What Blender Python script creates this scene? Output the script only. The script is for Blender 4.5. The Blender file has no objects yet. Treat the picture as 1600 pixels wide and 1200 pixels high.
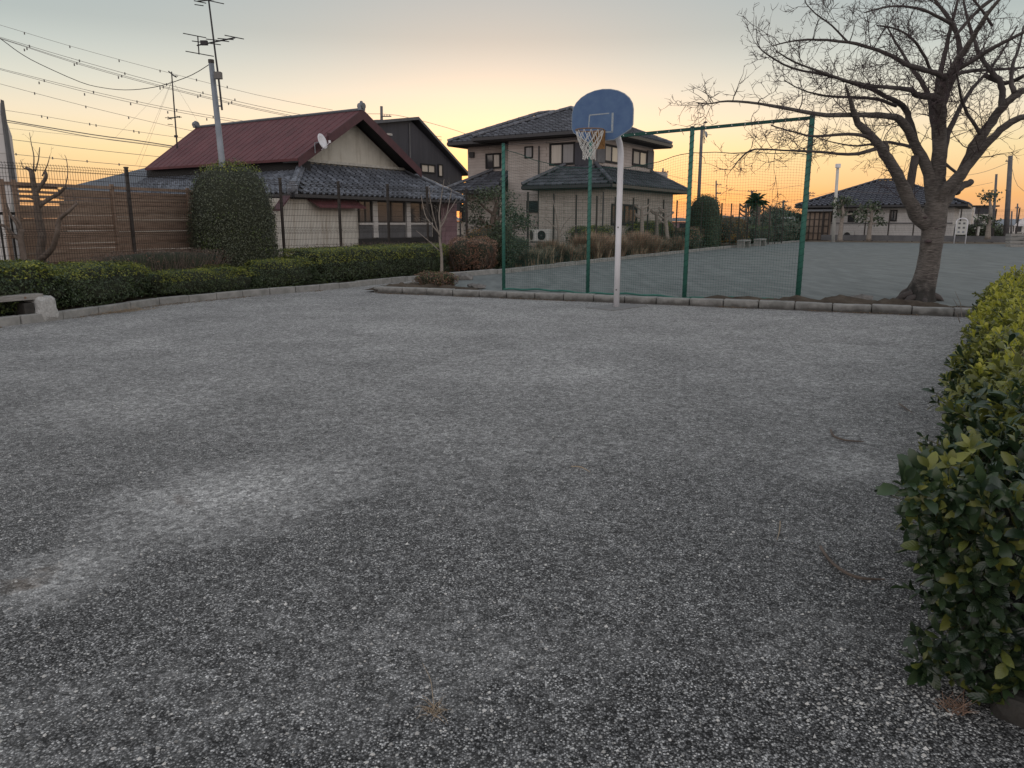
import bpy, math, random
from mathutils import Vector, Matrix, noise
random.seed(7)
R = math.radians
sc = bpy.context.scene
col = sc.collection

# ------------------------------------------------------------------ camera
F = 1166.0; PITCH = R(12.2); EYE = 1.5
cd = bpy.data.cameras.new('camera'); cam = bpy.data.objects.new('camera', cd); col.objects.link(cam)
cam.location = (0, 0, EYE); cam.rotation_euler = (R(90) - PITCH, 0, 0)
cd.sensor_width = 36; cd.lens = 36 * F / 1600; cd.clip_start = 0.05; cd.clip_end = 6000
sc.camera = cam
# ------------------------------------------------------------------ sky and sun (dusk: the sun is just below the horizon, ahead on the left)
SUN_AZ = R(-1)
w = bpy.data.worlds.new('World'); sc.world = w; w.use_nodes = True
nt = w.node_tree; N = nt.nodes; L = nt.links; N.clear()
def ramp_stops(rn, stops):
    cr = rn.color_ramp
    while len(cr.elements) > 1: cr.elements.remove(cr.elements[-1])
    cr.elements[0].position = stops[0][0]; cr.elements[0].color = (*stops[0][1], 1)
    for p, c in stops[1:]:
        e = cr.elements.new(p); e.color = (*c, 1)
tc = N.new('ShaderNodeTexCoord')
sep = N.new('ShaderNodeSeparateXYZ'); L.new(tc.outputs['Generated'], sep.inputs[0])
def el(d): return 0.5 + 0.5 * math.sin(R(d))
mp = N.new('ShaderNodeMath'); mp.operation = 'MULTIPLY_ADD'; L.new(sep.outputs['Z'], mp.inputs[0]); mp.inputs[1].default_value = .5; mp.inputs[2].default_value = .5
r1 = N.new('ShaderNodeValToRGB'); r2 = N.new('ShaderNodeValToRGB')
L.new(mp.outputs[0], r1.inputs[0]); L.new(mp.outputs[0], r2.inputs[0])
ramp_stops(r1, [(el(-8), (.22, .14, .10)), (el(-.5), (.42, .27, .18)), (el(.8), (.53, .30, .16)), (el(1.8), (.59, .33, .15)), (el(2.7), (.60, .385, .205)), (el(4.8), (.62, .50, .29)),
                (el(6.9), (.62, .535, .41)), (el(9), (.49, .495, .44)), (el(11), (.375, .415, .40)), (el(12.5), (.30, .345, .345)), (el(16), (.26, .315, .335)), (el(28), (.31, .335, .37)), (el(60), (.34, .365, .40)), (el(89), (.36, .385, .42))])
ramp_stops(r2, [(el(-8), (.2, .19, .19)), (el(0), (.62, .54, .51)), (el(5), (.86, .74, .69)), (el(12), (.88, .79, .76)), (el(30), (.74, .72, .74)), (el(60), (.44, .46, .49)), (el(89), (.36, .385, .42))])
dot = N.new('ShaderNodeVectorMath'); dot.operation = 'DOT_PRODUCT'; L.new(tc.outputs['Generated'], dot.inputs[0])
dot.inputs[1].default_value = (math.sin(SUN_AZ), math.cos(SUN_AZ), 0)
mr = N.new('ShaderNodeMapRange'); mr.interpolation_type = 'SMOOTHSTEP'; L.new(dot.outputs['Value'], mr.inputs[0]); mr.inputs[1].default_value = -.55; mr.inputs[2].default_value = .62
mx = N.new('ShaderNodeMix'); mx.data_type = 'RGBA'; L.new(mr.outputs[0], mx.inputs[0]); L.new(r2.outputs[0], mx.inputs[6]); L.new(r1.outputs[0], mx.inputs[7])
bg = N.new('ShaderNodeBackground'); L.new(mx.outputs[2], bg.inputs[0]); bg.inputs[1].default_value = .95
sky = N.new('ShaderNodeTexSky'); sky.sky_type = 'NISHITA'; sky.sun_disc = False; sky.sun_elevation = R(1.0); sky.sun_rotation = SUN_AZ
bg2 = N.new('ShaderNodeBackground'); L.new(sky.outputs[0], bg2.inputs[0]); bg2.inputs[1].default_value = .05
ad = N.new('ShaderNodeAddShader'); L.new(bg.outputs[0], ad.inputs[0]); L.new(bg2.outputs[0], ad.inputs[1])
wo = N.new('ShaderNodeOutputWorld'); L.new(ad.outputs[0], wo.inputs[0])
sd = bpy.data.lights.new('sun', 'SUN'); sd.energy = .22; sd.angle = R(14); sd.color = (1, .72, .42)
sun = bpy.data.objects.new('sun', sd); col.objects.link(sun)
sdir = Vector((math.sin(SUN_AZ), math.cos(SUN_AZ), math.tan(R(5)))).normalized()
sun.rotation_euler = sdir.to_track_quat('Z', 'Y').to_euler()
sc.view_settings.view_transform = 'Standard'; sc.view_settings.look = 'None'; sc.view_settings.gamma = 1
sc.view_settings.exposure = 0.40; sc.view_settings.use_curve_mapping = False
sc.cycles.use_denoising = True

# ------------------------------------------------------------------ measuring helpers: a sight line of the survey photograph meets a real plane
U = Vector((math.sin(R(32.4)), math.cos(R(32.4))))        # along the kerbs, away from us
V = Vector((-U.y, U.x))                                   # across them, to the left and away
def ray(px, py):
    a = (px - 800) / F; b = -(py - 600) / F
    cp, sp = math.cos(PITCH), math.sin(PITCH)
    return Vector((a, cp + b * sp, -sp + b * cp))
def G(px, py, z=0.0):
    d = ray(px, py); t = (z - EYE) / d.z
    return Vector((d.x * t, d.y * t, z))
def atY(px, py, Y):
    d = ray(px, py); t = Y / d.y
    return Vector((d.x * t, Y, EYE + d.z * t))
def atD(px, py, D):            # at camera depth D
    d = ray(px, py); return Vector((d.x * D, d.y * D, EYE + d.z * D))
class Plane:
    def __init__(s, p, d, n): s.p = Vector((p[0], p[1])); s.d = Vector(d).normalized(); s.n = Vector(n).normalized()
    def hit(s, px, py):
        r = ray(px, py); r2 = Vector((r.x, r.y))
        t = s.p.dot(s.n) / r2.dot(s.n)
        q = r2 * t; return ((q - s.p).dot(s.d), EYE + r.z * t)
    def pt(s, a, z, off=0): q = s.p + s.d * a + s.n * off; return Vector((q.x, q.y, z))
    def at(s, px, py, off=0): a, z = s.hit(px, py); return s.pt(a, z, off)
    def shift(s, off): return Plane(s.p + s.n * off, s.d, s.n)

# ------------------------------------------------------------------ object helpers
def wloc(o):
    v = Vector((0, 0, 0))
    while o: v += Vector(o.location); o = o.parent
    return v
def tag(o, label=None, cat=None, group=None, kind=None):
    if label: o['label'] = label
    if cat: o['category'] = cat
    if group: o['group'] = group
    if kind: o['kind'] = kind
    return o
def empty(name, loc, label=None, cat=None, group=None, kind=None):
    o = bpy.data.objects.new(name, None); col.objects.link(o); o.location = loc; o.empty_display_size = .2
    return tag(o, label, cat, group, kind)
class MB:
    def __init__(s): s.v = []; s.f = []; s.m = []
    def add(s, vs, fs, mi=0):
        k = len(s.v); s.v += [tuple(a) for a in vs]; s.f += [tuple(i + k for i in f) for f in fs]; s.m += [mi] * len(fs); return s
    def box(s, c, sx, sy, sz, ax=None, mi=0):
        """centre, full sizes; ax = 2D direction of local x"""
        X = Vector((ax[0], ax[1], 0)).normalized() if ax is not None else Vector((1, 0, 0))
        Y = Vector((-X.y, X.x, 0)); Z = Vector((0, 0, 1)); c = Vector(c)
        vs = [c + X * sx * a / 2 + Y * sy * b / 2 + Z * sz * d / 2 for a, b, d in ((-1,-1,-1),(1,-1,-1),(1,1,-1),(-1,1,-1),(-1,-1,1),(1,-1,1),(1,1,1),(-1,1,1))]
        return s.add(vs, [(0,3,2,1),(4,5,6,7),(0,1,5,4),(1,2,6,5),(2,3,7,6),(3,0,4,7)], mi)
    def bar(s, a, b, w, h, up=(0, 0, 1), mi=0):
        a = Vector(a); b = Vector(b); d = (b - a).normalized(); up = Vector(up)
        X = d.cross(up); X = X.normalized() if X.length > 1e-5 else Vector((1, 0, 0)); Z = X.cross(d)
        vs = [p + X * w * i / 2 + Z * h * j / 2 for p in (a, b) for i, j in ((-1,-1),(1,-1),(1,1),(-1,1))]
        return s.add(vs, [(3,2,1,0),(4,5,6,7),(0,1,5,4),(1,2,6,5),(2,3,7,6),(3,0,4,7)], mi)
    def tube(s, pts, rad, n=6, mi=0, cap=True):
        pts = [Vector(p) for p in pts]; m = len(pts)
        if not hasattr(rad, '__len__'): rad = [rad] * m
        ref = None; vs = []
        for i, p in enumerate(pts):
            t = (pts[min(i + 1, m - 1)] - pts[max(i - 1, 0)])
            if t.length < 1e-9: t = Vector((0, 0, 1))
            t.normalize()
            if ref is None: ref = t.orthogonal().normalized()
            else:
                ref = ref - t * ref.dot(t)
                ref = ref.normalized() if ref.length > 1e-4 else t.orthogonal().normalized()
            b = t.cross(ref)
            for k in range(n):
                a = 2 * math.pi * k / n; vs.append(p + (ref * math.cos(a) + b * math.sin(a)) * rad[i])
        fs = [(i*n+k, i*n+(k+1)%n, (i+1)*n+(k+1)%n, (i+1)*n+k) for i in range(m-1) for k in range(n)]
        if cap: fs += [tuple(range(n))[::-1], tuple((m-1)*n+k for k in range(n))]
        return s.add(vs, fs, mi)
    def slab(s, poly, off, mi=0):
        """polygon (3D points) extruded by the vector off"""
        off = Vector(off); n = len(poly); vs = [Vector(p) for p in poly] + [Vector(p) + off for p in poly]
        return s.add(vs, [tuple(range(n))[::-1], tuple(range(n, 2*n))] + [(i, (i+1)%n, n+(i+1)%n, n+i) for i in range(n)], mi)
    def build(s, name, mats, parent=None, smooth=False, bevel=0, origin=None):
        me = bpy.data.meshes.new(name); off = wloc(parent) if parent else Vector(origin or (0, 0, 0))
        me.from_pydata([(a[0]-off.x, a[1]-off.y, a[2]-off.z) for a in s.v], [], s.f)
        for mt in (mats if isinstance(mats, (list, tuple)) else [mats]): me.materials.append(mt)
        if any(s.m): me.polygons.foreach_set('material_index', s.m)
        if smooth: me.polygons.foreach_set('use_smooth', [True] * len(me.polygons))
        o = bpy.data.objects.new(name, me); col.objects.link(o)
        if parent: o.parent = parent
        elif origin: o.location = origin
        if bevel:
            b = o.modifiers.new('bevel', 'BEVEL'); b.width = bevel; b.segments = 2; b.limit_method = 'ANGLE'
        return o
def link_copy(src, parent=None, loc=None):
    c = src.copy(); col.objects.link(c); c.parent = parent
    if loc is not None: c.location = loc
    return c
def copy_tree(src, loc, label=None, rz=None, scale=None):
    c = src.copy(); col.objects.link(c); c.location = loc
    if label: c['label'] = label
    if rz is not None: c.rotation_euler.z = rz
    if scale: c.scale = (scale,) * 3
    for ch in src.children:
        d = ch.copy(); col.objects.link(d); d.parent = c
        for g in ch.children:
            e = g.copy(); col.objects.link(e); e.parent = d
    return c

# ------------------------------------------------------------------ materials
def mat(name, c, rough=.8, c2=None, scale=4, detail=6, bump=0, bscale=None, spec=.5, metal=0, stretch=None, extra=None, trans=0):
    m = bpy.data.materials.new(name); m.use_nodes = True; t = m.node_tree; n = t.nodes; l = t.links
    b = n['Principled BSDF']; b.inputs['Roughness'].default_value = rough; b.inputs['Metallic'].default_value = metal
    b.inputs['Specular IOR Level'].default_value = spec; b.inputs['Base Color'].default_value = (*c, 1)
    tcn = n.new('ShaderNodeTexCoord'); src = tcn.outputs['Object']
    if stretch:
        mpn = n.new('ShaderNodeMapping'); mpn.inputs['Scale'].default_value = stretch; l.new(src, mpn.inputs[0]); src = mpn.outputs[0]
    if c2:
        no = n.new('ShaderNodeTexNoise'); no.inputs['Scale'].default_value = scale; no.inputs['Detail'].default_value = detail; no.inputs['Roughness'].default_value = .65; l.new(src, no.inputs[0])
        rp = n.new('ShaderNodeValToRGB'); ramp_stops(rp, [(.34, c), (.66, c2)]); l.new(no.outputs[0], rp.inputs[0]); l.new(rp.outputs[0], b.inputs['Base Color'])
    if bump:
        nb = n.new('ShaderNodeTexNoise'); nb.inputs['Scale'].default_value = bscale or scale * 6; nb.inputs['Detail'].default_value = 5; l.new(src, nb.inputs[0])
        bp = n.new('ShaderNodeBump'); bp.inputs['Strength'].default_value = bump; bp.inputs['Distance'].default_value = .02; l.new(nb.outputs[0], bp.inputs['Height']); l.new(bp.outputs[0], b.inputs['Normal'])
    if trans:
        b.inputs['Subsurface Weight'].default_value = 0
        tr = n.new('ShaderNodeBsdfTranslucent'); tr.inputs[0].default_value = (*[min(1, x * 1.6) for x in (c2 or c)], 1)
        ms = n.new('ShaderNodeMixShader'); ms.inputs[0].default_value = trans
        l.new(b.outputs[0], ms.inputs[1]); l.new(tr.outputs[0], ms.inputs[2]); l.new(ms.outputs[0], n['Material Output'].inputs[0])
    if extra: extra(t, n, l, b, src)
    return m
def leafmat(name, c, c2, rough=.45, trans=.2):
    """leaf colour that varies leaf by leaf"""
    def ex(t, n, l, b, src):
        gi = n.new('ShaderNodeNewGeometry'); rp = n.new('ShaderNodeValToRGB'); ramp_stops(rp, [(0, c), (1, c2)])
        l.new(gi.outputs['Random Per Island'], rp.inputs[0]); l.new(rp.outputs[0], b.inputs['Base Color'])
    return mat(name, c, rough, trans=trans, extra=ex)
M = {}
# asphalt: coarse pale aggregate in a dark binder, with drifts of pale sand
DRIFTS = [(150, 845, 520, 722, .55, .95, None), (-60, 945, 200, 868, .22, .8, None), (-40, 930, 88, 905, .05, .7, (.10, .075, .055)), (40, 660, 330, 610, .9, .5, None), (860, 590, 960, 575, .35, .7, None), (1270, 745, 1400, 712, .30, .75, None),
          (1150, 532, 1470, 548, .14, .6, None), (560, 500, 660, 525, .5, .6, None), (700, 480, 860, 500, .5, .5, None), (270, 775, 300, 800, .05, .45, (.12, .09, .07)), (820, 560, 930, 600, .6, .35, None)]
def asphalt_extra(t, n, l, b, src):
    geo = n.new('ShaderNodeTexCoord').outputs['Object']
    def vor(scale, rnd=1):
        v = n.new('ShaderNodeTexVoronoi'); v.inputs['Scale'].default_value = scale; l.new(geo, v.inputs[0]); return v
    def noi(scale, det=6, rg=.6, src=geo):
        v = n.new('ShaderNodeTexNoise'); v.inputs['Scale'].default_value = scale; v.inputs['Detail'].default_value = det; v.inputs['Roughness'].default_value = rg; l.new(src, v.inputs[0]); return v.outputs[0]
    def rmp(x, stops):
        rp = n.new('ShaderNodeValToRGB'); ramp_stops(rp, stops); l.new(x, rp.inputs[0]); return rp.outputs[0]
    def mixc(f, a, bb, mode='MIX'):
        m = n.new('ShaderNodeMix'); m.data_type = 'RGBA'; m.blend_type = mode
        for k, x in ((0, f), (6, a), (7, bb)):
            if isinstance(x, (int, float)): m.inputs[k].default_value = x
            elif isinstance(x, tuple): m.inputs[k].default_value = (*x, 1)
            else: l.new(x, m.inputs[k])
        return m.outputs[2]
    v1 = vor(150); v2 = vor(84); v3_ = vor(44); v4_ = vor(17)
    sx = n.new('ShaderNodeSeparateXYZ'); l.new(v1.outputs['Color'], sx.inputs[0])
    g = lambda x, k=1.0: (x, x, x * k)
    stones = rmp(sx.outputs[0], [(0, g(.042, 1.0)), (.35, g(.095, 1.01)), (.6, g(.195, 1.0)), (.8, (.32,.317,.312)), (.93, (.48,.475,.465)), (1, (.74,.73,.71))])
    edge = rmp(v1.outputs['Distance'], [(0, g(1)), (.45, g(.85)), (.72, g(.10))])
    base = mixc(1, stones, edge, 'MULTIPLY')
    s2 = n.new('ShaderNodeSeparateXYZ'); l.new(v2.outputs['Color'], s2.inputs[0])
    big = rmp(s2.outputs[1], [(.955, g(0)), (.965, g(1))]); near = rmp(v2.outputs['Distance'], [(.30, g(1)), (.42, g(0))])
    base = mixc(mixc(1, big, near, 'MULTIPLY'), base, (.52, .51, .48))
    # drifts of fine pale sand, drawn out across the lot
    st = n.new('ShaderNodeMapping'); st.inputs['Rotation'].default_value = (0, 0, R(24)); st.inputs['Scale'].default_value = (.55, 1.3, 1); l.new(geo, st.inputs[0])
    drift = noi(.42, 7, .62, st.outputs[0])
    fine = noi(9, 6, .7)
    dm = n.new('ShaderNodeMath'); dm.operation = 'MULTIPLY_ADD'; l.new(fine, dm.inputs[0]); dm.inputs[1].default_value = .30; l.new(drift, dm.inputs[2])
    dr = rmp(dm.outputs[0], [(.62, g(.02)), (.74, g(.28)), (.86, g(.55))])
    sandy = mixc(.2, rmp(sx.outputs[1], [(0, (.15,.148,.146)), (.5, (.30,.296,.29)), (.85, (.48,.475,.46)), (1, (.74,.73,.71))]), (.36, .354, .342))
    base = mixc(dr, base, sandy)
    # drifts of washed-out sand where the rain water dries
    wob = n.new('ShaderNodeTexNoise'); wob.inputs['Scale'].default_value = 1.6; wob.inputs['Detail'].default_value = 7; wob.inputs['Roughness'].default_value = .65; l.new(geo, wob.inputs[0])
    wv = n.new('ShaderNodeVectorMath'); wv.operation = 'MULTIPLY_ADD'; l.new(wob.outputs['Color'], wv.inputs[0]); wv.inputs[1].default_value = (.7, .7, 0); l.new(geo, wv.inputs[2])
    for (ax_, ay_, bx_, by_, wd_, k_, c_) in DRIFTS:
        a_, b_ = G(ax_, ay_), G(bx_, by_); c0_ = (a_ + b_) / 2 + Vector((.35, .35, 0)); d_ = b_ - a_
        mp_ = n.new('ShaderNodeMapping'); mp_.vector_type = 'TEXTURE'; mp_.inputs['Location'].default_value = (c0_.x, c0_.y, 0); mp_.inputs['Rotation'].default_value = (0, 0, math.atan2(d_.y, d_.x)); mp_.inputs['Scale'].default_value = (d_.length * .66, wd_ * 1.35, 1); l.new(wv.outputs[0], mp_.inputs[0])
        ln_ = n.new('ShaderNodeVectorMath'); ln_.operation = 'LENGTH'; l.new(mp_.outputs[0], ln_.inputs[0])
        mk = rmp(ln_.outputs['Value'], [(.25, g(k_)), (.55, g(k_ * .55)), (1, g(0))]); base = mixc(mk, base, sandy if c_ is None else c_)
    # paler with distance: the far half is mixed towards the sand colour
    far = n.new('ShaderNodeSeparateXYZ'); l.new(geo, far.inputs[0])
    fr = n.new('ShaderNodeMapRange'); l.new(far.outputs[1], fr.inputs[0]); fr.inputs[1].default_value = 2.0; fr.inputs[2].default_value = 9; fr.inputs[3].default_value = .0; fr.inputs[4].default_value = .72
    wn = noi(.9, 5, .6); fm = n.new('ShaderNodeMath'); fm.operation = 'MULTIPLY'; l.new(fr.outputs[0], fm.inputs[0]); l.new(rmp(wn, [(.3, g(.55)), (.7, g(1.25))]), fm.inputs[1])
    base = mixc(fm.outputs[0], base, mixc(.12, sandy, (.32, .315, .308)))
    for vv, lo, hi in ((v3_, .66, 1.48), (v4_, .86, 1.17)):
        sv = n.new('ShaderNodeSeparateXYZ'); l.new(vv.outputs['Color'], sv.inputs[0])
        mr_ = n.new('ShaderNodeMapRange'); l.new(sv.outputs[0], mr_.inputs[0]); mr_.inputs[3].default_value = lo; mr_.inputs[4].default_value = hi
        sc_ = n.new('ShaderNodeVectorMath'); sc_.operation = 'SCALE'; l.new(base, sc_.inputs[0]); l.new(mr_.outputs[0], sc_.inputs['Scale']); base = sc_.outputs[0]
    brown = rmp(noi(1.7, 6, .7), [(.66, g(0)), (.74, g(.35))])
    base = mixc(brown, base, (.11, .085, .065))
    l.new(base, b.inputs['Base Color'])
    inv = rmp(v1.outputs['Distance'], [(0, g(1)), (.7, g(0))])
    bp = n.new('ShaderNodeBump'); bp.inputs['Strength'].default_value = .9; bp.inputs['Distance'].default_value = .005; l.new(inv, bp.inputs['Height'])
    l.new(bp.outputs[0], b.inputs['Normal'])
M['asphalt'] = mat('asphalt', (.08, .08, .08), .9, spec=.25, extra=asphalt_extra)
M['field'] = mat('clay_field', (.125, .138, .136), .95, (.195, .212, .207), 3.4, 15, .6, 14, .2, stretch=(1, .22, 1))
M['soil'] = mat('soil', (.05, .04, .032), .95, (.11, .09, .07), 3, 8, 1, 22, .1)
M['verge'] = mat('verge', (.16, .13, .10), .95, (.22, .19, .15), 2, 6, .5, 12, .1)
M['land'] = mat('land', (.08, .08, .06), .95, (.12, .11, .09), .02, 6)
M['kerb'] = mat('kerb_concrete', (.20, .20, .19), .9, (.33, .325, .31), 5, 8, .5, 60, .2)
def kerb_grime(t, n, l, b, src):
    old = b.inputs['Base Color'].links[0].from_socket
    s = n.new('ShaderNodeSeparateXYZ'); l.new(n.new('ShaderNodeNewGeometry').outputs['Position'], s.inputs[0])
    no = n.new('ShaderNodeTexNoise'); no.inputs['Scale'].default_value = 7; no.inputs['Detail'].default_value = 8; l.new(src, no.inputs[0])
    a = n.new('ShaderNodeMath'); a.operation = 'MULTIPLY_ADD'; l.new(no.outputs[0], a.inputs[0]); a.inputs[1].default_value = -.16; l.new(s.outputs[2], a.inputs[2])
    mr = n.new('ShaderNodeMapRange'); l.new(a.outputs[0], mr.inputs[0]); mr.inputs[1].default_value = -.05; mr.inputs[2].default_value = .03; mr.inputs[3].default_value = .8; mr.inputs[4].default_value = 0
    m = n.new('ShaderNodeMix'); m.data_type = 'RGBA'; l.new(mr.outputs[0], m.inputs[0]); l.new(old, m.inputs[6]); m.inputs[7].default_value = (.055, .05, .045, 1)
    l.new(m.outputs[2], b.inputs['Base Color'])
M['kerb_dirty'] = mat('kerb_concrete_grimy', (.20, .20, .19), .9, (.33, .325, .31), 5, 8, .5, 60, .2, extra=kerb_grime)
M['granite'] = mat('granite', (.30, .30, .29), .85, (.48, .475, .46), 38, 8, 1, 9, .3)
M['granite_dark'] = mat('granite_dark', (.15, .15, .147), .9, (.23, .225, .22), 20, 6)
M['bench_wood'] = mat('weathered_wood', (.20, .19, .175), .85, (.36, .35, .33), 6, 8, .4, 40, .2, stretch=(1, 1, 12))
M['white'] = mat('white_paint', (.70, .69, .72), .45, (.80, .79, .82), 3, 6, .05, 30)
M['blue'] = mat('blue_board', (.055, .115, .25), .6, (.09, .165, .30), 5, 8, .1, 14)
M['tape'] = mat('pale_line', (.42, .43, .42), .8, (.22, .3, .40), 40, 6)
M['orange'] = mat('rusty_orange', (.20, .10, .035), .8, (.34, .18, .06), 20, 8, .3, 60)
M['rust'] = mat('rust', (.16, .09, .06), .8, (.24, .16, .11), 30, 6, .3, 60)
M['cord'] = mat('white_cord', (.62, .61, .58), .9)
M['green_paint'] = mat('green_paint', (.030, .125, .098), .6, (.045, .18, .14), 5, 8, .2, 30)
M['green_net'] = mat('green_net', (.02, .12, .09), .8)
M['dark_green'] = mat('dark_green', (.006, .05, .04), .7, (.012, .08, .06), 6)
M['post_brown'] = mat('dark_brown_metal', (.035, .028, .025), .6, (.05, .04, .035), 6)
M['wire'] = mat('brown_wire', (.022, .019, .018), .6)
M['wood_slat'] = mat('wood_slat', (.22, .15, .11), .8, (.34, .245, .185), 3, 7, .4, 30, .2, stretch=(1, 1, 8))
M['wood_slat_b'] = mat('wood_slat_dull', (.24, .17, .125), .8, (.36, .27, .205), 3, 7, .4, 30, .2, stretch=(1, 1, 8))
M['black'] = mat('black_metal', (.012, .012, .014), .5)
M['pole_grey'] = mat('galvanised_steel', (.20, .215, .24), .5, (.28, .30, .33), 4, 6, metal=.4)
M['concrete_pole'] = mat('concrete_pole', (.10, .10, .11), .85, (.15, .145, .15), 3)
M['cable'] = mat('cable', (.035, .032, .035), .7)
M['far_wire'] = mat('far_wire', (.17, .155, .15), .7)
M['insul'] = mat('spacer', (.16, .15, .14), .7)
def streaks(c, c2, dark, amt=.6):
    def ex(t, n, l, b, src):
        old = b.inputs['Base Color'].links[0].from_socket
        mpn = n.new('ShaderNodeMapping'); mpn.inputs['Scale'].default_value = (3, 3, .25); l.new(src, mpn.inputs[0])
        no = n.new('ShaderNodeTexNoise'); no.inputs['Scale'].default_value = 1.1; no.inputs['Detail'].default_value = 9; no.inputs['Roughness'].default_value = .7; l.new(mpn.outputs[0], no.inputs[0])
        rp = n.new('ShaderNodeValToRGB'); ramp_stops(rp, [(.50, (0, 0, 0)), (.72, (amt,) * 3)]); l.new(no.outputs[0], rp.inputs[0])
        m = n.new('ShaderNodeMix'); m.data_type = 'RGBA'; l.new(rp.outputs[0], m.inputs[0]); l.new(old, m.inputs[6]); m.inputs[7].default_value = (*dark, 1)
        l.new(m.outputs[2], b.inputs['Base Color'])
    return ex
M['cream'] = mat('cream_render', (.46, .435, .375), .9, (.54, .515, .45), 1.6, 7, .3, 30, extra=streaks(0, 0, (.19, .15, .10), .7))
M['cream_tile'] = mat('cream_siding', (.56, .53, .47), .85, (.64, .61, .55), 1.6, 7, .2, 30, extra=streaks(0, 0, (.26, .19, .12), .7))
M['red_roof'] = mat('red_metal_roof', (.088, .022, .027), .7, (.135, .040, .045), 1.2, 9, .15, 20, extra=streaks(0, 0, (.06, .022, .022), .8))
M['red_trim'] = mat('red_trim', (.062, .022, .028), .6, (.09, .032, .038), 4)
def tile_var(t, n, l, b, src):
    old = b.inputs['Base Color'].links[0].from_socket
    a = n.new('ShaderNodeMath'); a.operation = 'ADD'; l.new(n.new('ShaderNodeObjectInfo').outputs['Random'], a.inputs[0]); l.new(n.new('ShaderNodeNewGeometry').outputs['Random Per Island'], a.inputs[1])
    f = n.new('ShaderNodeMath'); f.operation = 'FRACT'; l.new(a.outputs[0], f.inputs[0])
    rp = n.new('ShaderNodeValToRGB'); ramp_stops(rp, [(0, (.72,) * 3), (.7, (1,) * 3), (1, (1.4,) * 3)]); l.new(f.outputs[0], rp.inputs[0])
    m = n.new('ShaderNodeMix'); m.data_type = 'RGBA'; m.blend_type = 'MULTIPLY'; m.inputs[0].default_value = 1; l.new(old, m.inputs[6]); l.new(rp.outputs[0], m.inputs[7]); l.new(m.outputs[2], b.inputs['Base Color'])
M['kawara'] = mat('kawara_tile', (.125, .137, .162), .34, (.17, .184, .215), 3.2, 2, 0, 20, extra=tile_var)
M['kawara_gap'] = mat('roof_underlay', (.02, .02, .022), .9)
M['slate_tile'] = mat('slate_tile', (.085, .09, .108), .42, (.115, .122, .142), 2.6, 2, 0, 20, extra=tile_var)
M['blue_tile'] = mat('blue_grey_tile', (.045, .047, .06), .45, (.075, .078, .10), 1.6, 5)
M['plaster'] = mat('white_plaster', (.5, .48, .43), .9, (.35, .33, .29), 8)
M['dark_eave'] = mat('dark_eave', (.018, .017, .018), .8)
M['gutter'] = mat('gutter_dark', (.035, .035, .04), .45)
def siding(name, c, c2, rowh=.15, roww=.45):
    def ex(t, n, l, b, src):
        old = b.inputs['Base Color'].links[0].from_socket
        uvn = n.new('ShaderNodeCombineXYZ'); s = n.new('ShaderNodeSeparateXYZ'); l.new(n.new('ShaderNodeNewGeometry').outputs['Position'], s.inputs[0])
        a = n.new('ShaderNodeMath'); a.operation = 'ADD'; l.new(s.outputs[0], a.inputs[0]); l.new(s.outputs[1], a.inputs[1])
        l.new(a.outputs[0], uvn.inputs[0]); l.new(s.outputs[2], uvn.inputs[1])
        br = n.new('ShaderNodeTexBrick'); br.inputs['Scale'].default_value = 1; br.inputs['Mortar Size'].default_value = .012; br.inputs['Brick Width'].default_value = roww; br.inputs['Row Height'].default_value = rowh
        br.inputs['Color1'].default_value = (1, 1, 1, 1); br.inputs['Color2'].default_value = (.90, .89, .88, 1); br.inputs['Mortar'].default_value = (.74, .73, .71, 1); l.new(uvn.outputs[0], br.inputs[0])
        m = n.new('ShaderNodeMix'); m.data_type = 'RGBA'; m.blend_type = 'MULTIPLY'; m.inputs[0].default_value = 1; l.new(old, m.inputs[6]); l.new(br.outputs[0], m.inputs[7]); l.new(m.outputs[2], b.inputs['Base Color'])
        bp = n.new('ShaderNodeBump'); bp.inputs['Strength'].default_value = .5; bp.inputs['Distance'].default_value = .02; l.new(br.outputs['Fac'], bp.inputs['Height']); bp.invert = True; l.new(bp.outputs[0], b.inputs['Normal'])
    return mat(name, c, .85, c2, 2.2, 6, extra=ex)
M['beige'] = siding('beige_siding', (.43, .375, .345), (.52, .46, .43), .15, 1.8)
M['beige_low'] = siding('beige_stone_siding', (.41, .37, .33), (.50, .455, .41), .16, .6)
M['offwhite'] = siding('offwhite_siding', (.55, .53, .515), (.62, .60, .585), .45, 3.0)
M['cream_panel'] = siding('cream_panel', (.42, .38, .31), (.52, .47, .385), .15, .30)
M['navy'] = mat('charcoal_siding', (.030, .030, .04), .6, (.045, .045, .058), 1, 4, .1, 20, stretch=(8, 8, .3))
M['grey_panel'] = mat('grey_panel', (.10, .10, .105), .8, (.15, .15, .155), 2)
M['mauve'] = mat('mauve_corrugated', (.27, .17, .19), .7, (.34, .23, .25), 2, 6)
M['alu'] = mat('aluminium', (.60, .59, .59), .4, metal=.3)
M['glass'] = mat('window_glass', (.035, .04, .045), .06, spec=.9)
M['glass_sky'] = mat('window_sky_reflection', (.42, .38, .33), .25, (.55, .50, .44), 2, 4, spec=.8, stretch=(14, 14, .2))  # pale sky reflection painted into the pane colour
M['curtain'] = mat('curtain_grey', (.20, .19, .19), .35, (.30, .29, .29), 2, 4, spec=.7, stretch=(14, 14, .2))
M['yellow'] = mat('yellow_paint', (.62, .42, .02), .5)
M['blue_paint'] = mat('blue_paint_bright', (.03, .08, .40), .5)
M['car_white'] = mat('car_white', (.72, .72, .74), .2, spec=.7)
M['car_glass'] = mat('car_glass', (.03, .035, .04), .08, spec=.9)
M['tyre'] = mat('tyre', (.02, .02, .02), .9)
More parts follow.
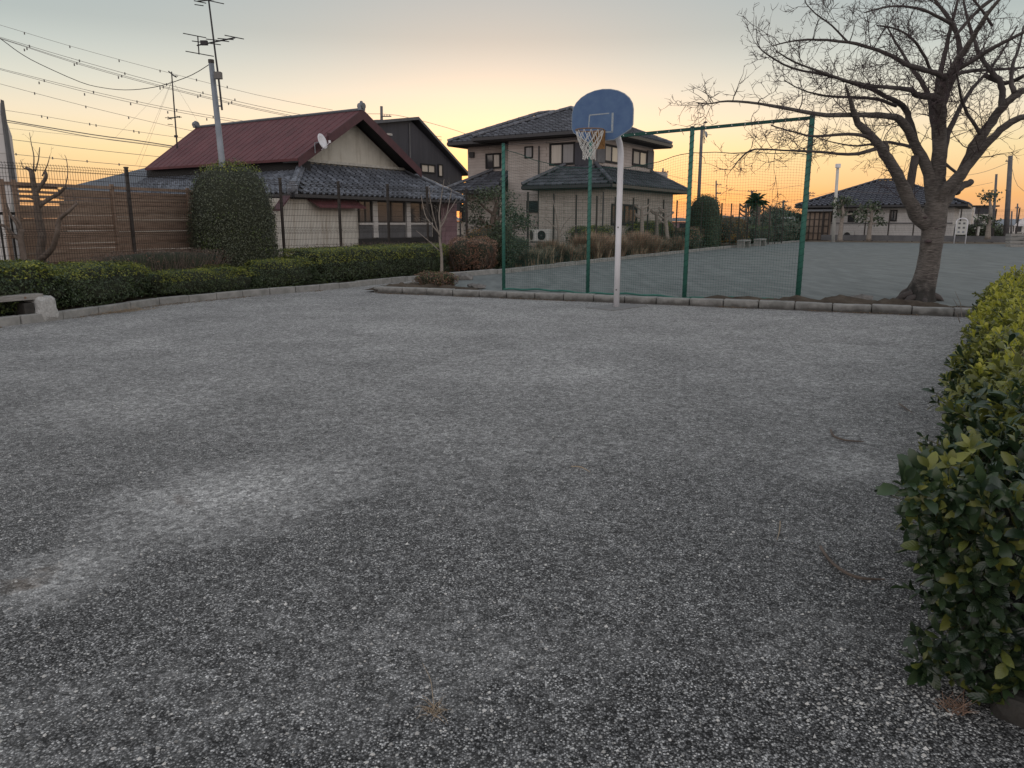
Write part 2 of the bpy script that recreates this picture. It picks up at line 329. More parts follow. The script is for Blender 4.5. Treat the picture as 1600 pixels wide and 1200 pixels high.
M['ac'] = mat('ac_casing', (.50, .49, .46), .6, (.58, .57, .54), 4)
M['brown_panel'] = mat('brown_panel', (.20, .15, .115), .7, (.28, .21, .16), 3)
M['maroon'] = mat('maroon_panel', (.05, .012, .015), .7)
def bark_extra(t, n, l, b, src):
    old = b.inputs['Base Color'].links[0].from_socket
    mpn = n.new('ShaderNodeMapping'); mpn.inputs['Scale'].default_value = (1.5, 1.5, 21); l.new(src, mpn.inputs[0])
    no = n.new('ShaderNodeTexNoise'); no.inputs['Scale'].default_value = 6; no.inputs['Detail'].default_value = 7; no.inputs['Roughness'].default_value = .7; l.new(mpn.outputs[0], no.inputs[0])
    rp = n.new('ShaderNodeValToRGB'); ramp_stops(rp, [(.48, (0, 0, 0)), (.60, (.85,) * 3)]); l.new(no.outputs[0], rp.inputs[0])
    m = n.new('ShaderNodeMix'); m.data_type = 'RGBA'; l.new(rp.outputs[0], m.inputs[0]); l.new(old, m.inputs[6]); m.inputs[7].default_value = (.27, .24, .215, 1); l.new(m.outputs[2], b.inputs['Base Color'])
    bp = n.new('ShaderNodeBump'); bp.inputs['Strength'].default_value = 1; bp.inputs['Distance'].default_value = .03; l.new(no.outputs[0], bp.inputs['Height']); l.new(bp.outputs[0], b.inputs['Normal'])
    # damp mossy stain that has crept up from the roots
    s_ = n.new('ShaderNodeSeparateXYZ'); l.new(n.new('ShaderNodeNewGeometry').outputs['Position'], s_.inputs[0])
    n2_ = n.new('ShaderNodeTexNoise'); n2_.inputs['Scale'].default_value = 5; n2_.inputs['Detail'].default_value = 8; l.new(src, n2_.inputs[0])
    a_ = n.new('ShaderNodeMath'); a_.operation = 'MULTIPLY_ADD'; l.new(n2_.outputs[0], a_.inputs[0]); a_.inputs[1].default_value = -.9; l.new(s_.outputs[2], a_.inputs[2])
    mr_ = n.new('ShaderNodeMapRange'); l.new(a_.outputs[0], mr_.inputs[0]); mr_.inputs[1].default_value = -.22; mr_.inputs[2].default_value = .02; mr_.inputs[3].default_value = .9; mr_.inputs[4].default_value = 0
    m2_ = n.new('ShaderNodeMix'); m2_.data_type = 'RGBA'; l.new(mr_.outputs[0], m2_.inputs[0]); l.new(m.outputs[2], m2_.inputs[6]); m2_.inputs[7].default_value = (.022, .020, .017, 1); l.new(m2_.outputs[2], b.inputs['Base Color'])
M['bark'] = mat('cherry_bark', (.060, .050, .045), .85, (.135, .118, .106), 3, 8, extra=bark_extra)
M['bark_darkened'] = mat('cherry_bark_darkened', (.042, .034, .032), .85, (.088, .074, .068), 3, 8, .6, 30)  # darker copy of the trunk bark: limbs' backlit silhouette put into colour
M['dark_stone'] = mat('dark_stone', (.022, .02, .018), .9, (.05, .046, .04), 8, 8, .6, 30)  # near-black stone tone for the hedge kerb and the bench feet
M['twig'] = mat('cherry_twig', (.045, .031, .033), .8, (.08, .056, .058), 2)
M['bark2'] = mat('brown_bark', (.10, .075, .06), .9, (.19, .15, .125), 9, 8, .8, 30)
M['bark_pale'] = mat('pale_bark', (.20, .17, .145), .9, (.30, .26, .225), 9, 8, .5, 30)
M['litter'] = mat('dry_litter', (.13, .085, .05), .9, (.22, .16, .10), 9)
M['straw'] = leafmat('straw', (.26, .20, .135), (.48, .38, .27), .8, .15)
M['straw_red'] = leafmat('russet_straw', (.20, .12, .085), (.36, .24, .17), .8, .15)
M['leaf_dark'] = leafmat('dark_leaf', (.020, .034, .018), (.075, .11, .045), .4, .12)
M['leaf_mid'] = leafmat('mid_leaf', (.035, .06, .018), (.13, .175, .04), .45, .2)
M['leaf_top'] = leafmat('yellow_green_leaf', (.12, .15, .025), (.36, .36, .05), .5, .25)
M['leaf_box'] = leafmat('boxwood_leaf', (.018, .025, .012), (.125, .142, .085), .42, .12)
M['leaf_russet'] = leafmat('russet_leaf', (.09, .04, .03), (.22, .11, .06), .7, .15)
M['leaf_amber'] = leafmat('amber_leaf', (.25, .14, .03), (.42, .26, .05), .7, .2)
M['leaf_grey'] = leafmat('grey_green_leaf', (.07, .08, .06), (.16, .18, .13), .6, .15)
M['core'] = mat('inner_growth', (.018, .022, .013), .95, (.035, .04, .022), 9)
M['hedge_dark'] = leafmat('hedge_leaf_dark', (.016, .032, .016), (.05, .085, .035), .3, .12)
M['hedge_mid'] = leafmat('hedge_leaf_green', (.085, .10, .026), (.24, .25, .055), .35, .25)
M['hedge_young'] = leafmat('hedge_leaf_young', (.26, .28, .04), (.50, .46, .07), .45, .35)
M['stem'] = mat('green_stem', (.07, .07, .035), .8, (.12, .10, .06), 9)
M['pebble'] = leafmat('pebble', (.14, .14, .135), (.62, .61, .58), .8, 0)
M['rubble'] = mat('rubble', (.08, .075, .07), .9, (.22, .21, .2), 6, 6, .6, 30)

# ------------------------------------------------------------------ ground
KW = .13                                  # kerb height
FZ = .06                                  # playing field level
def sheet(name, poly, z, m, label=None, thick=0):
    b = MB()
    if thick: b.slab([(p[0], p[1], z) for p in poly], (0, 0, -thick))
    else: b.add([(p[0], p[1], z) for p in poly], [tuple(range(len(poly)))])
    return tag(b.build(name, m), kind='structure')
sheet('ground', [(-3000, -3000), (3000, -3000), (3000, 3000), (-3000, 3000)], -.06, M['land'])
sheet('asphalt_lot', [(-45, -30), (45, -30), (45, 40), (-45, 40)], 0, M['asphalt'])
leftk = [G(-420, 565), G(-120, 525), G(100, 499), G(250, 477), G(380, 464), G(500, 454), G(646, 439)]
M0 = G(590, 458); M1 = G(1490, 495); Mr = M0 + (M1 - M0) * 2.6
fk = [G(702, 434, FZ), G(800, 426, FZ), G(960, 407, FZ), G(1130, 388.5, FZ), G(1258, 377.5, FZ)]
v3 = Vector((V.x, V.y, 0)); u3 = Vector((U.x, U.y, 0))
far0 = fk[-1]; far1 = far0 - v3 * 75
fieldpoly = [M0 + Vector((.14, .2, 0))] + [Mr + Vector((0, .2, 0))] + [far1] + fk[::-1] + [G(655, 442)]
sheet('playing_field', [(p.x, p.y) for p in fieldpoly], FZ, M['field'], thick=.1)
bedpoly = [p + v3 * .07 for p in leftk] + [p + v3 * .07 for p in fk] + [far0 + u3 * 60, Vector((-90, 150, 0)), Vector((-90, 0, 0))]
sheet('planting_bed', [(p.x, p.y) for p in bedpoly], .10, M['soil'], thick=.14)
vp = [far0, far1, far1 + u3 * 1.2, far0 + u3 * 1.2]
sheet('verge', [(p.x, p.y) for p in vp], FZ + .03, M['verge'], thick=.05)
gp = [far0 + u3 * 1.2, far1 + u3 * 1.2, far1 + u3 * 60, far0 + u3 * 60]
sheet('yard_ground', [(p.x, p.y) for p in gp], .10, M['verge'], thick=.15)

def kerb(name, pts, label, cat_h, wid, block, m, z0=0, closed=False, bev=.018):
    root = empty(name, pts[0], kind='structure'); root['label'] = label
    for a, b in zip(pts[:-1], pts[1:]):
        a = Vector((a[0], a[1], 0)); b = Vector((b[0], b[1], 0)); n = max(1, round((b - a).length / block)); d = (b - a) / n
        X = d.normalized(); Yv = Vector((-X.y, X.x, 0))
        for i in range(n):
            c = a + d * (i + .5) + Yv * (wid / 2) + Yv * random.uniform(-.008, .008)
            L_ = d.length - random.uniform(.008, .016); h = cat_h + random.uniform(-.008, .008)
            mb = MB()
            mb.box((c.x, c.y, z0 + h / 2 - .03), L_, wid, h + .06, (X.x + random.uniform(-.008, .008), X.y + random.uniform(-.008, .008)))
            o = mb.build('kerb_stone', m, root, bevel=0 if (a.y > 30) else bev)
    return root
kerb('left_kerb', leftk[:-1] + [leftk[-1] + Vector((.2, .35, 0))], 'low concrete kerb along the left hedges', KW, .12, .62, M['kerb'])
kerb('centre_kerb', [M0, M1, M0 + (M1 - M0) * 1.9], 'grimy concrete kerb behind the basketball pole', KW + .01, .18, .6, M['kerb_dirty'])
kerb('kerb_return', [M0 + Vector((-.02, .2, 0)), G(652, 445)], 'short return of the kerb', KW - .02, .12, .6, M['kerb'])
kerb('field_kerb', fk, 'pale kerb along the left edge of the playing field', .13, .14, .75, M['kerb'], z0=FZ)

# ------------------------------------------------------------------ foliage helpers
def ico(sub=1):
    import bmesh
    bm = bmesh.new(); bmesh.ops.create_icosphere(bm, subdivisions=sub, radius=1)
    v = [x.co.copy() for x in bm.verts]; f = [tuple(y.index for y in x.verts) for x in bm.faces]; bm.free(); return v, f
ICO3 = ico(3); ICO1 = ico(1)
def rot_rand():
    return Matrix.Rotation(random.uniform(0, 6.283), 3, 'Z') @ Matrix.Rotation(random.uniform(0, 3.14), 3, 'X') @ Matrix.Rotation(random.uniform(0, 6.283), 3, 'Z')
def leaf_quad(mb, p, nrm, ln, wd, mi):
    """a rhombic leaf with its own direction"""
    t = nrm.orthogonal(); t.rotate(Matrix.Rotation(random.uniform(0, 6.283), 3, nrm)); t.normalize(); s = nrm.cross(t).normalized()
    c = nrm * (-.18 * ln)
    mb.add([p, p + t * ln * .5 + s * wd * .5 + c * .3, p + t * ln + c, p + t * ln * .5 - s * wd * .5 + c * .3], [(0, 1, 2, 3)], mi)
def superpt(d, e):
    """point on a rounded box in direction d; e large = boxier"""
    k = (abs(d.x) ** e + abs(d.y) ** e + abs(d.z) ** e) ** (-1 / e)
    return d * k
def shrub(name, base, sx, sy, h, ax, label, cat, mats, n, leaf=.035, e=4, group=None, rough=.08, topmix=None, stems=True, dome=False, root=None, core=.86, twiggy=0, z0=.08, wdr=.5):
    """a clipped or loose bush: dark inner growth, leaves through its outer layer"""
    base = Vector((base[0], base[1], z0))
    r = root or empty(name, base, label, cat, group)
    X = Vector((ax[0], ax[1], 0)).normalized(); Y = Vector((-X.y, X.x, 0)); Z = Vector((0, 0, 1))
    sd_ = random.uniform(0, 100)
    def surf(d, k=1.0):
        q = superpt(d, e)
        if dome and d.z < 0: q = superpt(Vector((d.x, d.y, 0)).normalized() if abs(d.x) + abs(d.y) > 1e-5 else d, e); q.z = d.z * 1.0
        nz = 1 + rough * 2.2 * noise.noise(Vector((d.x * 1.7 * max(1, sx / h / 2), d.y * 1.7, d.z * 1.7 + sd_))) + rough * noise.noise(Vector((d.x * 5 * max(1, sx / h / 2), d.y * 5, d.z * 5 + sd_)))
        q = q * nz * k
        if dome: zz = (q.z * .42 + .58) if q.z > 0 else (q.z * .58 + .58)
        else: zz = q.z * .5 + .5
        return base + X * q.x * sx / 2 + Y * q.y * sy / 2 + Z * max(.01, zz) * h
    mb = MB(); vs, fs = ICO3
    if core:
        mb.add([surf(v, core) for v in vs], fs); mb.build('inner_branches', M['core'], r, smooth=True)
    mb = MB(); c0 = base + Z * h * .5
    for i in range(n):
        # even spread over the surface of the box
        a = Vector((random.gauss(0, 1), random.gauss(0, 1), random.gauss(0, 1)))
        if sx > 2 * sy or e > 2.5:
            face = random.random() * (sx * h * 2 + sy * h * 2 + sx * sy)
            u_, v_ = random.uniform(-1, 1), random.uniform(-1, 1)
            if face < sx * h * 2: a = Vector((u_, random.choice((-1, 1)), v_))
            elif face < sx * h * 2 + sy * h * 2: a = Vector((random.choice((-1, 1)), u_, v_))
            else: a = Vector((u_, v_, 1))
        if a.length < .01: continue
        d = a.normalized()
        if dome and random.random() < .50:
            an_ = random.uniform(0, 6.2832); d = Vector((math.cos(an_), math.sin(an_), -random.random()))
        k = 1 - abs(random.gauss(0, .05)) + (.02 if random.random() < .8 else random.uniform(.02, .09))
        p = surf(d, k)
        nr = (X * d.x / sx + Y * d.y / sy + Z * d.z / h * (1 if d.z > 0 else .4)).normalized() * .9 + Vector((random.gauss(0, .55), random.gauss(0, .55), random.gauss(0, .55) + .25))
        nr.normalize()
        hz = (p.z - base.z) / h; mi = 0
        if len(mats) > 1:
            q = noise.noise(p * 2.2) * .5 + random.random()
            th = (topmix or .8)
            if hz > th and q > .25: mi = min(2, len(mats) - 1) if q > .55 and len(mats) > 2 else 1
            elif q > .95: mi = 1
        ln = leaf * random.uniform(.6, 1.35)
        leaf_quad(mb, p, nr, ln, ln * wdr, mi)
    if n: tag(mb.build('foliage', mats, r), kind='stuff')
    if twiggy:
        mb = MB()
        for i in range(twiggy):
            d = Vector((random.gauss(0, 1), random.gauss(0, 1), random.uniform(-.1, 1.2))).normalized()
            p1 = surf(d, random.uniform(.9, 1.12)); p0 = base + X * (p1 - base).dot(X) * .75 + Y * (p1 - base).dot(Y) * .75 + Z * (p1.z - base.z) * random.uniform(0, .45)
            pm = (p0 + p1) / 2 + Vector((random.gauss(0, .05), random.gauss(0, .05), 0))
            mb.tube([p0, pm, p1], [.007, .005, .002], 3, cap=False)
        tag(mb.build('twigs', M['bark2'], r), kind='stuff')
    return r
def grass_clump(name, base, sx, sy, h, ax, label, mats, n, group=None, lean=.62, bw=.012, z0=.09):
    base = Vector((base[0], base[1], z0)); r = empty(name, base, label, 'ornamental grass' if 'grass' in name else 'shrub', group)
    X = Vector((ax[0], ax[1], 0)).normalized(); Y = Vector((-X.y, X.x, 0)); mb = MB()
    tufts = [(random.uniform(-1, 1), random.uniform(-1, 1), random.uniform(.6, 1.1)) for _ in range(max(3, int(sx * sy * 5)))]
    for i in range(n):
        t = random.choice(tufts); p = base + X * t[0] * sx * .45 + Y * t[1] * sy * .45 + Vector((random.gauss(0, .06), random.gauss(0, .06), 0))
        hh = h * t[2] * random.uniform(.55, 1.05); a = random.uniform(0, 6.283); ln = random.uniform(.1, 1) * lean * h
        dx = Vector((math.cos(a), math.sin(a), 0)); sd_ = Vector((-dx.y, dx.x, 0)) * bw * random.uniform(.6, 1.4)
        q1 = p + dx * ln * .35 + Vector((0, 0, hh * .6)); q2 = p + dx * ln + Vector((0, 0, hh))
        if random.random() < .3: q2.z -= hh * .25; q2 += dx * ln * .5
        mb.add([p - sd_, p + sd_, q1 + sd_ * .8, q1 - sd_ * .8, q2], [(0, 1, 2, 3), (3, 2, 4)], random.randrange(len(mats)))
    tag(mb.build('blades', mats, r), kind='stuff')
    return r
def wander(p, d, ln, n, curve=.18, up=.0):
    pts = [Vector(p)]; d = Vector(d).normalized()
    for i in range(n):
        d = (d + Vector((random.gauss(0, curve), random.gauss(0, curve), random.gauss(0, curve) + up))).normalized()
        pts.append(pts[-1] + d * ln / n)
    return pts
def twigs(mb, pts, r0, lvl, dens, ln, up=.05, spread=.9, minr=.0022, lv_max=3):
    """side shoots along a limb, each with its own side shoots"""
    tot = sum((b - a).length for a, b in zip(pts[:-1], pts[1:]))
    n = max(1, int(tot * dens))
    for i in range(n):
        f = random.uniform(.12 if lvl else .2, 1.0); k = f * (len(pts) - 1); j = min(int(k), len(pts) - 2); p = pts[j].lerp(pts[j + 1], k - j)
        t = (pts[j + 1] - pts[j]).normalized(); s = t.orthogonal(); s.rotate(Matrix.Rotation(random.uniform(0, 6.283), 3, t))
        d = (t * random.uniform(.45, 1.0) + s * spread * random.uniform(.5, 1.1) + Vector((0, 0, up * 3))).normalized()
        l_ = ln * random.uniform(.45, 1.15) * (1.15 - .5 * f); r = max(minr, min(r0 * .6, l_ * .014) * random.uniform(.7, 1.1))
        q = wander(p, d, l_, 5 if lvl < 2 else 4, .20, up)
        mb.tube(q, [r, r * .85, r * .7, r * .55, r * .4, r * .25][:len(q)], 4 if r > .008 else 3, cap=False)
        if lvl < lv_max: twigs(mb, q, r, lvl + 1, dens * 1.35, l_ * .55, up, spread, minr, lv_max)

# ------------------------------------------------------------------ house with the red roof
def edge_bar(mb, a, b, w, h, up=(0, 0, 1)): mb.bar(a, b, w, h, up)
TILE = {}
def tile_mesh(tw, tl, kind):
    """one pan tile: local x along the eave, y up the slope, z out of the roof"""
    k = (tw, tl, kind); s = tw / .27
    if k not in TILE:
        mb = MB(); prof = [(0, .0), (.22, .055), (.42, .0), (.72, -.045), (1, .0)] if kind == 'wave' else ([(0, .02), (.14, .03), (.2, .0), (1, .0)] if kind == 'flat' else [(0, 0), (.12, .07), (.3, .07), (.42, 0), (1, 0)])
        gw = .86 if kind == 'wave' else 1; tw = tw * gw; a = [Vector(((x - .5) * tw, -.02, z * s + .065)) for x, z in prof]; b = [Vector(((x - .5) * tw, tl, z * s + .012)) for x, z in prof]; c = [Vector(((x - .5) * tw, -.02, z * s + .01)) for x, z in prof]
        n = len(prof); vs = a + b + c
        fs = [(i, i+1, n+i+1, n+i) for i in range(n-1)] + [(2*n+i, 2*n+i+1, i+1, i) for i in range(n-1)]
        mb.add(vs, fs); TILE[k] = (mb, None)
    return TILE[k][0]
def tiled_face(poly, e_from, e_to, tw, tl, mt, parent, as_parts=False, kind='wave', name='roof_tile', thick=.07, limit=300):
    """a roof plane: underlay slab plus rows of tiles inside the polygon poly (3D)."""
    poly = [Vector(p) for p in poly]; o = Vector(e_from); X = (Vector(e_to) - o).normalized()
    n = Vector((0, 0, 0)); c = sum(poly, Vector()) / len(poly)
    for a, b in zip(poly, poly[1:] + poly[:1]): n += (a - c).cross(b - c)
    n.normalize(); n = n if n.z > 0 else -n
    Yv = n.cross(X).normalized()
    if Yv.z < 0: Yv = -Yv
    X2 = Yv.cross(n)
    flip = X2.dot(X) < 0
    MB().slab(poly, -n * thick).build('roof_deck', M['kawara_gap'], parent)
    P2 = [((p - o).dot(X), (p - o).dot(Yv)) for p in poly]
    def inside(x, y):
        r = False; j = len(P2) - 1
        for i in range(len(P2)):
            if (P2[i][1] > y) != (P2[j][1] > y) and x < (P2[j][0]-P2[i][0]) * (y-P2[i][1]) / (P2[j][1]-P2[i][1]) + P2[i][0]: r = not r
            j = i
        return r
    tm = tile_mesh(tw, tl, kind); rest = MB(); cnt = 0; me = None
    Rm = Matrix((X2, Yv, n)).transposed()
    y = -.03; ymax = max(p[1] for p in P2); xmin = min(p[0] for p in P2); xmax = max(p[0] for p in P2)
    pl = wloc(parent)
    while y < ymax:
        x = xmin + tw / 2
        while x < xmax:
            if inside(x, y + tl * .55) and inside(x - tw * .3, y + tl * .5) and inside(x + tw * .3, y + tl * .5):
                p = o + X * x + Yv * y + n * random.uniform(0, .004)
                if as_parts and cnt < limit:
                    if me is None:
                        ob = tm_build(tm, name, mt); me = ob
                    ob = bpy.data.objects.new(name, me); col.objects.link(ob); ob.parent = parent
                    ob.matrix_local = Matrix.Translation(p - pl) @ Rm.to_4x4()
                    cnt += 1
                else:
                    rest.add([p + Rm @ Vector(v) for v in tm.v], tm.f)
            x += tw
        y += tl
    if rest.v: tag(rest.build(name + 's', mt, parent), kind='stuff')
def tm_build(tm, name, mt):
    me = bpy.data.meshes.new(name); me.from_pydata(tm.v, [], tm.f); me.materials.append(mt); return me
def ridge(mb, a, b, w=.2, h=.18, cap=True):
    a = Vector(a); b = Vector(b); mb.bar(a + Vector((0, 0, h / 2)), b + Vector((0, 0, h / 2)), w, h)
    mb.tube([a + Vector((0, 0, h)), b + Vector((0, 0, h))], w * .55, 8)
def ridge_caps(mb, a, b, w, step=.28):
    a = Vector(a); b = Vector(b); n = max(1, int((b - a).length / step)); d = (b - a) / n
    for i in range(n):
        mb.tube([a + d * i + Vector((0, 0, .01 * (i % 2))), a + d * (i + .96) + Vector((0, 0, .015))], [w * .62, w * .52], 7)
def rect(pl, x0, y0, x1, y1):
    """s-range and z-range on plane pl for a pixel rectangle"""
    a, z1 = pl.hit(x0, y0); b, z0 = pl.hit(x1, y1)
    a2, _ = pl.hit(x0, y1)
    return min(a, b), max(a, b), z0, z1
def wall_panel(pl, s0, s1, z0, z1, th, name, m, parent):
    mb = MB(); mb.slab([pl.pt(s0, z0), pl.pt(s1, z0), pl.pt(s1, z1), pl.pt(s0, z1)], Vector((-pl.n.x, -pl.n.y, 0)) * th); return mb.build(name, m, parent)
def window(pl, s0, s1, z0, z1, parent, panes=2, frame_m='dark_eave', glass=('glass',), fw=.06, name='window', sill=True, deep=.05):
    fr = MB()
    for a, b, c, d in ((s0, s1, z1 - fw, z1), (s0, s1, z0, z0 + fw), (s0, s0 + fw, z0 + fw, z1 - fw), (s1 - fw, s1, z0 + fw, z1 - fw)):
        fr.slab([pl.pt(a, c, -.03), pl.pt(b, c, -.03), pl.pt(b, d, -.03), pl.pt(a, d, -.03)], Vector((pl.n.x, pl.n.y, 0)) * (deep + .03))
    for i in range(1, panes):
        m_ = s0 + (s1 - s0) * i / panes
        fr.slab([pl.pt(m_ - fw * .4, z0 + fw, -.02), pl.pt(m_ + fw * .4, z0 + fw, -.02), pl.pt(m_ + fw * .4, z1 - fw, -.02), pl.pt(m_ - fw * .4, z1 - fw, -.02)], Vector((pl.n.x, pl.n.y, 0)) * (deep + .01))
    f = fr.build(name, M[frame_m], parent)
    for i in range(panes):
        a = s0 + fw + (s1 - s0 - 2 * fw) * i / panes + .004; b = s0 + fw + (s1 - s0 - 2 * fw) * (i + 1) / panes - .004
        MB().slab([pl.pt(a, z0 + fw, .004), pl.pt(b, z0 + fw, .004), pl.pt(b, z1 - fw, .004), pl.pt(a, z1 - fw, .004)], Vector((pl.n.x, pl.n.y, 0)) * .012).build('pane', M[glass[i % len(glass)]], f)
    return f
def pwin(pl, x0, y0, x1, y1, parent, **k):
    s0, s1, z0, z1 = rect(pl, x0, y0, x1, y1); return window(pl, s0, s1, z0, z1, parent, **k)

Ke = atY(457, 301, 25.5)                               # near eave corner of the tiled skirt roof
h1 = empty('red_roof_house', (Ke.x, Ke.y, .1), 'old single-storey house with dark red metal gable roof over a tiled skirt roof', 'house')
FE = Plane((Ke.x, Ke.y), U, -V)                        # eave line plane of the gable side
FW = FE.shift(-.75)                                    # lower wall
FG = FE.shift(-1.75)                                   # gable wall
FV = FE.shift(-1.05)                                   # verge of the red roof
EZ = Ke.z
sR = FE.hit(728, 315)[0]
eL = FE.pt(0, EZ); eR = FE.pt(sR, EZ)
gtl = FG.at(474, 255); gtz = gtl.z
a0 = FG.hit(474, 255)[0]; a1 = FG.hit(630, 268)[0]
tL = FG.pt(a0, gtz); tR = FG.pt(a1, gtz)
SIDE = Plane((Ke.x, Ke.y), V, -U)                       # long side, eave line
LS = 11.6
# lower walls
wl = empty  # (readability)
wz = EZ - .12
c_n = FW.pt(.75, 0); depth_v = LS - 1.2
mbw = MB()
def boxwall(pl, s0, s1, z0, z1, th, m, parent, name='wall'): return wall_panel(pl, s0, s1, z0, z1, th, name, m, parent)
# main lower body as one solid block behind the front parts
b0 = FW.pt(.75, .05); b1 = FW.pt(sR - .75, .05)
MB().slab([b0, b1, b1 + v3 * 9.6, b0 + v3 * 9.6], (0, 0, wz - .05)).build('wall', M['cream_tile'], h1)
# gable wall (upper) up to the apex
vap = FV.hit(565, 172); vl = FV.hit(465, 247); vr = FV.hit(657, 266)
apex_s, apex_z = vap
slopeL = (apex_z - vl[1]) / (apex_s - vl[0]); slopeR = (apex_z - vr[1]) / (vr[0] - apex_s)
def roof_z(s): return apex_z - (apex_s - s) * slopeL if s < apex_s else apex_z - (s - apex_s) * slopeR
PR = Plane(FV.pt(apex_s, 0).xy, V, -U); PE = Plane(FV.pt(vl[0], 0).xy, V, -U)
RL = PR.hit(307, 208)[0]; EXT = PE.hit(226, 262)[0] - RL
ga = a0 - .05; gb = a1 + .12
MB().slab([FG.pt(ga, gtz - .9), FG.pt(gb, gtz - .9), FG.pt(gb, roof_z(gb) - .22), FG.pt(apex_s, apex_z - .24), FG.pt(ga, roof_z(ga) - .22)], v3 * (RL - 1.6)).build('gable_wall', M['cream'], h1)
# red roof slabs
n2 = Vector((-V.x, -V.y, 0))
for nm, s_, z_ in (('roof', vl[0], vl[1]), ('roof', vr[0], vr[1])):
    A = FV.pt(apex_s, apex_z); B = FV.pt(s_, z_)
    rf = MB().slab([A, B, B + v3 * (RL + (EXT if s_ < apex_s else 0)), A + v3 * RL], (0, 0, -.09)).build(nm, M['red_roof'], h1)
    # standing seams
    sm = MB(); k = 0.3
    while k < RL:
        t0 = A + v3 * k; t1 = B + v3 * k * ((RL + EXT) / RL if s_ < apex_s else 1); sm.bar(t0 + Vector((0, 0, .004)), t1 + Vector((0, 0, .004)), .025, .014); k += .42
    tag(sm.build('roof_seams', M['red_roof'], rf), kind='stuff')
    # barge board
    bb = MB(); q = Vector((FV.n.x, FV.n.y, 0)) * .03
    bb.slab([A + q + Vector((0, 0, .03)), B + q + Vector((0, 0, .03)), B + q + Vector((0, 0, -.30)), A + q + Vector((0, 0, -.34))], q * 1.2); bb.build('barge_board', M['red_trim'], h1)
    MB().slab([A + Vector((0,0,-.1)), B + Vector((0,0,-.1)), B + v3 * .75 + Vector((0,0,-.1)), A + v3 * .75 + Vector((0,0,-.1))], (0, 0, -.04)).build('soffit', M['dark_eave'], h1)
rd = MB(); A = FV.pt(apex_s, apex_z); ridge(rd, A, A + v3 * RL, .12, .02); rd.build('ridge_cap', M['slate_tile'], h1)
for q, sc_ in ((A, 1), (A + v3 * RL, .9)):
    e = MB(); e.box(q + Vector((0, 0, .10)), .26 * sc_, .16, .24 * sc_, U); e.tube([q + Vector((0, 0, .2)), q + Vector((0, 0, .33 * sc_))], [.09, .05], 8); e.tube([q - v3 * .12 + Vector((0, 0, .14)), q + v3 * .12 + Vector((0, 0, .14))], .13, 9)
    e.build('ridge_end_tile', M['kawara'], h1, bevel=.02)
# dark band below the side eave
# skirt roof: gable side (tiles as parts) and long side
tiled_face([eL, eR, tR, tL], eL, eR, .285, .26, M['kawara'], h1, as_parts=True)
sl = SIDE.pt(LS, EZ); tS = eL.lerp(tL, .70); sk = tS + v3 * (RL - .9)
MB().slab([tS + Vector((0, 0, -.15)), sk + Vector((0, 0, -.15)), Vector((sk.x, sk.y, vl[1] - .05)), Vector((tS.x, tS.y, vl[1] - .05))], u3 * .5).build('side_band', M['dark_eave'], h1)
tiled_face([eL, tS, sk, sl], sl, eL, .285, .26, M['kawara'], h1)
rt2 = FG.pt(a1, gtz) + v3 * 6
tiled_face([eR, tR, rt2, eR + v3 * 7.5], eR, eR + v3 * 7.5, .285, .26, M['kawara'], h1)
hp = MB()
for off in (-.11, 0, .11):
    q = Vector((U.x, U.y, 0)) * off; ridge_caps(hp, eL + q + Vector((0, 0, .14 if off == 0 else .08)), tL + q + Vector((0, 0, .14 if off == 0 else .08)), .13, .2)
hp.build('hip_ridge', M['kawara'], h1)
hp = MB(); ridge_caps(hp, eR + Vector((0, 0, .08)), tR + Vector((0, 0, .10)), .15, .28); hp.build('hip_ridge', M['kawara'], h1)
og = MB(); q = eL + Vector((0, 0, .12)) + (v3 + u3) * .12
og.box(q, .34, .2, .34, (U - V)); og.tube([q - u3 * .1 + v3 * -.1, q - u3 * .16 + v3 * -.16], [.13, .13], 12); og.box(q + Vector((0, 0, .2)), .2, .2, .16, (U - V)); og.build('hip_end_tile', M['kawara'], h1, bevel=.03)
pf = MB(); pf.bar(tL + Vector((0, 0, .10)) + n2 * .05, tR + Vector((0, 0, .10)) + n2 * .05, .16, .10); pf.build('flashing', M['plaster'], h1)
gt = MB(); gt.bar(eL + n2 * .05 + Vector((0, 0, -.09)), eR + n2 * .05 + Vector((0, 0, -.09)), .11, .10); gt.bar(eL - u3 * .05 + Vector((0, 0, -.09)), sl - u3 * .05 + Vector((0, 0, -.09)), .11, .10)
gt.build('gutter', M['gutter'], h1)
MB().slab([eL + Vector((0,0,-.12)), eR + Vector((0,0,-.12)), tR + Vector((0, 0, EZ - gtz - .12)), tL + Vector((0, 0, EZ - gtz - .12))], (0, 0, -.03)).build('soffit', M['dark_eave'], h1)
# the bumped-out cream bay under the eave, left, with red lean-to cap
BP = FE.shift(-.30)
s0_, s1_, z0_, z1_ = rect(BP, 433, 318, 558, 400)
bayz = BP.hit(500, 312)[1]
MB().slab([BP.pt(s0_, .05), BP.pt(s1_, .05), BP.pt(s1_, bayz), BP.pt(s0_, bayz)], v3 * .7).build('bay_wall', M['cream_tile'], h1)
RP = FE.shift(.12)
ra, rb = RP.at(480, 310), RP.at(556, 320)
cap = MB(); s_a = BP.hit(478, 305)[0]; s_b = BP.hit(560, 316)[0]
zt = EZ - .12; cap.slab([BP.pt(s_a, zt, .0), BP.pt(s_b - .25, zt, 0), BP.pt(s_b, zt - .3, .38), BP.pt(s_a + .25, zt - .3, .38)], (0, 0, -.05)); cap.build('lean_to_roof', M['red_roof'], h1)
cap = MB(); s_c = BP.hit(424, 303)[0]; s_d = BP.hit(441, 303)[0]
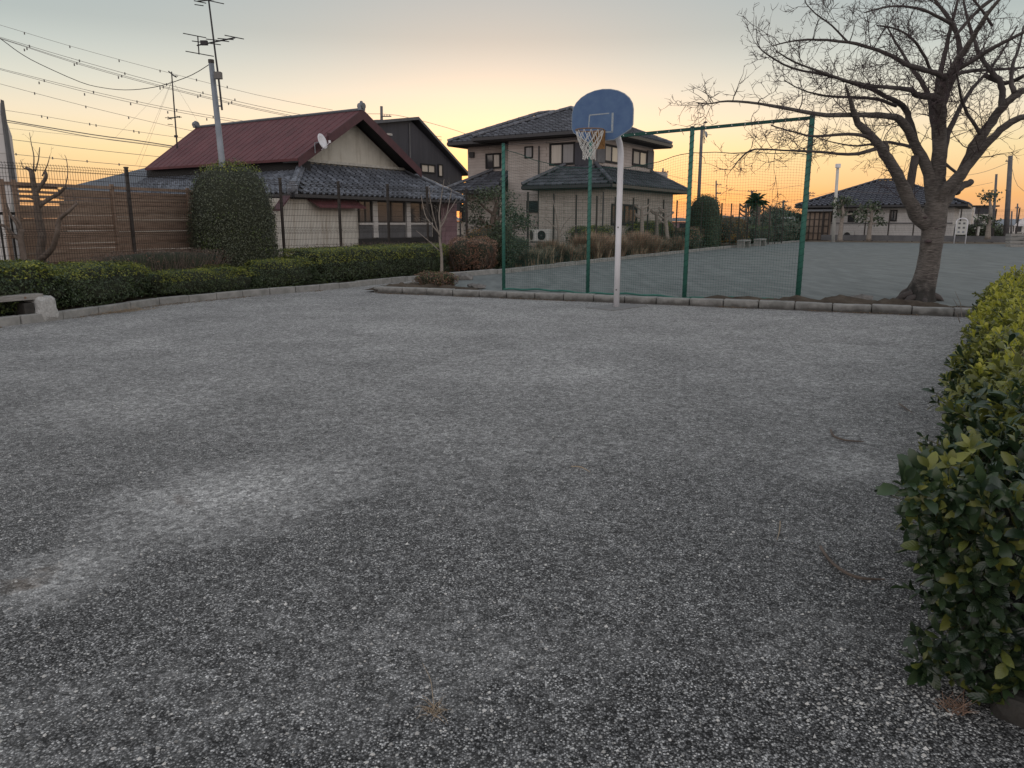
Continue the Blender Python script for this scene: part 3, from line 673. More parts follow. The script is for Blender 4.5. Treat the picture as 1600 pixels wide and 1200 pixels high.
cap.slab([BP.pt(s_d, zt + .02, 0), BP.pt(s_d, zt + .02, .38), BP.pt(s_c, zt - .42, .38), BP.pt(s_c, zt - .42, 0)], (0, 0, -.06)); cap.build('lean_to_verge', M['red_trim'], h1)
# window band
wy0 = 318
WPl = FW.shift(.02)
for x0, x1, gl in ((559, 581, ('glass', 'glass')), (587, 632, ('glass', 'glass')), (638, 674, ('glass', 'glass'))):
    s0, s1, z0, z1 = rect(WPl, x0, 317, x1, 349)
    z0 = WPl.hit(600, 348)[1]; z1 = EZ - .14
    window(WPl, s0, s1, z0, z1, h1, panes=2, frame_m='post_brown', glass=gl, fw=.05)
    zl = WPl.hit(600, 372)[1]
    MB().slab([WPl.pt(s0, zl), WPl.pt(s1, zl), WPl.pt(s1, z0 - .08), WPl.pt(s0, z0 - .08)], n2 * .03).build('lower_panel', M['grey_panel'], h1)
    MB().slab([WPl.pt(s0, z0 - .08), WPl.pt(s1, z0 - .08), WPl.pt(s1, z0), WPl.pt(s0, z0)], n2 * .08).build('sill', M['alu'], h1)
for x in (584, 636):
    s, _ = WPl.hit(x, 340); zb = WPl.hit(x, 371)[1]
    MB().slab([WPl.pt(s - .13, zb), WPl.pt(s + .13, zb), WPl.pt(s + .13, EZ - .13), WPl.pt(s - .13, EZ - .13)], n2 * .1).build('mullion_post', M['alu'], h1)
sA = WPl.hit(559, 340)[0]; sB = WPl.hit(686, 340)[0]; zl = WPl.hit(600, 372)[1]
MB().slab([WPl.pt(sA, .06), WPl.pt(sB, .06), WPl.pt(sB, zl), WPl.pt(sA, zl)], n2 * .015).build('base_band', M['black'], h1)
s0, s1 = WPl.hit(676, 340)[0], WPl.hit(688, 340)[0]
MB().slab([WPl.pt(s0, .06), WPl.pt(s1, .06), WPl.pt(s1, EZ - .13), WPl.pt(s0, EZ - .13)], n2 * .02).build('door', M['dark_eave'], h1)
cg = MB(); s0, s1 = WPl.hit(689, 340)[0], WPl.hit(713, 340)[0]; k = s0
while k < s1 - .02: cg.slab([WPl.pt(k, .06), WPl.pt(k + .045, .06), WPl.pt(k + .045, EZ - .13), WPl.pt(k, EZ - .13)], n2 * .03); k += .09
cg.slab([WPl.pt(s0, .06), WPl.pt(s1, .06), WPl.pt(s1, EZ - .13), WPl.pt(s0, EZ - .13)], n2 * .012); tag(cg.build('corrugated_panel', M['mauve'], h1), kind='stuff')
# downpipe at the right end
s_, _ = FE.hit(720, 330); q = FE.pt(s_, EZ - .15); q2 = WPl.pt(WPl.hit(719, 340)[0], EZ - .55)
MB().tube([q, q + Vector((0, 0, -.15)), q2, Vector((q2.x, q2.y, .1))], .035, 8).build('downpipe', M['gutter'], h1)
# second small roof box on gable + brackets
vb = FV.at(515, 214); MB().box(vb + n2 * .06, .3, .08, .24, U).build('vent_box', M['red_trim'], h1)
# annex roof behind, left
an = MB(); D0 = 33
pa = atY(228, 262, 35); pb = atY(100, 293, 30.5); pc = atY(300, 300, 30.5); 
an.slab([pa, pb, atY(100, 320, 30.5), atY(300, 320, 30.5), atY(330, 262, 35)], (0.3, .3, -.1)); an.build('annex_roof', M['slate_tile'], h1)
a_, b_ = atY(98, 300, 33.5), atY(340, 300, 33.5); MB().slab([(a_.x, 33.5, .05), (b_.x, 33.5, .05), (b_.x, 36, .05), (a_.x, 36, .05)], (0, 0, 2.75)).build('annex_wall', M['cream_tile'], h1)

sb0 = eL; sb1 = sl
MB().slab([sb0 + Vector((0,0,-.12)), sb1 + Vector((0,0,-.12)), sb1 + u3 * 1.2 + Vector((0,0,-.10)), sb0 + u3 * 1.2 + Vector((0,0,-.10))], (0, 0, -.04)).build('soffit', M['dark_eave'], h1)
# satellite dish on the gable verge
dp = FV.at(494, 222, .25)
dish = empty('satellite_dish', dp, 'white satellite dish on the left slope of the red gable', 'satellite dish')
ds = MB(); dn = Vector((.93, -.30, .28)).normalized(); t1_ = dn.orthogonal().normalized(); t2_ = dn.cross(t1_)
vs = [dp + dn * 0]; fs = []
for k in range(1, 4):
    for i in range(20): a = i * math.pi / 10; vs.append(dp + (t1_ * math.cos(a) + t2_ * math.sin(a)) * .27 * k / 3 + dn * .07 * (k / 3) ** 2)
for i in range(20): fs.append((0, 1 + i, 1 + (i + 1) % 20))
for k in range(2):
    for i in range(20): a = 1 + k * 20 + i; b = 1 + k * 20 + (i + 1) % 20; fs.append((a, a + 20, b + 20, b))
ds.add(vs, fs); o = ds.build('reflector', M['white'], dish, smooth=True); o.modifiers.new('s', 'SOLIDIFY').thickness = .015
fp = dp + dn * .36 + Vector((0, 0, -.14))
MB().tube([dp + Vector((0, 0, -.28)), fp], .012, 6).build('feed_arm', M['white'], dish); MB().box(fp + Vector((0, 0, .03)), .07, .07, .09).build('receiver', M['white'], dish)
lp = FV.at(490, 239, .08); MB().tube([dp + dn * -.05, Vector((lp.x, lp.y, dp.z - .05)), lp, lp + v3 * .35], .02, 6).build('mount', M['pole_grey'], dish)

# ------------------------------------------------------------------ dark shed-roofed house behind it
h0p = Plane(FE.pt(sR, 0).xy + Vector((0, 0)) + (-(-V)) * 9.5, U, -V)
h0 = empty('charcoal_house', h0p.pt(0, .1), 'charcoal clad house with a steep single-slope roof between the red roof and the beige house', 'house')
q = [h0p.at(588, 187), h0p.at(640, 187), h0p.at(722, 268), h0p.at(722, 330), h0p.at(585, 330)]
MB().slab([p for p in q], v3 * .3 * 10).build('wall', M['navy'], h0)
rA, rB = h0p.at(577, 189, .35), h0p.at(647, 183, .35); rC = h0p.at(727, 271, .35)
MB().slab([rA, rB, rB + v3 * 7, rA + v3 * 7], (0, 0, -.16)).build('roof', M['slate_tile'], h0)
MB().slab([rB, rC, rC + v3 * 7, rB + v3 * 7], (0, 0, -.16)).build('roof', M['slate_tile'], h0)
cs, _ = h0p.hit(639, 200); zt_ = h0p.hit(639, 190)[1]
MB().slab([h0p.pt(cs - .04, 1, .001), h0p.pt(cs + .04, 1, .001), h0p.pt(cs + .04, zt_ - .1, .001), h0p.pt(cs - .04, zt_ - .1, .001)], -Vector((V.x, V.y, 0)) * .05).build('corner_trim', M['grey_panel'], h0)
pwin(h0p, 657, 255, 680, 272, h0, panes=2, glass=('glass_sky',), fw=.09)
pwin(h0p, 684, 256, 692, 277, h0, panes=1, glass=('glass_sky',), fw=.08)
pwin(h0p, 604, 208, 612, 212, h0, panes=1, glass=('glass_sky',), fw=.03, frame_m='alu')
# ------------------------------------------------------------------ beige two-storey house
C2 = atY(930, 262, 36.5)
h2 = empty('beige_house', (C2.x, C2.y, .1), 'beige two-storey house with dark tiled hip roofs behind the basketball hoop', 'house')
A2 = Plane((C2.x, C2.y), V, -U)             # left face, running back left
B2 = Plane((C2.x, C2.y), U, -V)             # right face
EZ2 = A2.shift(.6).hit(893, 208)[1]
EZ2 = B2.shift(.7).hit(1043, 225)[1]
wtop = EZ2 - .12
sr = B2.hit(1020, 262)[0]; slf = A2.hit(794, 262)[0]
# protruding main block
A2b = A2.shift(-.9)
sl2 = A2b.hit(731, 262)[0]
c0 = C2.xy
def xy(a, b): q = c0 + U * a + V * b; return q
def box2(a0, a1, b0, b1, z0, z1, name, m, parent):
    P = [Vector((*xy(a, b), z0)) for a, b in ((a0, b0), (a1, b0), (a1, b1), (a0, b1))]
    return MB().slab(P, (0, 0, z1 - z0)).build(name, m, parent)
lowtop = B2.hit(980, 268)[1]
box2(0, sr, 0, slf, .06, wtop, 'wall', M['beige'], h2)
box2(.9, sr, slf, sl2, .06, wtop - .02, 'wall', M['beige'], h2)
def hip_roof(a0, a1, b0, b1, ez, pitch, ov, parent, tmat, tw=.32, tl=.30, faces=(0, 1, 2, 3), kind='flat', partial=None, cap=.16):
    """hip roof over rectangle in the (U,V) frame of c0"""
    a0 -= ov; a1 += ov; b0 -= ov; b1 += ov
    W_, H_ = a1 - a0, b1 - b0; r = min(W_, H_) / 2; rz = ez + r * pitch
    c = [Vector((*xy(a, b), ez)) for a, b in ((a0, b0), (a1, b0), (a1, b1), (a0, b1))]
    if W_ < H_: r0 = Vector((*xy((a0 + a1) / 2, b0 + r), rz)); r1 = Vector((*xy((a0 + a1) / 2, b1 - r), rz)); fc = [([c[0], c[1], r0], 0, 1), ([c[1], c[2], r1, r0], 1, 2), ([c[2], c[3], r1], 2, 3), ([c[3], c[0], r0, r1], 3, 0)]; hips = [(c[0], r0), (c[1], r0), (c[2], r1), (c[3], r1), (r0, r1)]
    else: r0 = Vector((*xy(a0 + r, (b0 + b1) / 2), rz)); r1 = Vector((*xy(a1 - r, (b0 + b1) / 2), rz)); fc = [([c[0], c[1], r1, r0], 0, 1), ([c[1], c[2], r1], 1, 2), ([c[2], c[3], r0, r1], 2, 3), ([c[3], c[0], r0], 3, 0)]; hips = [(c[0], r0), (c[3], r0), (c[1], r1), (c[2], r1), (r0, r1)]
    for i in faces:
        p, e0, e1 = fc[i]; tiled_face(p, c[e0], c[e1], tw, tl, tmat, parent, kind=kind, name='roof_tile')
    for a, b in hips: hm = MB(); ridge_caps(hm, a + Vector((0, 0, .08)), b + Vector((0, 0, .08)), cap, .3); hm.build('hip_ridge', tmat, parent)
    g = MB()
    for i in range(4):
        a, b = c[i], c[(i + 1) % 4]; g.bar(a + Vector((0, 0, -.08)), b + Vector((0, 0, -.08)), .14, .14)
    g.build('gutter', M['gutter'], parent)
    MB().slab([q + Vector((0, 0, -.16)) for q in c], (0, 0, -.04)).build('soffit', M['dark_eave'], parent)
    return c, r0, r1
hip_roof(0, sr, 0, slf + .9, EZ2, .42, .75, h2, M['slate_tile'])
hip_roof(.9, sr - .6, 1.5, sl2, EZ2 - .03, .44, .75, h2, M['slate_tile'], faces=(2, 3))
# ground floor bump-out and its roof
FA = A2.shift(1.0); FB = B2.shift(1.0)
slow = -(FA.hit(842, 330)[0]); 
sla = FA.hit(842, 300)[0]; srb = FB.hit(1052, 300)[0]
lz = FB.shift(.6).hit(1071, 298)[1]
box2(-1.0, srb, -1.0, sla, .07, lz - .1, 'ground_floor_wall', M['beige_low'], h2)
# skirt roofs
ea = A2.shift(1.6); eb = B2.shift(1.6)
cn = Vector((*xy(-1.6, -1.6), lz)); e_l = Vector((*xy(-1.6, sla + .6), lz)); e_r = Vector((*xy(srb + .6, -1.6), lz))
hz_ = lz + .95
t_c = Vector((*xy(0, 0), hz_)) + Vector((-U.x, -U.y, 0)) * .02 - v3 * .02
t_l = Vector((*xy(-.02, sla - .9), hz_)); t_r = Vector((*xy(srb - 1.0, -.02), hz_)); t_r2 = Vector((*xy(srb - 1.0, 3), hz_)); e_r2 = Vector((*xy(srb + .6, 3), lz))
tiled_face([cn, t_c, t_l, e_l], e_l, cn, .32, .30, M['slate_tile'], h2, kind='flat')
tiled_face([cn, e_r, t_r, t_c], cn, e_r, .32, .30, M['slate_tile'], h2, kind='flat')
tiled_face([e_r, e_r2, t_r2, t_r], e_r, e_r2, .32, .30, M['slate_tile'], h2, kind='flat')
tiled_face([e_l, t_l, Vector((*xy(0, sla + .6), lz))], e_l, Vector((*xy(0, sla + .6), lz)), .32, .30, M['slate_tile'], h2, kind='flat')
for a, b in ((cn, t_c), (e_l, t_l), (e_r, t_r)):
    hm = MB(); ridge_caps(hm, a + Vector((0, 0, .08)), b + Vector((0, 0, .08)), .15, .3); hm.build('hip_ridge', M['slate_tile'], h2)
g = MB(); dn_ = Vector((0, 0, -.09)); g.bar(e_l + dn_, cn + dn_, .13, .13); g.bar(cn + dn_, e_r + dn_, .13, .13); g.bar(e_r + dn_, e_r2 + dn_, .13, .13); g.build('gutter', M['gutter'], h2)
MB().slab([Vector((*xy(*ab), lz - .16)) for ab in ((-1.6, -1.6), (srb + .6, -1.6), (srb + .6, 3), (srb - .2, 3), (srb - .2, -.1), (-.1, -.1), (-.1, sla + .6), (-1.6, sla + .6))], (0, 0, -.03)).build('soffit', M['dark_eave'], h2)
# left ground-floor annex roof (px 700-800)
la = Plane(xy(-1.0, 0), V, -U); l_z = la.hit(760, 297)[1]
s_r = slf + .0; s_l = la.hit(692, 300)[0]
e1_ = Vector((*xy(-1.0, s_r), l_z)); e2_ = Vector((*xy(-1.0, s_l), l_z)); tz_ = A2b.hit(760, 268)[1]
k1 = Vector((*xy(.88, s_r), tz_)); k2 = Vector((*xy(.88, s_l - 1.9), tz_))
tiled_face([e1_, k1, k2, e2_], e2_, e1_, .32, .30, M['slate_tile'], h2, kind='flat')
hm = MB(); ridge_caps(hm, e2_ + Vector((0, 0, .08)), k2 + Vector((0, 0, .08)), .15, .3); hm.build('hip_ridge', M['slate_tile'], h2)
box2(-.2, 1.2, slf + .02, s_l - .7, .06, l_z - .08, 'annex_wall', M['beige_low'], h2)
MB().bar(e1_ + dn_, e2_ + dn_, .13, .13).build('gutter', M['gutter'], h2)
# windows
pwin(A2b, 759, 240, 783, 263, h2, panes=2, glass=('glass_sky', 'glass'), fw=.09)
pwin(A2, 820, 229, 833, 247, h2, panes=1, glass=('curtain',), fw=.06)
pwin(A2, 859, 224, 899, 257, h2, panes=2, glass=('curtain', 'glass_sky'), fw=.10)
s0, s1, z0, z1 = rect(A2, 900, 223, 922, 258); wall_panel(A2.shift(.09), s0, s1, z0, z1, .09, 'shutter_box', M['navy'], h2)
pwin(B2, 944, 224, 966, 257, h2, panes=2, glass=('curtain', 'glass_sky'), fw=.10)
s0, s1, z0, z1 = rect(B2, 932, 222, 943, 255); wall_panel(B2.shift(.08), s0, s1, z0, z1, .08, 'shutter_box', M['grey_panel'], h2)
pwin(B2, 988, 232, 1010, 262, h2, panes=2, glass=('curtain', 'glass_sky'), fw=.12)
s0, s1, z0, z1 = rect(B2, 1011, 235, 1019, 264); wall_panel(B2.shift(.08), s0, s1, z0, z1, .08, 'shutter_box', M['grey_panel'], h2)
ALo = Plane(xy(-1.0, -1.0), V, -U); BLo = Plane(xy(-1.0, -1.0), U, -V)
pwin(ALo, 822, 314, 842, 332, h2, panes=1, glass=('glass',), fw=.08) if False else None
s0, s1, z0, z1 = rect(A2, 823, 314, 841, 332); window(A2, s0, s1, z0, z1, h2, panes=1, glass=('glass',), fw=.08)
pwin(BLo, 955, 318, 994, 352, h2, panes=2, glass=('glass', 'glass'), fw=.10)
AAn = Plane(xy(-.2, 0), V, -U); pwin(AAn, 721, 319, 731, 346, h2, panes=1, glass=('glass',), fw=.06)
vb = A2b.at(738, 242, .05); MB().box(vb, .1, .3, .28, U).build('vent_hood', M['black'], h2)
for pl, x, ya in ((A2, 843, 228), (B2, 1019, 235), (BLo, 941, 300), (A2, 929, 240)):
    s, z = pl.hit(x, ya); q = pl.pt(s, z, .06); zb = .1 if pl is BLo or x == 843 else hz_
    MB().tube([Vector((q.x, q.y, z)), Vector((q.x, q.y, zb))], .035, 6).build('downpipe', M['gutter'], h2)
# small balcony stub at the far right
s0, s1, z0, z1 = rect(B2.shift(-.3), 1010, 268, 1028, 290); wall_panel(B2.shift(.25), s0, s1, z0, z1, .6, 'balcony_wall', M['beige'], h2)

# ------------------------------------------------------------------ bungalow beyond the field
P3 = far0 + u3 * 3.5
B3 = Plane((P3.x, P3.y), -V, -U)
s0, zb = B3.hit(1262, 324); s1, _ = B3.hit(1492, 320)
ez3 = B3.shift(.6).hit(1262, 321.5)[1]
h3 = empty('white_bungalow', B3.pt(s0, .1), 'white single-storey house with a blue-grey tiled hip roof beyond the field', 'house')
MB().slab([B3.pt(s0, .08), B3.pt(s1, .08), B3.pt(s1, .08) + u3 * 9, B3.pt(s0, .08) + u3 * 9], (0, 0, ez3 - .2)).build('wall', M['offwhite'], h3)
c0 = B3.pt(s0, 0).xy
def xy(a, b): return c0 + U * a - V * b
rz3 = B3.shift(-4.7).hit(1392, 282)[1]
hip_roof(0, 9, 0, s1 - s0, ez3, (rz3 - ez3) / 5.3, .8, h3, M['blue_tile'], tw=.40, tl=.40, faces=(0, 1, 2, 3), kind='rib', cap=.14)
for x0, y0, x1, y1 in ((1293, 330, 1300, 347), (1302.5, 336, 1306, 346), (1326, 329, 1335, 347), (1391.5, 328, 1401, 346)):
    pwin(B3, x0, y0, x1, y1, h3, panes=1, glass=('curtain',) if x0 < 1300 else ('glass',), fw=.10)
s_, z_ = B3.hit(1400, 349); MB().slab([B3.pt(s0, z_ - .03), B3.pt(s1, z_ - .03), B3.pt(s1, z_ + .06), B3.pt(s0, z_ + .06)], n2 * 0 + Vector((-U.x, -U.y, 0)) * .03).build('belt_trim', M['grey_panel'], h3)
# brown glazed porch at the left end
PP = B3.shift(1.0)
a, b, z0, z1 = rect(PP, 1259, 331, 1293, 368)
MB().slab([PP.pt(a, .09), PP.pt(b, .09), PP.pt(b, z1), PP.pt(a, z1)], u3 * .98).build('porch_wall', M['brown_panel'], h3)
fr = MB()
for k in range(6):
    s_ = a + (b - a) * k / 5; fr.bar(PP.pt(s_, .1, .03), PP.pt(s_, z1, .03), .07, .07, up=(1, 0, 0))
for k in range(5):
    z_ = .15 + (z1 - .2) * k / 4; fr.bar(PP.pt(a, z_, .03), PP.pt(b, z_, .03), .05, .05)
fr.build('porch_frame', M['post_brown'], h3)
MB().slab([PP.pt(a - .2, z1 + .02, .3), PP.pt(b + .2, z1 + .02, .3), PP.pt(b + .2, z1 + .3, -.95), PP.pt(a - .2, z1 + .3, -.95)], (0, 0, .05)).build('porch_roof', M['grey_panel'], h3)

def ac_unit(q, ax, label, w=.8, h=.62):
    r = empty('air_conditioner', (q[0], q[1], q[2]), label, 'air conditioner', 'outdoor air conditioner units')
    X = Vector((ax[0], ax[1], 0)).normalized(); n_ = Vector((X.y, -X.x, 0)); c = Vector(q)
    MB().box(c + Vector((0, 0, h / 2 + .08)), w, .3, h, ax).build('casing', M['ac'], r, bevel=.02)
    fc = c + n_ * .155 + X * -w * .13 + Vector((0, 0, h / 2 + .08))
    MB().tube([fc, fc + n_ * .02], h * .4, 20).build('fan_grille', M['black'], r); MB().tube([fc + n_ * .02, fc + n_ * .04], h * .08, 10).build('fan_hub', M['grey_panel'], r)
    for sgn in (-1, 1): MB().box(c + X * sgn * w * .35 + Vector((0, 0, .04)), .08, .32, .08, ax).build('foot', M['grey_panel'], r)
    return r
q = A2.shift(1.7).at(851, 385); ac_unit((q.x, q.y, .55), -V, 'air conditioner unit with its round fan facing us, behind the ball net', w=.66, h=.56)
q = A2.shift(1.7).at(836, 385); ac_unit((q.x, q.y, .55), -V - U * .8, 'air conditioner unit seen from its end, left of the other one', w=.6, h=.56)
q = B3.shift(.5).at(1326, 368); ac_unit((q.x, q.y, .12), -V, 'air conditioner unit at the foot of the white bungalow wall')


# ------------------------------------------------------------------ welded-mesh boundary fence
FA_ = Vector((-7.9, 15.2)); FB_ = Vector((-5.75, 19.3)); FE_ = Vector((-1.7, 25.0)); FF_ = Vector((19.0, 53.0)); FG_ = far0.xy + U * 2 + V * .5
def on_seg(px, a, b):
    r = ray(px, 340); r2 = Vector((r.x, r.y)); d = b - a
    den = r2.x * (-d.y) - r2.y * (-d.x)
    s_ = (r2.x * a.y - r2.y * a.x) / (r2.x * (-d.y) - r2.y * (-d.x)) if False else None
    # solve a + d*s = r2*t
    det = d.x * (-r2.y) + r2.x * d.y
    s_ = (-a.x * (-r2.y) - r2.x * a.y) / det
    return a + d * s_
mf = empty('boundary_fence', (FB_.x, FB_.y, .1), 'tall dark brown welded wire mesh fence running past all the houses', 'fence')
posts = []
H0 = 2.57
for px, seg in ((205, (FA_, FB_)), (330, (FA_, FB_)), (441, (FA_, FB_)), (531, (FB_, FE_)), (607, (FB_, FE_)), (668, (FB_, FE_)), (729, (FB_, FE_)), (779, (FE_, FF_)), (825, (FE_, FF_)), (865, (FE_, FF_)), (900, (FE_, FF_)), (932, (FE_, FF_)), (961, (FE_, FF_)), (989, (FE_, FF_)),
                (1012, (FE_, FF_)), (1036, (FE_, FF_)), (1057, (FE_, FF_)), (1078, (FE_, FF_)), (1096, (FE_, FF_)), (1112, (FE_, FF_)), (1127, (FE_, FF_)), (1142, (FE_, FF_)), (1155, (FE_, FF_)), (1169, (FE_, FF_)), (1182, (FE_, FF_)), (1192, (FE_, FF_)), (1203, (FE_, FF_)), (1213, (FE_, FF_)), (1224, (FE_, FF_))):
    posts.append(on_seg(px, *seg))
first = posts[0] - (posts[1] - posts[0]) * 1.35; posts = [first - (posts[1] - posts[0]), first] + posts
def fence_run(root, posts, H, near_m=27, zb=.1):
    for i, p in enumerate(posts):
        d = (posts[min(i + 1, len(posts) - 1)] - posts[max(i - 1, 0)]).normalized()
        mb = MB(); mb.box((p.x, p.y, (H + zb) / 2), .055 if H > 2.5 else .09, .055, H - zb, d); mb.box((p.x, p.y, H + .01), .07, .07, .025, d)
        po = mb.build('post', M['post_brown'], root)
    for a, b in zip(posts[:-1], posts[1:]):
        d = (b - a); L_ = d.length; d = d / L_; nrm = Vector((-d.y, d.x)); off = -nrm * .045
        dist = (a + b).length / 2; mb = MB(); r = .0036 if dist < 24 else .003 if dist < near_m else .0032
        step = .05 if dist < near_m else .10
        z0 = .18; z1 = H - .03
        prof = [(z0, 0), (1.26, 0), (1.30, .05), (1.34, 0), (z1 - .12, 0), (z1 - .07, .035), (z1 - .02, 0), (z1, 0)]
        n = int(L_ / step)
        for k in range(n + 1):
            q = a + d * (k * step) + off
            mb.tube([(q.x - nrm.x * o_, q.y - nrm.y * o_, z) for z, o_ in prof], r, 3, cap=False)
        z = z0
        hs = []
        while z < z1 - .1: hs.append((z, 0)); z += .15 if dist < near_m else .3
        hs += [(1.26, 0), (1.30, .05), (1.34, 0), (z1 - .12, 0), (z1 - .07, .035), (z1 - .02, 0)]
        for z, o_ in hs:
            p0 = a + off - nrm * o_; p1 = b + off - nrm * o_; mb.tube([(p0.x, p0.y, z), (p1.x, p1.y, z)], r * 1.15, 3, cap=False)
        tag(mb.build('wire_mesh', M['wire'], root), kind='stuff')
fence_run(mf, posts, H0)
# second stretch behind the far verge, in front of the bungalow
ff = empty('far_boundary_fence', (far0.x, far0.y, .1), 'thin dark mesh fence on a low wall in front of the white bungalow', 'fence')
FP = Plane((far0.x + U.x * 2.3, far0.y + U.y * 2.3), -V, -U)
fp2 = [FP.pt(FP.hit(px, 350)[0], 0).xy for px in (1285, 1317, 1352, 1389, 1428, 1462, 1500, 1527, 1554, 1590, 1630)]
fence_run(ff, fp2, 2.45, near_m=0)
a_, b_ = fp2[0], fp2[-1]
lw = MB(); c_ = (a_ + b_) / 2; lw.box((c_.x, c_.y, .35), (b_ - a_).length, .14, .42, (b_ - a_)); lw.build('base_wall', M['grey_panel'], ff)

# ------------------------------------------------------------------ slatted timber screen behind the mesh, left
SA = Vector((-8.9, 15.0)); 
dS = (FB_ - FA_).normalized(); nS = Vector((-dS.y, dS.x))
SP = Plane(FA_ + nS * .7, dS, -nS)
sf = empty('timber_screen', (*SP.pt(0, .1).xy, .1), 'weathered reddish timber slat screen behind the wire mesh, left of the round bush', 'fence')
s_a = SP.hit(8, 300)[0]; s_b = SP.hit(318, 300)[0]
zt_a = SP.hit(10, 289)[1]; zt_b = SP.hit(296, 301)[1]; zt = (zt_a + zt_b) / 2
pxs = [8, 27, 95, 178, 295]; cuts = [SP.hit(x, 340)[0] for x in pxs]
cuts = cuts + [cuts[-1] + 2.1]
for c in cuts[:2] + cuts[3:]:
    q = SP.pt(c, .1, .035); MB().box((q.x, q.y, (zt + .12) / 2 + .03), .07, .05, zt + .02, dS).build('post', M['wood_slat'], sf)
rng = random.Random(4)
for i in range(len(cuts) - 1):
    a, b = cuts[i], cuts[i + 1]
    if b - a < .5: continue
    z = .16
    while z < zt - .02:
        h = .050; q0 = SP.pt(a, z); q1 = SP.pt(b, z)
        # the top courses at the left end have wider gaps where the sky shows
        gap = -.004 + (.040 if (i <= 1 and z > zt - .40) else 0) + (rng.choice((0, 0, 0, 0, 0, .012)))
        sag = rng.uniform(-.005, .005); tilt = rng.uniform(-.004, .004)
        mb = MB(); n_ = Vector((SP.n.x, SP.n.y, 0)) * (.010 + rng.uniform(-.006, .01))
        m_ = (q0 + q1) / 2 + Vector((0, 0, sag)); pts = [q0 + n_ + Vector((0, 0, -tilt)), m_ + n_, q1 + n_ + Vector((0, 0, tilt))]
        mb.bar(pts[0], pts[1], .014, h); mb.bar(pts[1], pts[2], .014, h)
        mb.build('slat', M['wood_slat'] if rng.random() < .6 else M['wood_slat_b'], sf)
        z += h + gap
for zz in (.55, 1.25, zt + .03):
    q0 = SP.pt(cuts[0], zz, .045 if zz > 1.5 else -.035); q1 = SP.pt(cuts[-1], zz, .045 if zz > 1.5 else -.035); MB().bar(q0, q1, .03, .06).build('rail', M['wood_slat'], sf)

# left edge: pale building flank and black picket fence
lb = empty('pale_gable_building', atY(0, 400, 19).xy.to_3d(), 'pale grey building whose sloping edge rises at the left border', 'building')
q = [atY(-40, 60, 19), atY(1, 176, 19), atY(17, 300, 19), atY(18, 430, 19)]; q[3].z = 0; a = atY(-160, 60, 19); b = atY(-160, 430, 19); b.z = 0
MB().slab([a, q[0], q[1], q[2], q[3], b], (-3, 5, 0)).build('wall', M['offwhite'], lb)
MB().slab([q[1] + Vector((.02, -.03, 0)), q[2] + Vector((.02, -.03, 0)), q[2] + Vector((.10, -.03, 0)), q[1] + Vector((.06, -.03, .3))], (-.05, .2, 0)).build('edge_trim', M['grey_panel'], lb)
pk = empty('picket_fence', G(20, 420).xy.to_3d() * 1.0, 'black vertical bar fence at the left border beside the timber screen', 'fence')
pA = atY(-60, 330, 13.9); pB = atY(33, 333, 15.0)
d_ = (pB - pA).xy; n = int(d_.length / .115); ztp = atY(10, 331, 14.5).z
for k in range(n + 1):
    p = pA.xy + d_ * k / n; MB().box((p.x, p.y, (ztp + .1) / 2), .028, .028, ztp - .1, d_).build('picket', M['black'], pk)
for zz in (.3, ztp - .03):
    MB().bar((pA.x, pA.y, zz), (pB.x, pB.y, zz), .035, .05).build('rail', M['black'], pk)

# ------------------------------------------------------------------ granite bench with timber seat, left
near = G(97, 500); bc = near - v3 * .05
bn = empty('park_bench', near, 'low bench with a weathered grey plank seat on rough granite end blocks', 'bench')
def block_(c, name):
    mb = MB(); vs, fs = ICO3; X = u3; Y = v3
    pts = []
    for v in vs:
        q = superpt(v, 9); nz = noise.noise(q * 2.3 + Vector((c.x, 3, 1))) * .06 + noise.noise(q * 6) * .02
        if abs(v.z) > .8: nz *= .25
        q = q * (1 + nz); taper = 1 - .06 * (q.z > 0)
        pts.append(c + X * q.x * .155 * (1 + .12 * (q.z < -.2)) + Y * q.y * .25 + Vector((0, 0, q.z * .195 + .19)))
    mb.add(pts, fs); return mb.build(name, M['granite'], bn, smooth=False)
e1 = near - u3 * .18 + v3 * .26; block_(e1, 'end_block'); block_(e1 - u3 * 1.75, 'end_block')
for sg, c in ((1, e1), (-1, e1 - u3 * 1.75)):
    cc = c - u3 * .24 * sg; MB().box((cc.x, cc.y, .15), .14, .38, .30, U).build('inner_foot', M['dark_stone'], bn, bevel=.015)
st_ = MB()
for k in range(3):
    c = e1 - u3 * .90 + v3 * (k - 1) * .125; st_ = MB().box((c.x, c.y, .385), 1.78, .118, .085, U); st_.build('seat_plank', M['bench_wood'], bn, bevel=.01)
for k in (-1, 1):
    c = e1 - u3 * (.9 + .62 * k) + v3 * -.188; MB().tube([c + Vector((0, 0, .385)), c - v3 * .012 + Vector((0, 0, .385))], .016, 8).build('bolt', M['rust'], bn)

# ------------------------------------------------------------------ basketball hoop
hb = G(963, 480); 
hoop = empty('basketball_hoop', hb, 'faded blue fan-shaped backboard with rusty rim and white net on a curved white pole', 'basketball hoop')
top = atY(965.5, 232, hb.y); bd_c = atY(941, 196, hb.y - .42)   # board centre region
PD = (-u3)                                                     # the board faces back along the kerbs
pz = 3.02
pr = .052
pts = [Vector((hb.x, hb.y, -.02)), Vector((hb.x, hb.y, 1.3)), Vector((hb.x, hb.y, 2.62))]
BP0 = Vector((hb.x, hb.y, 0)) + PD * .60                         # where the pole meets the back of the board
for k in range(1, 9):
    a = k / 8 * math.pi / 2; pts.append(Vector((hb.x, hb.y, 2.62)) + PD * (.40 * (1 - math.cos(a))) + Vector((0, 0, .40 * math.sin(a))))
pts.append(BP0 + Vector((0, 0, 3.02)))
MB().tube(pts, pr, 20).build('pole', M['white'], hoop, smooth=True)
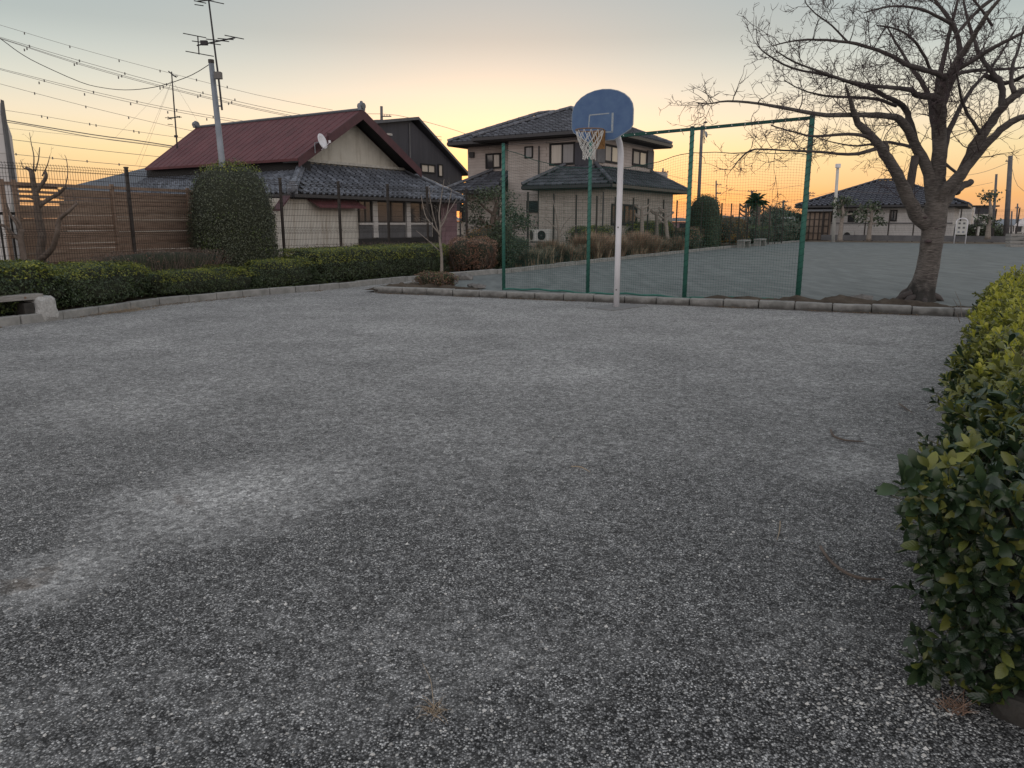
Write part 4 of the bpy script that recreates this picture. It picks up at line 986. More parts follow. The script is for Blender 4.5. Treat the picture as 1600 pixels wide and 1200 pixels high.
for z in (.32, 1.42):
    q = Vector((hb.x - .02, hb.y - pr, z)); MB().tube([q, q + Vector((0, -.015, 0))], .012, 8).build('bolt', M['black'], hoop)
MB().box((hb.x + .02, hb.y + .02, .006), 1.05, .62, .012, U - V * .2).build('base_patch', M['granite_dark'], hoop)
# board outline: straight lower sides, cut lower corners, arched top
W2 = .60; BPl = Plane(BP0.xy + PD.xy * .05, -V, PD.xy)
bx, bz0 = BPl.hit(941, 219); _, bz1 = BPl.hit(941, 140)
sL, _ = BPl.hit(894, 185); sR_, _ = BPl.hit(988.5, 185); bc_s = (sL + sR_) / 2; W2 = (sR_ - sL) / 2
Hb = bz1 - bz0
out = [(-W2 * .48, 0), (W2 * .42, 0), (W2 * .93, .19 * Hb), (W2, .27 * Hb), (W2, .52 * Hb)]
for k in range(0, 13):
    a = k / 12 * math.pi; out.append((W2 * math.cos(a) * (1.0), .56 * Hb + (Hb * .44) * math.sin(a) ** .98))
out += [(-W2, .52 * Hb), (-W2, .27 * Hb), (-W2 * .93, .19 * Hb)]
brd = MB().slab([BPl.pt(bc_s + x, bz0 + z) for x, z in out], Vector((-PD.x, -PD.y, 0)) * .03).build('backboard', M['blue'], hoop)
rimb = MB(); lp_ = [BPl.pt(bc_s + x * 1.003, bz0 + Hb * .5 + (z - Hb * .5) * 1.003, -.012) for x, z in out]; lp_.append(lp_[0])
rimb.tube(lp_, .012, 6); rimb.build('edge_band', M['tape'], brd)
# worn painted square
def strip(pl, x0, z0, x1, z1, w, off=.004, parent=brd):
    a = pl.pt(x0, z0, off); b = pl.pt(x1, z1, off); MB().bar(a, b, .003, w) if False else None
    d = Vector((x1 - x0, z1 - z0)).normalized(); n = Vector((-d.y, d.x)) * w / 2
    q = [(x0 - n.x, z0 - n.y), (x1 - n.x, z1 - n.y), (x1 + n.x, z1 + n.y), (x0 + n.x, z0 + n.y)]
    return MB().slab([pl.pt(x, z, off) for x, z in q], Vector((-pl.n.x, -pl.n.y, 0)) * .002).build('target_line', M['tape'], parent)
def bpx(x, y): return BPl.hit(x, y)
for (x0, y0, x1, y1, w_) in ((919.8, 199, 921.3, 180.5, .022), (921, 180, 952, 177, .018), (957.5, 176, 956.5, 206.5, .036), (958, 206, 946, 206.5, .020)):
    a, b = bpx(x0, y0), bpx(x1, y1); strip(BPl, a[0], a[1], b[0], b[1], w_)
# bracket, rim and net
rz = BPl.shift(.38).hit(921.5, 203)[1]; rs = BPl.shift(.38).hit(921.5, 203)[0]
RC = BPl.pt(rs, rz, .38); RR = .228
brk = MB(); bcx = BPl.pt(rs, rz - .09, .0)
MB().slab([BPl.pt(rs - .10, rz + .03, .03), BPl.pt(rs + .10, rz + .03, .03), BPl.pt(rs + .10, rz - .27, .03), BPl.pt(rs - .10, rz - .27, .03)], Vector((-PD.x, -PD.y, 0)) * .026).build('bracket_plate', M['orange'], hoop)
for sg in (-1, 1):
    MB().slab([BPl.pt(rs + .08 * sg, rz - .01, .03), BPl.pt(rs + .08 * sg, rz - .01, .19), BPl.pt(rs + .08 * sg, rz - .22, .05), BPl.pt(rs + .08 * sg, rz - .22, .03)], Vector((-V.x, -V.y, 0)) * .012).build('bracket_arm', M['orange'], hoop)
ring = [RC + Vector((math.cos(a), math.sin(a), 0)) * RR for a in [i * 2 * math.pi / 32 for i in range(33)]]
MB().tube(ring, .011, 8, cap=False).build('rim', M['rust'], hoop, smooth=True)
nm = MB(); NN = 12; rows = 7
def npt(i, j):
    f = j / rows; r = RR * (1 - .62 * min(1, f * 1.25) ** .8) * (1 if j < rows else 1.06) + (.004 if j > 5 else 0); a = (i + .5 * (j % 2)) * 2 * math.pi / NN
    dz = [0, .13, .19, .25, .30, .345, .39, .43][j]
    return RC + Vector((math.cos(a) * r, math.sin(a) * r, -dz)) + Vector((random.gauss(0, .006), random.gauss(0, .006), random.gauss(0, .005))) * (j > 0)
P_ = {(i, j): npt(i, j) for i in range(NN) for j in range(rows + 1)}
for j in range(rows):
    for i in range(NN):
        for k in ((0, -1) if j % 2 == 0 else (0, 1)):
            p, q = P_[(i, j)], P_[((i + k) % NN, j + 1)]; nm.tube([p, (p + q) / 2 + Vector((0, 0, -.006)), q], .0055, 5)
for i in range(NN): p = P_[(i, rows)]; nm.tube([p, p + Vector((random.gauss(0, .01), random.gauss(0, .01), -.03))], .009, 5)
tag(nm.build('net', M['cord'], hoop), kind='stuff')

# ------------------------------------------------------------------ green ball-stop net frame
bs = empty('ball_net_fence', G(918, 459, FZ), 'green post frame with a sagging green ball net behind the kerb', 'ball net')
bp_ = [G(787, 453, FZ), G(918, 459.5, FZ), G(1069, 467, FZ), G(1246, 471.5, FZ)]
tp_ = []
for p, (tx, ty) in zip(bp_, ((786, 226), (921, 215), (1079, 200), (1268, 182))):
    z = atY(tx, ty, p.y).z; tp_.append(Vector((p.x + (0 if True else 0), p.y, z)))
tp_[3].z = tp_[3].z
def green_post(p, t, r):
    o = MB().tube([p + Vector((0, 0, -.05)), t], r, 12).build('post', M['green_paint'], bs, smooth=True)
    MB().tube([t, t + Vector((0, 0, .03))], [r * 1.15, r * .8], 12).build('post_cap', M['dark_green'], o)
    # lashing cord wound up the post
    n = int((t.z - .1) / .12); mb = MB(); pts = []
    for k in range(n * 8 + 1): a = k / 8 * 2 * math.pi; pts.append(p + Vector((math.cos(a) * (r + .004), math.sin(a) * (r + .004), .05 + .12 * k / 8)))
    mb.tube(pts, .0045, 3, cap=False); mb.build('lashing_cord', M['dark_green'], o)
for p, t, r in zip(bp_, tp_, (.036, .036, .040, .046)): green_post(p, t, r)
for i in (1, 2):
    o = MB().bar(tp_[i] + Vector((0, 0, -.02)), tp_[i + 1] + Vector((0, 0, -.02)), .045, .055).build('top_rail', M['dark_green'], bs)
    n = int((tp_[i + 1] - tp_[i]).length / .22)
    for k in range(1, n):
        q = tp_[i].lerp(tp_[i + 1], k / n) + Vector((0, 0, -.02)); MB().tube([q + Vector((0, -.024, 0)), q + Vector((0, -.034, 0))], .011, 6).build('clip', M['alu'], o)
MB().tube([tp_[0], tp_[0].lerp(tp_[1], .5) + Vector((0, 0, -.03)), tp_[1]], .006, 5).build('top_wire', M['black'], bs)
# the slipped head rope of the net
headp = {0: [(788, 231), (820, 243), (862, 257), (900, 262), (920, 262)], 1: [(920, 262), (960, 262), (1005, 258), (1045, 246), (1076, 237)], 2: [(1076, 237), (1110, 238), (1160, 237), (1215, 238), (1262, 240)]}
def head_z(i, f):
    pts = headp[i]; x = pts[0][0] + (pts[-1][0] - pts[0][0]) * f
    for a, b in zip(pts[:-1], pts[1:]):
        if x <= b[0] + 1e-6: y = a[1] + (b[1] - a[1]) * (x - a[0]) / (b[0] - a[0]); break
    p = bp_[i].lerp(bp_[i + 1], f); return atY(x, y, p.y).z
for i in range(3):
    a, b = bp_[i], bp_[i + 1]; L_ = (b - a).length; nmesh = MB(); cell = .047
    nx = int(L_ / cell); d = (b - a) / nx
    off = lambda x, z: Vector((0, 1, 0)) * .03 * math.sin(x * 2.1 + i) * math.sin(z * 1.7) 
    def npos(kx, f):
        x = kx / nx; p = a.lerp(b, x); zt_ = head_z(i, x) - .01; zb_ = FZ + .03 + .03 * math.sin(x * math.pi); z = zb_ + (zt_ - zb_) * f
        pull = .03 * math.sin(x * math.pi) * math.sin(f * math.pi)
        return Vector((p.x, p.y, z)) + off(x * L_, z) + Vector((0, 0, .012 * math.sin(x * 19 + f * 4)))
    nz_ = 9
    for k in range(nx + 1): nmesh.tube([npos(k, j / nz_) for j in range(nz_ + 1)], .0016, 3, cap=False)
    rowsn = int(2.6 / cell)
    for j in range(rowsn + 1): nmesh.tube([npos(k, j / rowsn) for k in range(0, nx + 1, 4)] + [npos(nx, j / rowsn)], .0016, 3, cap=False)
    tag(nmesh.build('net', M['green_net'], bs), kind='stuff')
    MB().tube([npos(k, 1) for k in range(0, nx + 1, 3)] + [npos(nx, 1)], .007, 5).build('head_rope', M['dark_green'], bs)
    MB().tube([npos(k, 0) + Vector((0, -.02, -.015)) for k in range(0, nx + 1, 3)] + [npos(nx, 0)], .020, 6).build('foot_rope', M['green_paint'], bs)

# ------------------------------------------------------------------ cherry tree
def densify(pts, rr):
    """smooth curve through the traced points"""
    P = [pts[0]] + pts + [pts[-1]]; o = []; q = []
    for i in range(1, len(P) - 2):
        for k in range(3):
            t = k / 3; a, b, c, d = P[i - 1], P[i], P[i + 1], P[i + 2]
            o.append(.5 * ((2 * b) + (c - a) * t + (2 * a - 5 * b + 4 * c - d) * t * t + (3 * b - a - 3 * c + d) * t ** 3))
            q.append(rr[i - 1] + (rr[i] - rr[i - 1]) * t)
    return o + [pts[-1]], q + [rr[-1]]
tb = G(1440, 470, FZ); TY = tb.y
tree = empty('cherry_tree', tb, 'big bare cherry tree spreading over the field right of the green net', 'tree')
def TP(l):  # (px, py, dY, radius)
    return [atY(x, y, TY + dy) for x, y, dy, r in l], [r for *_, r in l]
tr = [(1436, 474, 0, .30), (1438, 466, 0, .265), (1441, 455, 0, .225), (1445, 440, 0, .212), (1450, 418, 0, .195), (1453, 395, 0, .19), (1456, 370, 0, .195), (1459, 350, 0, .205), (1462, 328, 0, .20), (1464, 310, 0, .175), (1466, 296, .0, .15)]
pts, rr = TP(tr)
mb = MB(); n = 28; m = len(pts); dense = []; dr = []
for i in range(m - 1):
    for k in range(4): dense.append(pts[i].lerp(pts[i + 1], k / 4)); dr.append(rr[i] + (rr[i + 1] - rr[i]) * k / 4)
dense.append(pts[-1]); dr.append(rr[-1]); vs = []
for i, (p, r) in enumerate(zip(dense, dr)):
    for k in range(n):
        a = 2 * math.pi * k / n; low = max(0, 1 - (p.z - FZ) / .40)
        q = r * (1 + .10 * noise.noise(Vector((math.cos(a) * 1.3, math.sin(a) * 1.3, p.z * 1.1))) + .035 * noise.noise(Vector((math.cos(a) * 4, math.sin(a) * 4, p.z * 5))) + low * .42 * max(0, math.sin(a * 3 + 1.2)) * (.6 + .8 * (math.cos(a) < 0)))
        vs.append(p + Vector((math.cos(a) * q, math.sin(a) * q, 0)))
m = len(dense)
mb.add(vs, [(i*n+k, i*n+(k+1)%n, (i+1)*n+(k+1)%n, (i+1)*n+k) for i in range(m-1) for k in range(n)])
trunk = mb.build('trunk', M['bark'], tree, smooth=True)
for (x0, y0, x1, y1, dy, r_) in ((1424, 460, 1396, 472, -.15, .085), (1428, 466, 1412, 474, -.30, .075), (1440, 468, 1447, 476, -.34, .07), (1456, 462, 1474, 472, -.1, .075), (1448, 458, 1462, 468, .3, .08), (1420, 455, 1404, 464, .25, .07)):
    a_, c_ = atY(x0, y0, TY + dy * .5), G(x1, y1, FZ - .02); mid = (a_ + c_) / 2 + Vector((0, 0, .03)); rp_, rq_ = densify([a_, mid, c_], [r_, r_ * .8, r_ * .3])
    MB().tube(rp_, rq_, 9).build('root', M['bark_darkened'], tree, smooth=True)
# burrs and a knot hole
for x, y, s_ in ((1463, 357, .05), (1450, 377, .06), (1445, 340, .045), (1417, 318, .04)):
    q = atY(x, y, TY - .16); mb = MB(); v_, f_ = ICO1; mb.add([q + Vector((a.x * s_ * 1.3, a.y * s_, a.z * s_ * .6)) for a in v_], f_); mb.build('bark_scar', M['twig'], trunk, smooth=True)
limbs = [
 ([(1452, 352, 0, .12), (1438, 344, -.05, .115), (1420, 312, -.15, .098), (1406, 284, -.3, .09), (1388, 250, -.5, .082), (1372, 224, -.7, .068), (1342, 193, -1.0, .05), (1330, 160, -1.3, .028), (1321, 132, -1.5, .008)], .9),
 ([(1418, 300, -.2, .06), (1424, 272, -.1, .062), (1430, 245, 0, .058)], 0),
 ([(1458, 318, 0, .11), (1455, 298, .05, .10), (1445, 258, .1, .085), (1428, 223, 0, .074), (1414, 197, -.2, .062), (1397, 183, -.4, .048), (1359, 179, -.8, .036), (1291, 180, -1.4, .029), (1242, 172, -1.8, .023), (1187, 162, -2.2, .015), (1136, 158, -2.5, .010), (1108, 162, -2.6, .006), (1088, 160, -2.7, .003)], 1.1),
 ([(1436, 236, .1, .05), (1425, 206, .3, .052), (1418, 176, .4, .046), (1404, 161, .3, .040), (1373, 144, 0, .032), (1335, 131, -.3, .025), (1291, 117, -.6, .019), (1239, 107, -.9, .013), (1200, 86, -1.1, .008), (1184, 72, -1.2, .004)], 1.2),
 ([(1463, 310, 0, .15), (1465, 280, .1, .125), (1466, 250, .1, .112), (1468, 205, .1, .10), (1470, 175, .0, .092), (1468, 152, -.1, .075), (1475, 132, -.2, .06), (1487, 108, -.4, .052), (1502, 87, -.5, .044), (1521, 57, -.7, .035), (1537, 30, -.9, .028), (1565, -5, -1.1, .02), (1600, -45, -1.3, .01)], 1.3),
 ([(1470, 172, 0, .07), (1476, 150, .1, .06), (1487, 125, .3, .052), (1500, 95, .6, .045), (1497, 62, .8, .038), (1487, 37, .9, .032), (1476, 20, 1.0, .026), (1455, -8, 1.1, .018), (1430, -40, 1.2, .008)], 1.2),
 ([(1468, 156, -.1, .06), (1456, 151, -.3, .05), (1432, 149, -.6, .042), (1425, 141, -.7, .034), (1395, 137, -1.0, .026), (1359, 134, -1.3, .021), (1325, 127, -1.6, .017), (1280, 112, -1.9, .013), (1240, 96, -2.1, .009), (1213, 80, -2.3, .004)], 1.4),
 ([(1474, 134, -.2, .05), (1476, 120, -.4, .045), (1456, 112, -.7, .038), (1420, 102, -1.0, .032), (1395, 88, -1.2, .026), (1360, 75, -1.5, .021), (1325, 66, -1.8, .017), (1275, 62, -2.1, .012), (1240, 64, -2.3, .008), (1206, 72, -2.5, .004)], 1.4),
 ([(1476, 122, -.3, .04), (1490, 118, -.1, .034), (1510, 112, .1, .028), (1540, 109, .4, .023), (1570, 108, .6, .019), (1605, 104, .8, .015), (1650, 95, 1, .008)], 1.2),
 ([(1478, 118, -.4, .038), (1510, 101, -.7, .032), (1555, 73, -1.0, .026), (1600, 50, -1.3, .021), (1650, 20, -1.6, .01)], 1.2),
 ([(1468, 270, .2, .07), (1476, 232, .5, .05), (1484, 200, .7, .04), (1502, 166, .9, .034), (1520, 137, 1.1, .028), (1538, 118, 1.3, .022), (1560, 90, 1.5, .016), (1590, 40, 1.7, .009)], 1.1),
 ([(1466, 235, .1, .06), (1460, 200, .3, .052), (1455, 164, .5, .045), (1447, 140, .6, .038), (1436, 122, .7, .031), (1424, 106, .8, .025), (1405, 75, 1.0, .018), (1385, 40, 1.2, .009)], 1.1),
 ([(1470, 180, .4, .055), (1464, 140, .6, .046), (1476, 85, .8, .036), (1484, 50, 1.0, .028), (1494, 10, 1.1, .02), (1505, -30, 1.2, .01)], 1.1),
 ([(1466, 325, 0, .12), (1482, 305, .0, .105), (1494, 285, -.1, .092), (1512, 252, -.2, .085), (1522, 228, -.3, .08), (1537, 208, -.4, .072), (1555, 182, -.5, .064), (1572, 160, -.7, .056), (1588, 147, -.8, .05), (1605, 140, -.9, .045), (1650, 118, -1.2, .03), (1700, 80, -1.5, .012)], .9),
 ([(1464, 318, -.05, .10), (1475, 297, -.2, .085), (1493, 279, -.3, .075), (1509, 264, -.4, .068), (1530, 238, -.6, .06), (1555, 211, -.8, .052), (1580, 190, -1.0, .045), (1603, 182, -1.2, .04), (1650, 168, -1.5, .025), (1700, 160, -1.8, .01)], .9),
 ([(1566, 166, -.6, .05), (1566, 140, -.5, .042), (1560, 124, -.4, .038), (1546, 108, -.3, .034), (1530, 83, -.1, .028), (1520, 57, .1, .024), (1512, 30, .3, .019), (1505, 0, .5, .014), (1500, -30, .6, .008)], 1.2),
 ([(1534, 214, -.4, .03), (1525, 198, -.5, .026), (1510, 175, -.7, .021), (1501, 150, -.9, .017), (1497, 125, -1.1, .012), (1490, 95, -1.3, .007)], 1.2),
 ([(1494, 300, .0, .07), (1504, 291, .1, .062), (1517, 284, .2, .052)], 0),
 ([(1384, 240, -.5, .06), (1383, 228, -.5, .045), (1385, 222, -.5, .035)], 0),
 ([(1371, 222, -.7, .032), (1352, 213, -.9, .026), (1325, 209, -1.2, .021), (1273, 213, -1.6, .014), (1240, 206, -1.9, .009), (1205, 196, -2.2, .005)], 1.3),
 ([(1376, 230, -.6, .032), (1350, 238, -1.0, .024), (1325, 241, -1.3, .020), (1273, 237, -1.8, .014), (1225, 235, -2.2, .010), (1180, 233, -2.5, .007), (1160, 244, -2.6, .005), (1142, 266, -2.6, .003)], 1.2),
 ([(1435, 232, .3, .03), (1410, 226, .6, .023), (1380, 222, .9, .018), (1340, 228, 1.2, .012), (1300, 222, 1.5, .007), (1262, 210, 1.7, .004)], 1.2),
 ([(1470, 250, .3, .026), (1485, 262, .5, .022), (1500, 274, .7, .018)], 0),
 ([(1400, 165, .2, .03), (1370, 155, .0, .024), (1330, 152, -.2, .018), (1290, 150, -.4, .013), (1252, 140, -.6, .008), (1225, 125, -.8, .004)], 1.4),
 ([(1585, 145, -.8, .035), (1580, 125, -.7, .028), (1583, 100, -.6, .022), (1592, 75, -.5, .017), (1600, 40, -.3, .01)], 1.2),
 ([(1540, 118, -.3, .034), (1570, 130, -.2, .03), (1600, 118, -.5, .026), (1560, 98, -.4, .022), (1530, 86, -.3, .018)][:3], .6),
 ([(1455, 112, -.7, .024), (1440, 80, -.9, .019), (1425, 60, -1.1, .014), (1400, 45, -1.3, .01), (1370, 40, -1.4, .006)], 1.4),
 ([(1325, 66, -1.8, .014), (1300, 40, -1.9, .010), (1275, 22, -2.0, .006), (1258, 4, -2.0, .003)], 1.5),
 ([(1550, 40, .3, .02), (1520, -2, .0, .014), (1480, -30, -.3, .007)], 1.3),
 ([(1487, 37, .9, .03), (1462, 25, .6, .024), (1430, 12, .2, .018), (1390, 10, -.1, .012), (1350, 20, -.4, .006)], 1.3),
 ([(1560, -10, .2, .03), (1520, 25, .2, .026), (1490, 60, 0, .02)], 1.0),
]
tw = MB()
for l, dens in limbs:
    pts, rr = TP(l); pts, rr = densify(pts, rr)
    rr = [r * 1.10 + .003 for r in rr]
    rr = [r * (1 + .13 * noise.noise(p * 3.1) + .10 * noise.noise(p * 9)) for p, r in zip(pts, rr)]
    pts = [p + Vector((random.gauss(0, 1), random.gauss(0, 1), random.gauss(0, 1))) * min(.012, r * .12) if 0 < i < len(pts) - 1 else p for i, (p, r) in enumerate(zip(pts, rr))]
    MB().tube(pts, rr, 12 if rr[0] > .05 else 8).build('limb', M['bark' if rr[0] > .105 else 'bark_darkened'], tree, smooth=True)
    if dens: twigs(tw, pts, max(.010, rr[len(rr) // 2] * .5), 0, dens * 5.2, .85, up=.03, lv_max=2, minr=.0046)
tag(tw.build('twigs', M['twig'], tree), kind='stuff')
# mound of soil and stones behind the kerb
rb = MB(); kd = (M1 - M0).normalized()
for i in range(620):
    f = random.random(); 
    f = random.choice((random.uniform(.02, .17), random.uniform(.70, 1.0), random.uniform(.55, 1.0)))
    p = M0 + (M1 - M0) * f + Vector((0, 1, 0)) * (.26 + abs(random.gauss(0, .22)))
    r = random.uniform(.015, .05); v_, f_ = ICO1; sq = random.uniform(.4, .8)
    rb.add([p + Vector((a.x * r * random.uniform(.7, 1.4), a.y * r * random.uniform(.7, 1.2), a.z * r * sq + FZ + .012)) for a in v_], f_)
tag(rb.build('rubble', M['rubble'], smooth=False), 'loose stones and clods along the back of the grimy centre kerb', 'rubble', kind='stuff')
def mound(name, c, sx, sy, h, ax, m):
    vs, fs = [], []; nx, ny = 44, 14; X = Vector((ax.x, ax.y, 0)).normalized(); Y = Vector((-X.y, X.x, 0))
    for j in range(ny + 1):
        for i in range(nx + 1):
            a, b = i / nx * 2 - 1, j / ny * 2 - 1; e = max(0, 1 - a * a) * max(0, 1 - b * b); p = c + X * a * sx + Y * b * sy
            vs.append(Vector((p.x, p.y, FZ - .01 + h * e ** .6 * (.75 + .9 * noise.noise(p * 2.2) + .5 * noise.noise(p * 7)))))
    for j in range(ny):
        for i in range(nx): k = j * (nx + 1) + i; fs.append((k, k + 1, k + nx + 2, k + nx + 1))
    b = MB(); b.add(vs, fs); return tag(b.build(name, m, smooth=True), kind='structure')
c = M0 + (M1 - M0) * .86 + Vector((0, .48, 0)); mound('soil_mound', Vector((c.x, c.y, 0)), 2.6, .42, .17, kd, M['soil'])
c = M0 + (M1 - M0) * .10 + Vector((0, .55, 0)); mound('soil_mound', Vector((c.x, c.y, 0)), 1.3, .42, .16, kd, M['soil'])
c = M0 + (M1 - M0) * .5 + Vector((0, .28, 0)); mound('soil_strip', Vector((c.x, c.y, 0)), 5.3, .13, .07, kd, M['verge'])
# larger stones by the left end
for x, y, s_ in ((722, 437, .22), (738, 449, .10), (748, 451, .12), (700, 448, .12), (1326, 470, .10), (1345, 469, .13)):
    q = G(x, y, FZ); v_, f_ = ICO1; b = MB(); rx = random.uniform(.8, 1.3)
    b.add([q + Vector((a.x * s_ * 1.5 * rx, a.y * s_, a.z * s_ * .55 + s_ * .15 + .03)) * 1.0 + Vector((noise.noise(a * 3 + q), noise.noise(a * 4 - q), 0)) * s_ * .3 for a in v_], f_)
    tag(b.build('stone', M['rubble'], origin=(q.x, q.y, FZ)), 'grey stone lying behind the kerb ' + {722: 'and largest of those right of the low russet shrub', 738: 'flat and small beside the largest stone', 748: 'dark, nearest the left net post', 700: 'pale, at the foot of the low russet shrub', 1326: 'left of the cherry roots', 1345: 'pale and flat against the cherry roots'}[x], 'stone', 'stones behind the kerb')

# ------------------------------------------------------------------ hedges and bushes of the left bed
def kerb_pt(px, off):
    """on the left kerb line shifted back by off, in picture column px"""
    L_ = [(p + v3 * off).xy for p in leftk]
    for a, b in zip(L_[:-1], L_[1:]):
        q = on_seg(px, a, b); f = (q - a).dot(b - a) / (b - a).length_squared
        if -.02 <= f <= 1.02: return q
    return on_seg(px, L_[-2], L_[-1])
def hedge(x0, x1, off, depth, h, label, mats, dens, leaf=.035, group='clipped hedge sections along the left kerb', **k):
    a = kerb_pt(x0, off); b = kerb_pt(x1, off); d = (b - a); L_ = d.length; d /= L_; nn = Vector((-d.y, d.x))
    c = (a + b) / 2 + nn * depth / 2
    return shrub('hedge', c, L_ * 1.03, depth, h, d, label, 'hedge', mats, int(dens * (L_ * h + depth * h + L_ * depth)), leaf=leaf, e=k.pop('e', 7), group=group, topmix=k.pop('topmix', .72), **k)
HM = [M['leaf_dark'], M['leaf_mid'], M['leaf_top']]
HD = [M['leaf_dark'], M['leaf_mid']]
hedge(-160, 108, .22, 1.5, .80, 'loose dark hedge section behind the granite bench', HM, 3300, .045, rough=.10, e=5)
hedge(98, 232, .20, 1.3, .70, 'rounded green hedge section right of the bench', HM, 3600, .034, rough=.11, e=4.5)
hedge(228, 405, .22, 1.0, .52, 'low green hedge section in front of the round clipped bush', HM, 3800, .030, rough=.12, e=4.5, topmix=.6)
hedge(398, 500, .25, 1.2, .62, 'dark hedge section just left of the long flat-topped hedge', HM, 3200, .034, rough=.10, e=4.5)
hedge(490, 716, .30, 1.5, .80, 'long flat-topped hedge with yellow-green top in front of the cream wall', [M['leaf_dark'], M['leaf_mid'], M['leaf_top']], 3000, .038, rough=.05, e=10, topmix=.62)
# fern-like sprig over the bench
sp_ = empty('mahonia_spray', G(30, 470, .1), 'yellow-green pinnate leaf sprays leaning out over the left bench', 'shrub')
b = MB()
for i in range(26):
    p = atY(random.uniform(-40, 50), random.uniform(425, 465), 11.9 + random.uniform(-.1, .5)); d = Vector((random.uniform(-.2, 1), -.5, random.uniform(-.5, .4))).normalized()
    q = wander(p, d, random.uniform(.25, .45), 6, .08, -.06); b.tube(q, .003, 3, cap=False, mi=1)
    for k in range(1, 7):
        t = (q[k] - q[k - 1]).normalized(); s_ = t.cross(Vector((0, 0, 1))).normalized()
        for sg in (-1, 1):
            o = q[k]; e_ = (s_ * sg + t * .5).normalized(); b.add([o, o + e_ * .035 + t * .014, o + e_ * .075, o + e_ * .035 - t * .014], [(0, 1, 2, 3)], 0)
tag(b.build('leaf_sprays', [M['leaf_top'], M['stem']], sp_), kind='stuff')
# clipped domes
c = atY(364, 420, 15.9); c = kerb_pt(364, 1.75); wD = 124 * c.y * .985 / F; hD = atY(364, 251, c.y).z - .08; shrub('clipped_bush', c, wD, wD * .95, hD, U, 'tall round-topped clipped evergreen bush in front of the red-roofed house', 'bush', [M['leaf_box'], M['leaf_mid'], M['leaf_top']], 26000, leaf=.040, e=2.2, rough=.035, dome=True, topmix=.91, core=.93)
c = on_seg(1101, fk[2].xy + V * 1.4, fk[4].xy + V * 1.4); shrub('clipped_bush', c, 1.78, 1.7, 2.95, U, 'dark bullet-shaped clipped bush seen through the ball net', 'bush', [M['leaf_dark']], 9000, leaf=.07, e=2.4, rough=.03, dome=True, core=.93)
# bare low hedges by the mesh fence
def bare(x0, x1, y, h, label):
    a = on_seg(x0, FA_ - nS * .75, FB_ - nS * .75) if x1 < 440 else on_seg(x0, FB_ + Vector((.5, -.6)), FE_ + Vector((.5, -.6))); b_ = on_seg(x1, FA_ - nS * .75, FB_ - nS * .75) if x1 < 440 else on_seg(x1, FB_ + Vector((.5, -.6)), FE_ + Vector((.5, -.6)))
    d = b_ - a; return shrub('bare_hedge', (a + b_) / 2, d.length, .8, h, d, label, 'hedge', [M['leaf_russet'], M['bark2']], 2500, leaf=.03, e=6, rough=.07, core=.86, twiggy=1500, group='leafless hedges along the mesh fence')
bare(132, 335, 404, .88, 'leafless grey-brown hedge below the timber screen'); bare(455, 690, 388, .86, 'dark leafless hedge below the cream wall and windows')
# shrubs right of the hedges
c = kerb_pt(742, .0) if False else None
def fkp(px, off):
    L_ = [(p + v3 * off).xy for p in fk]
    for a, b in zip(L_[:-1], L_[1:]):
        q = on_seg(px, a, b); f = (q - a).dot(b - a) / (b - a).length_squared
        if -.05 <= f <= 1.05: return q
    return on_seg(px, L_[0], L_[1]) if px < 800 else on_seg(px, L_[-2], L_[-1])
shrub('red_bush', fkp(738, .85), 1.45, 1.3, 1.0, U, 'dense russet bush at the near end of the field kerb', 'bush', [M['leaf_russet'], M['straw_red']], 5200, leaf=.045, e=2.8, rough=.12, twiggy=260)
shrub('amber_bush', fkp(752, 1.8), 1.3, 1.0, 1.25, U, 'yellow-orange bush behind the russet bush', 'bush', [M['leaf_amber'], M['leaf_russet']], 2600, leaf=.04, e=2.4, rough=.15, twiggy=200)
shrub('dark_conifer', fkp(783, .7), .75, .9, 1.45, U, 'dark drooping shrub right behind the left net post', 'bush', [M['leaf_dark']], 3000, leaf=.06, e=2.2, rough=.15)
shrub('dark_conifer', fkp(806, 1.1), .95, .9, 1.0, U, 'dark green rounded shrub just right of the left net post', 'bush', [M['leaf_dark']], 2600, leaf=.05, e=2.4, rough=.1)
q = G(682, 449, .1); shrub('low_shrub', q.xy, .95, .6, .36, -V, 'low russet and green shrub at the foot of the bare sapling', 'bush', [M['leaf_russet'], M['leaf_mid'], M['straw_red']], 2600, leaf=.032, e=2.6, rough=.12, twiggy=120, topmix=.3)
GS = [M['straw'], M['straw_red'], M['leaf_grey']]
for px, off, sx, sy, h, lab, mm, n_ in ((826, .75, 2.0, 1.2, .62, 'grey-green dry grass clump left of the second net post', [M['straw'], M['leaf_grey'], M['leaf_grey']], 5200), (866, .8, 1.8, 1.3, .80, 'tan dry grass clump below the air conditioners', [M['straw'], M['straw_red'], M['leaf_grey']], 4600),
      (900, 1.2, 1.6, 1.0, .6, 'low dull grass clump left of the second net post top of the kerb', [M['leaf_grey'], M['straw']], 3000), (940, .9, 2.6, 1.4, 1.15, 'tall russet plume grass left of the white pole', [M['straw'], M['straw_red']], 7000), (992, .9, 2.8, 1.4, 1.05, 'tall russet plume grass right of the white pole', [M['straw'], M['straw_red']], 7000),
      (1038, .8, 3.0, 1.2, .85, 'lower russet grass towards the third net post', [M['straw'], M['straw_red'], M['leaf_grey']], 5000), (1272, .9, 4.2, 1.2, 1.15, 'russet grass clump in front of the brown porch', [M['straw_red'], M['straw']], 5000), (1290, .4, 3, 1.0, .8, 'small russet grass clump right of the brown porch', [M['straw_red'], M['straw']], 3000)):
    p = fkp(px, off); grass_clump('grass_clump', p, sx, sy, h, U, lab, mm, n_, 'dry ornamental grass clumps along the field kerb', bw=.010 + .0003 * p.length)
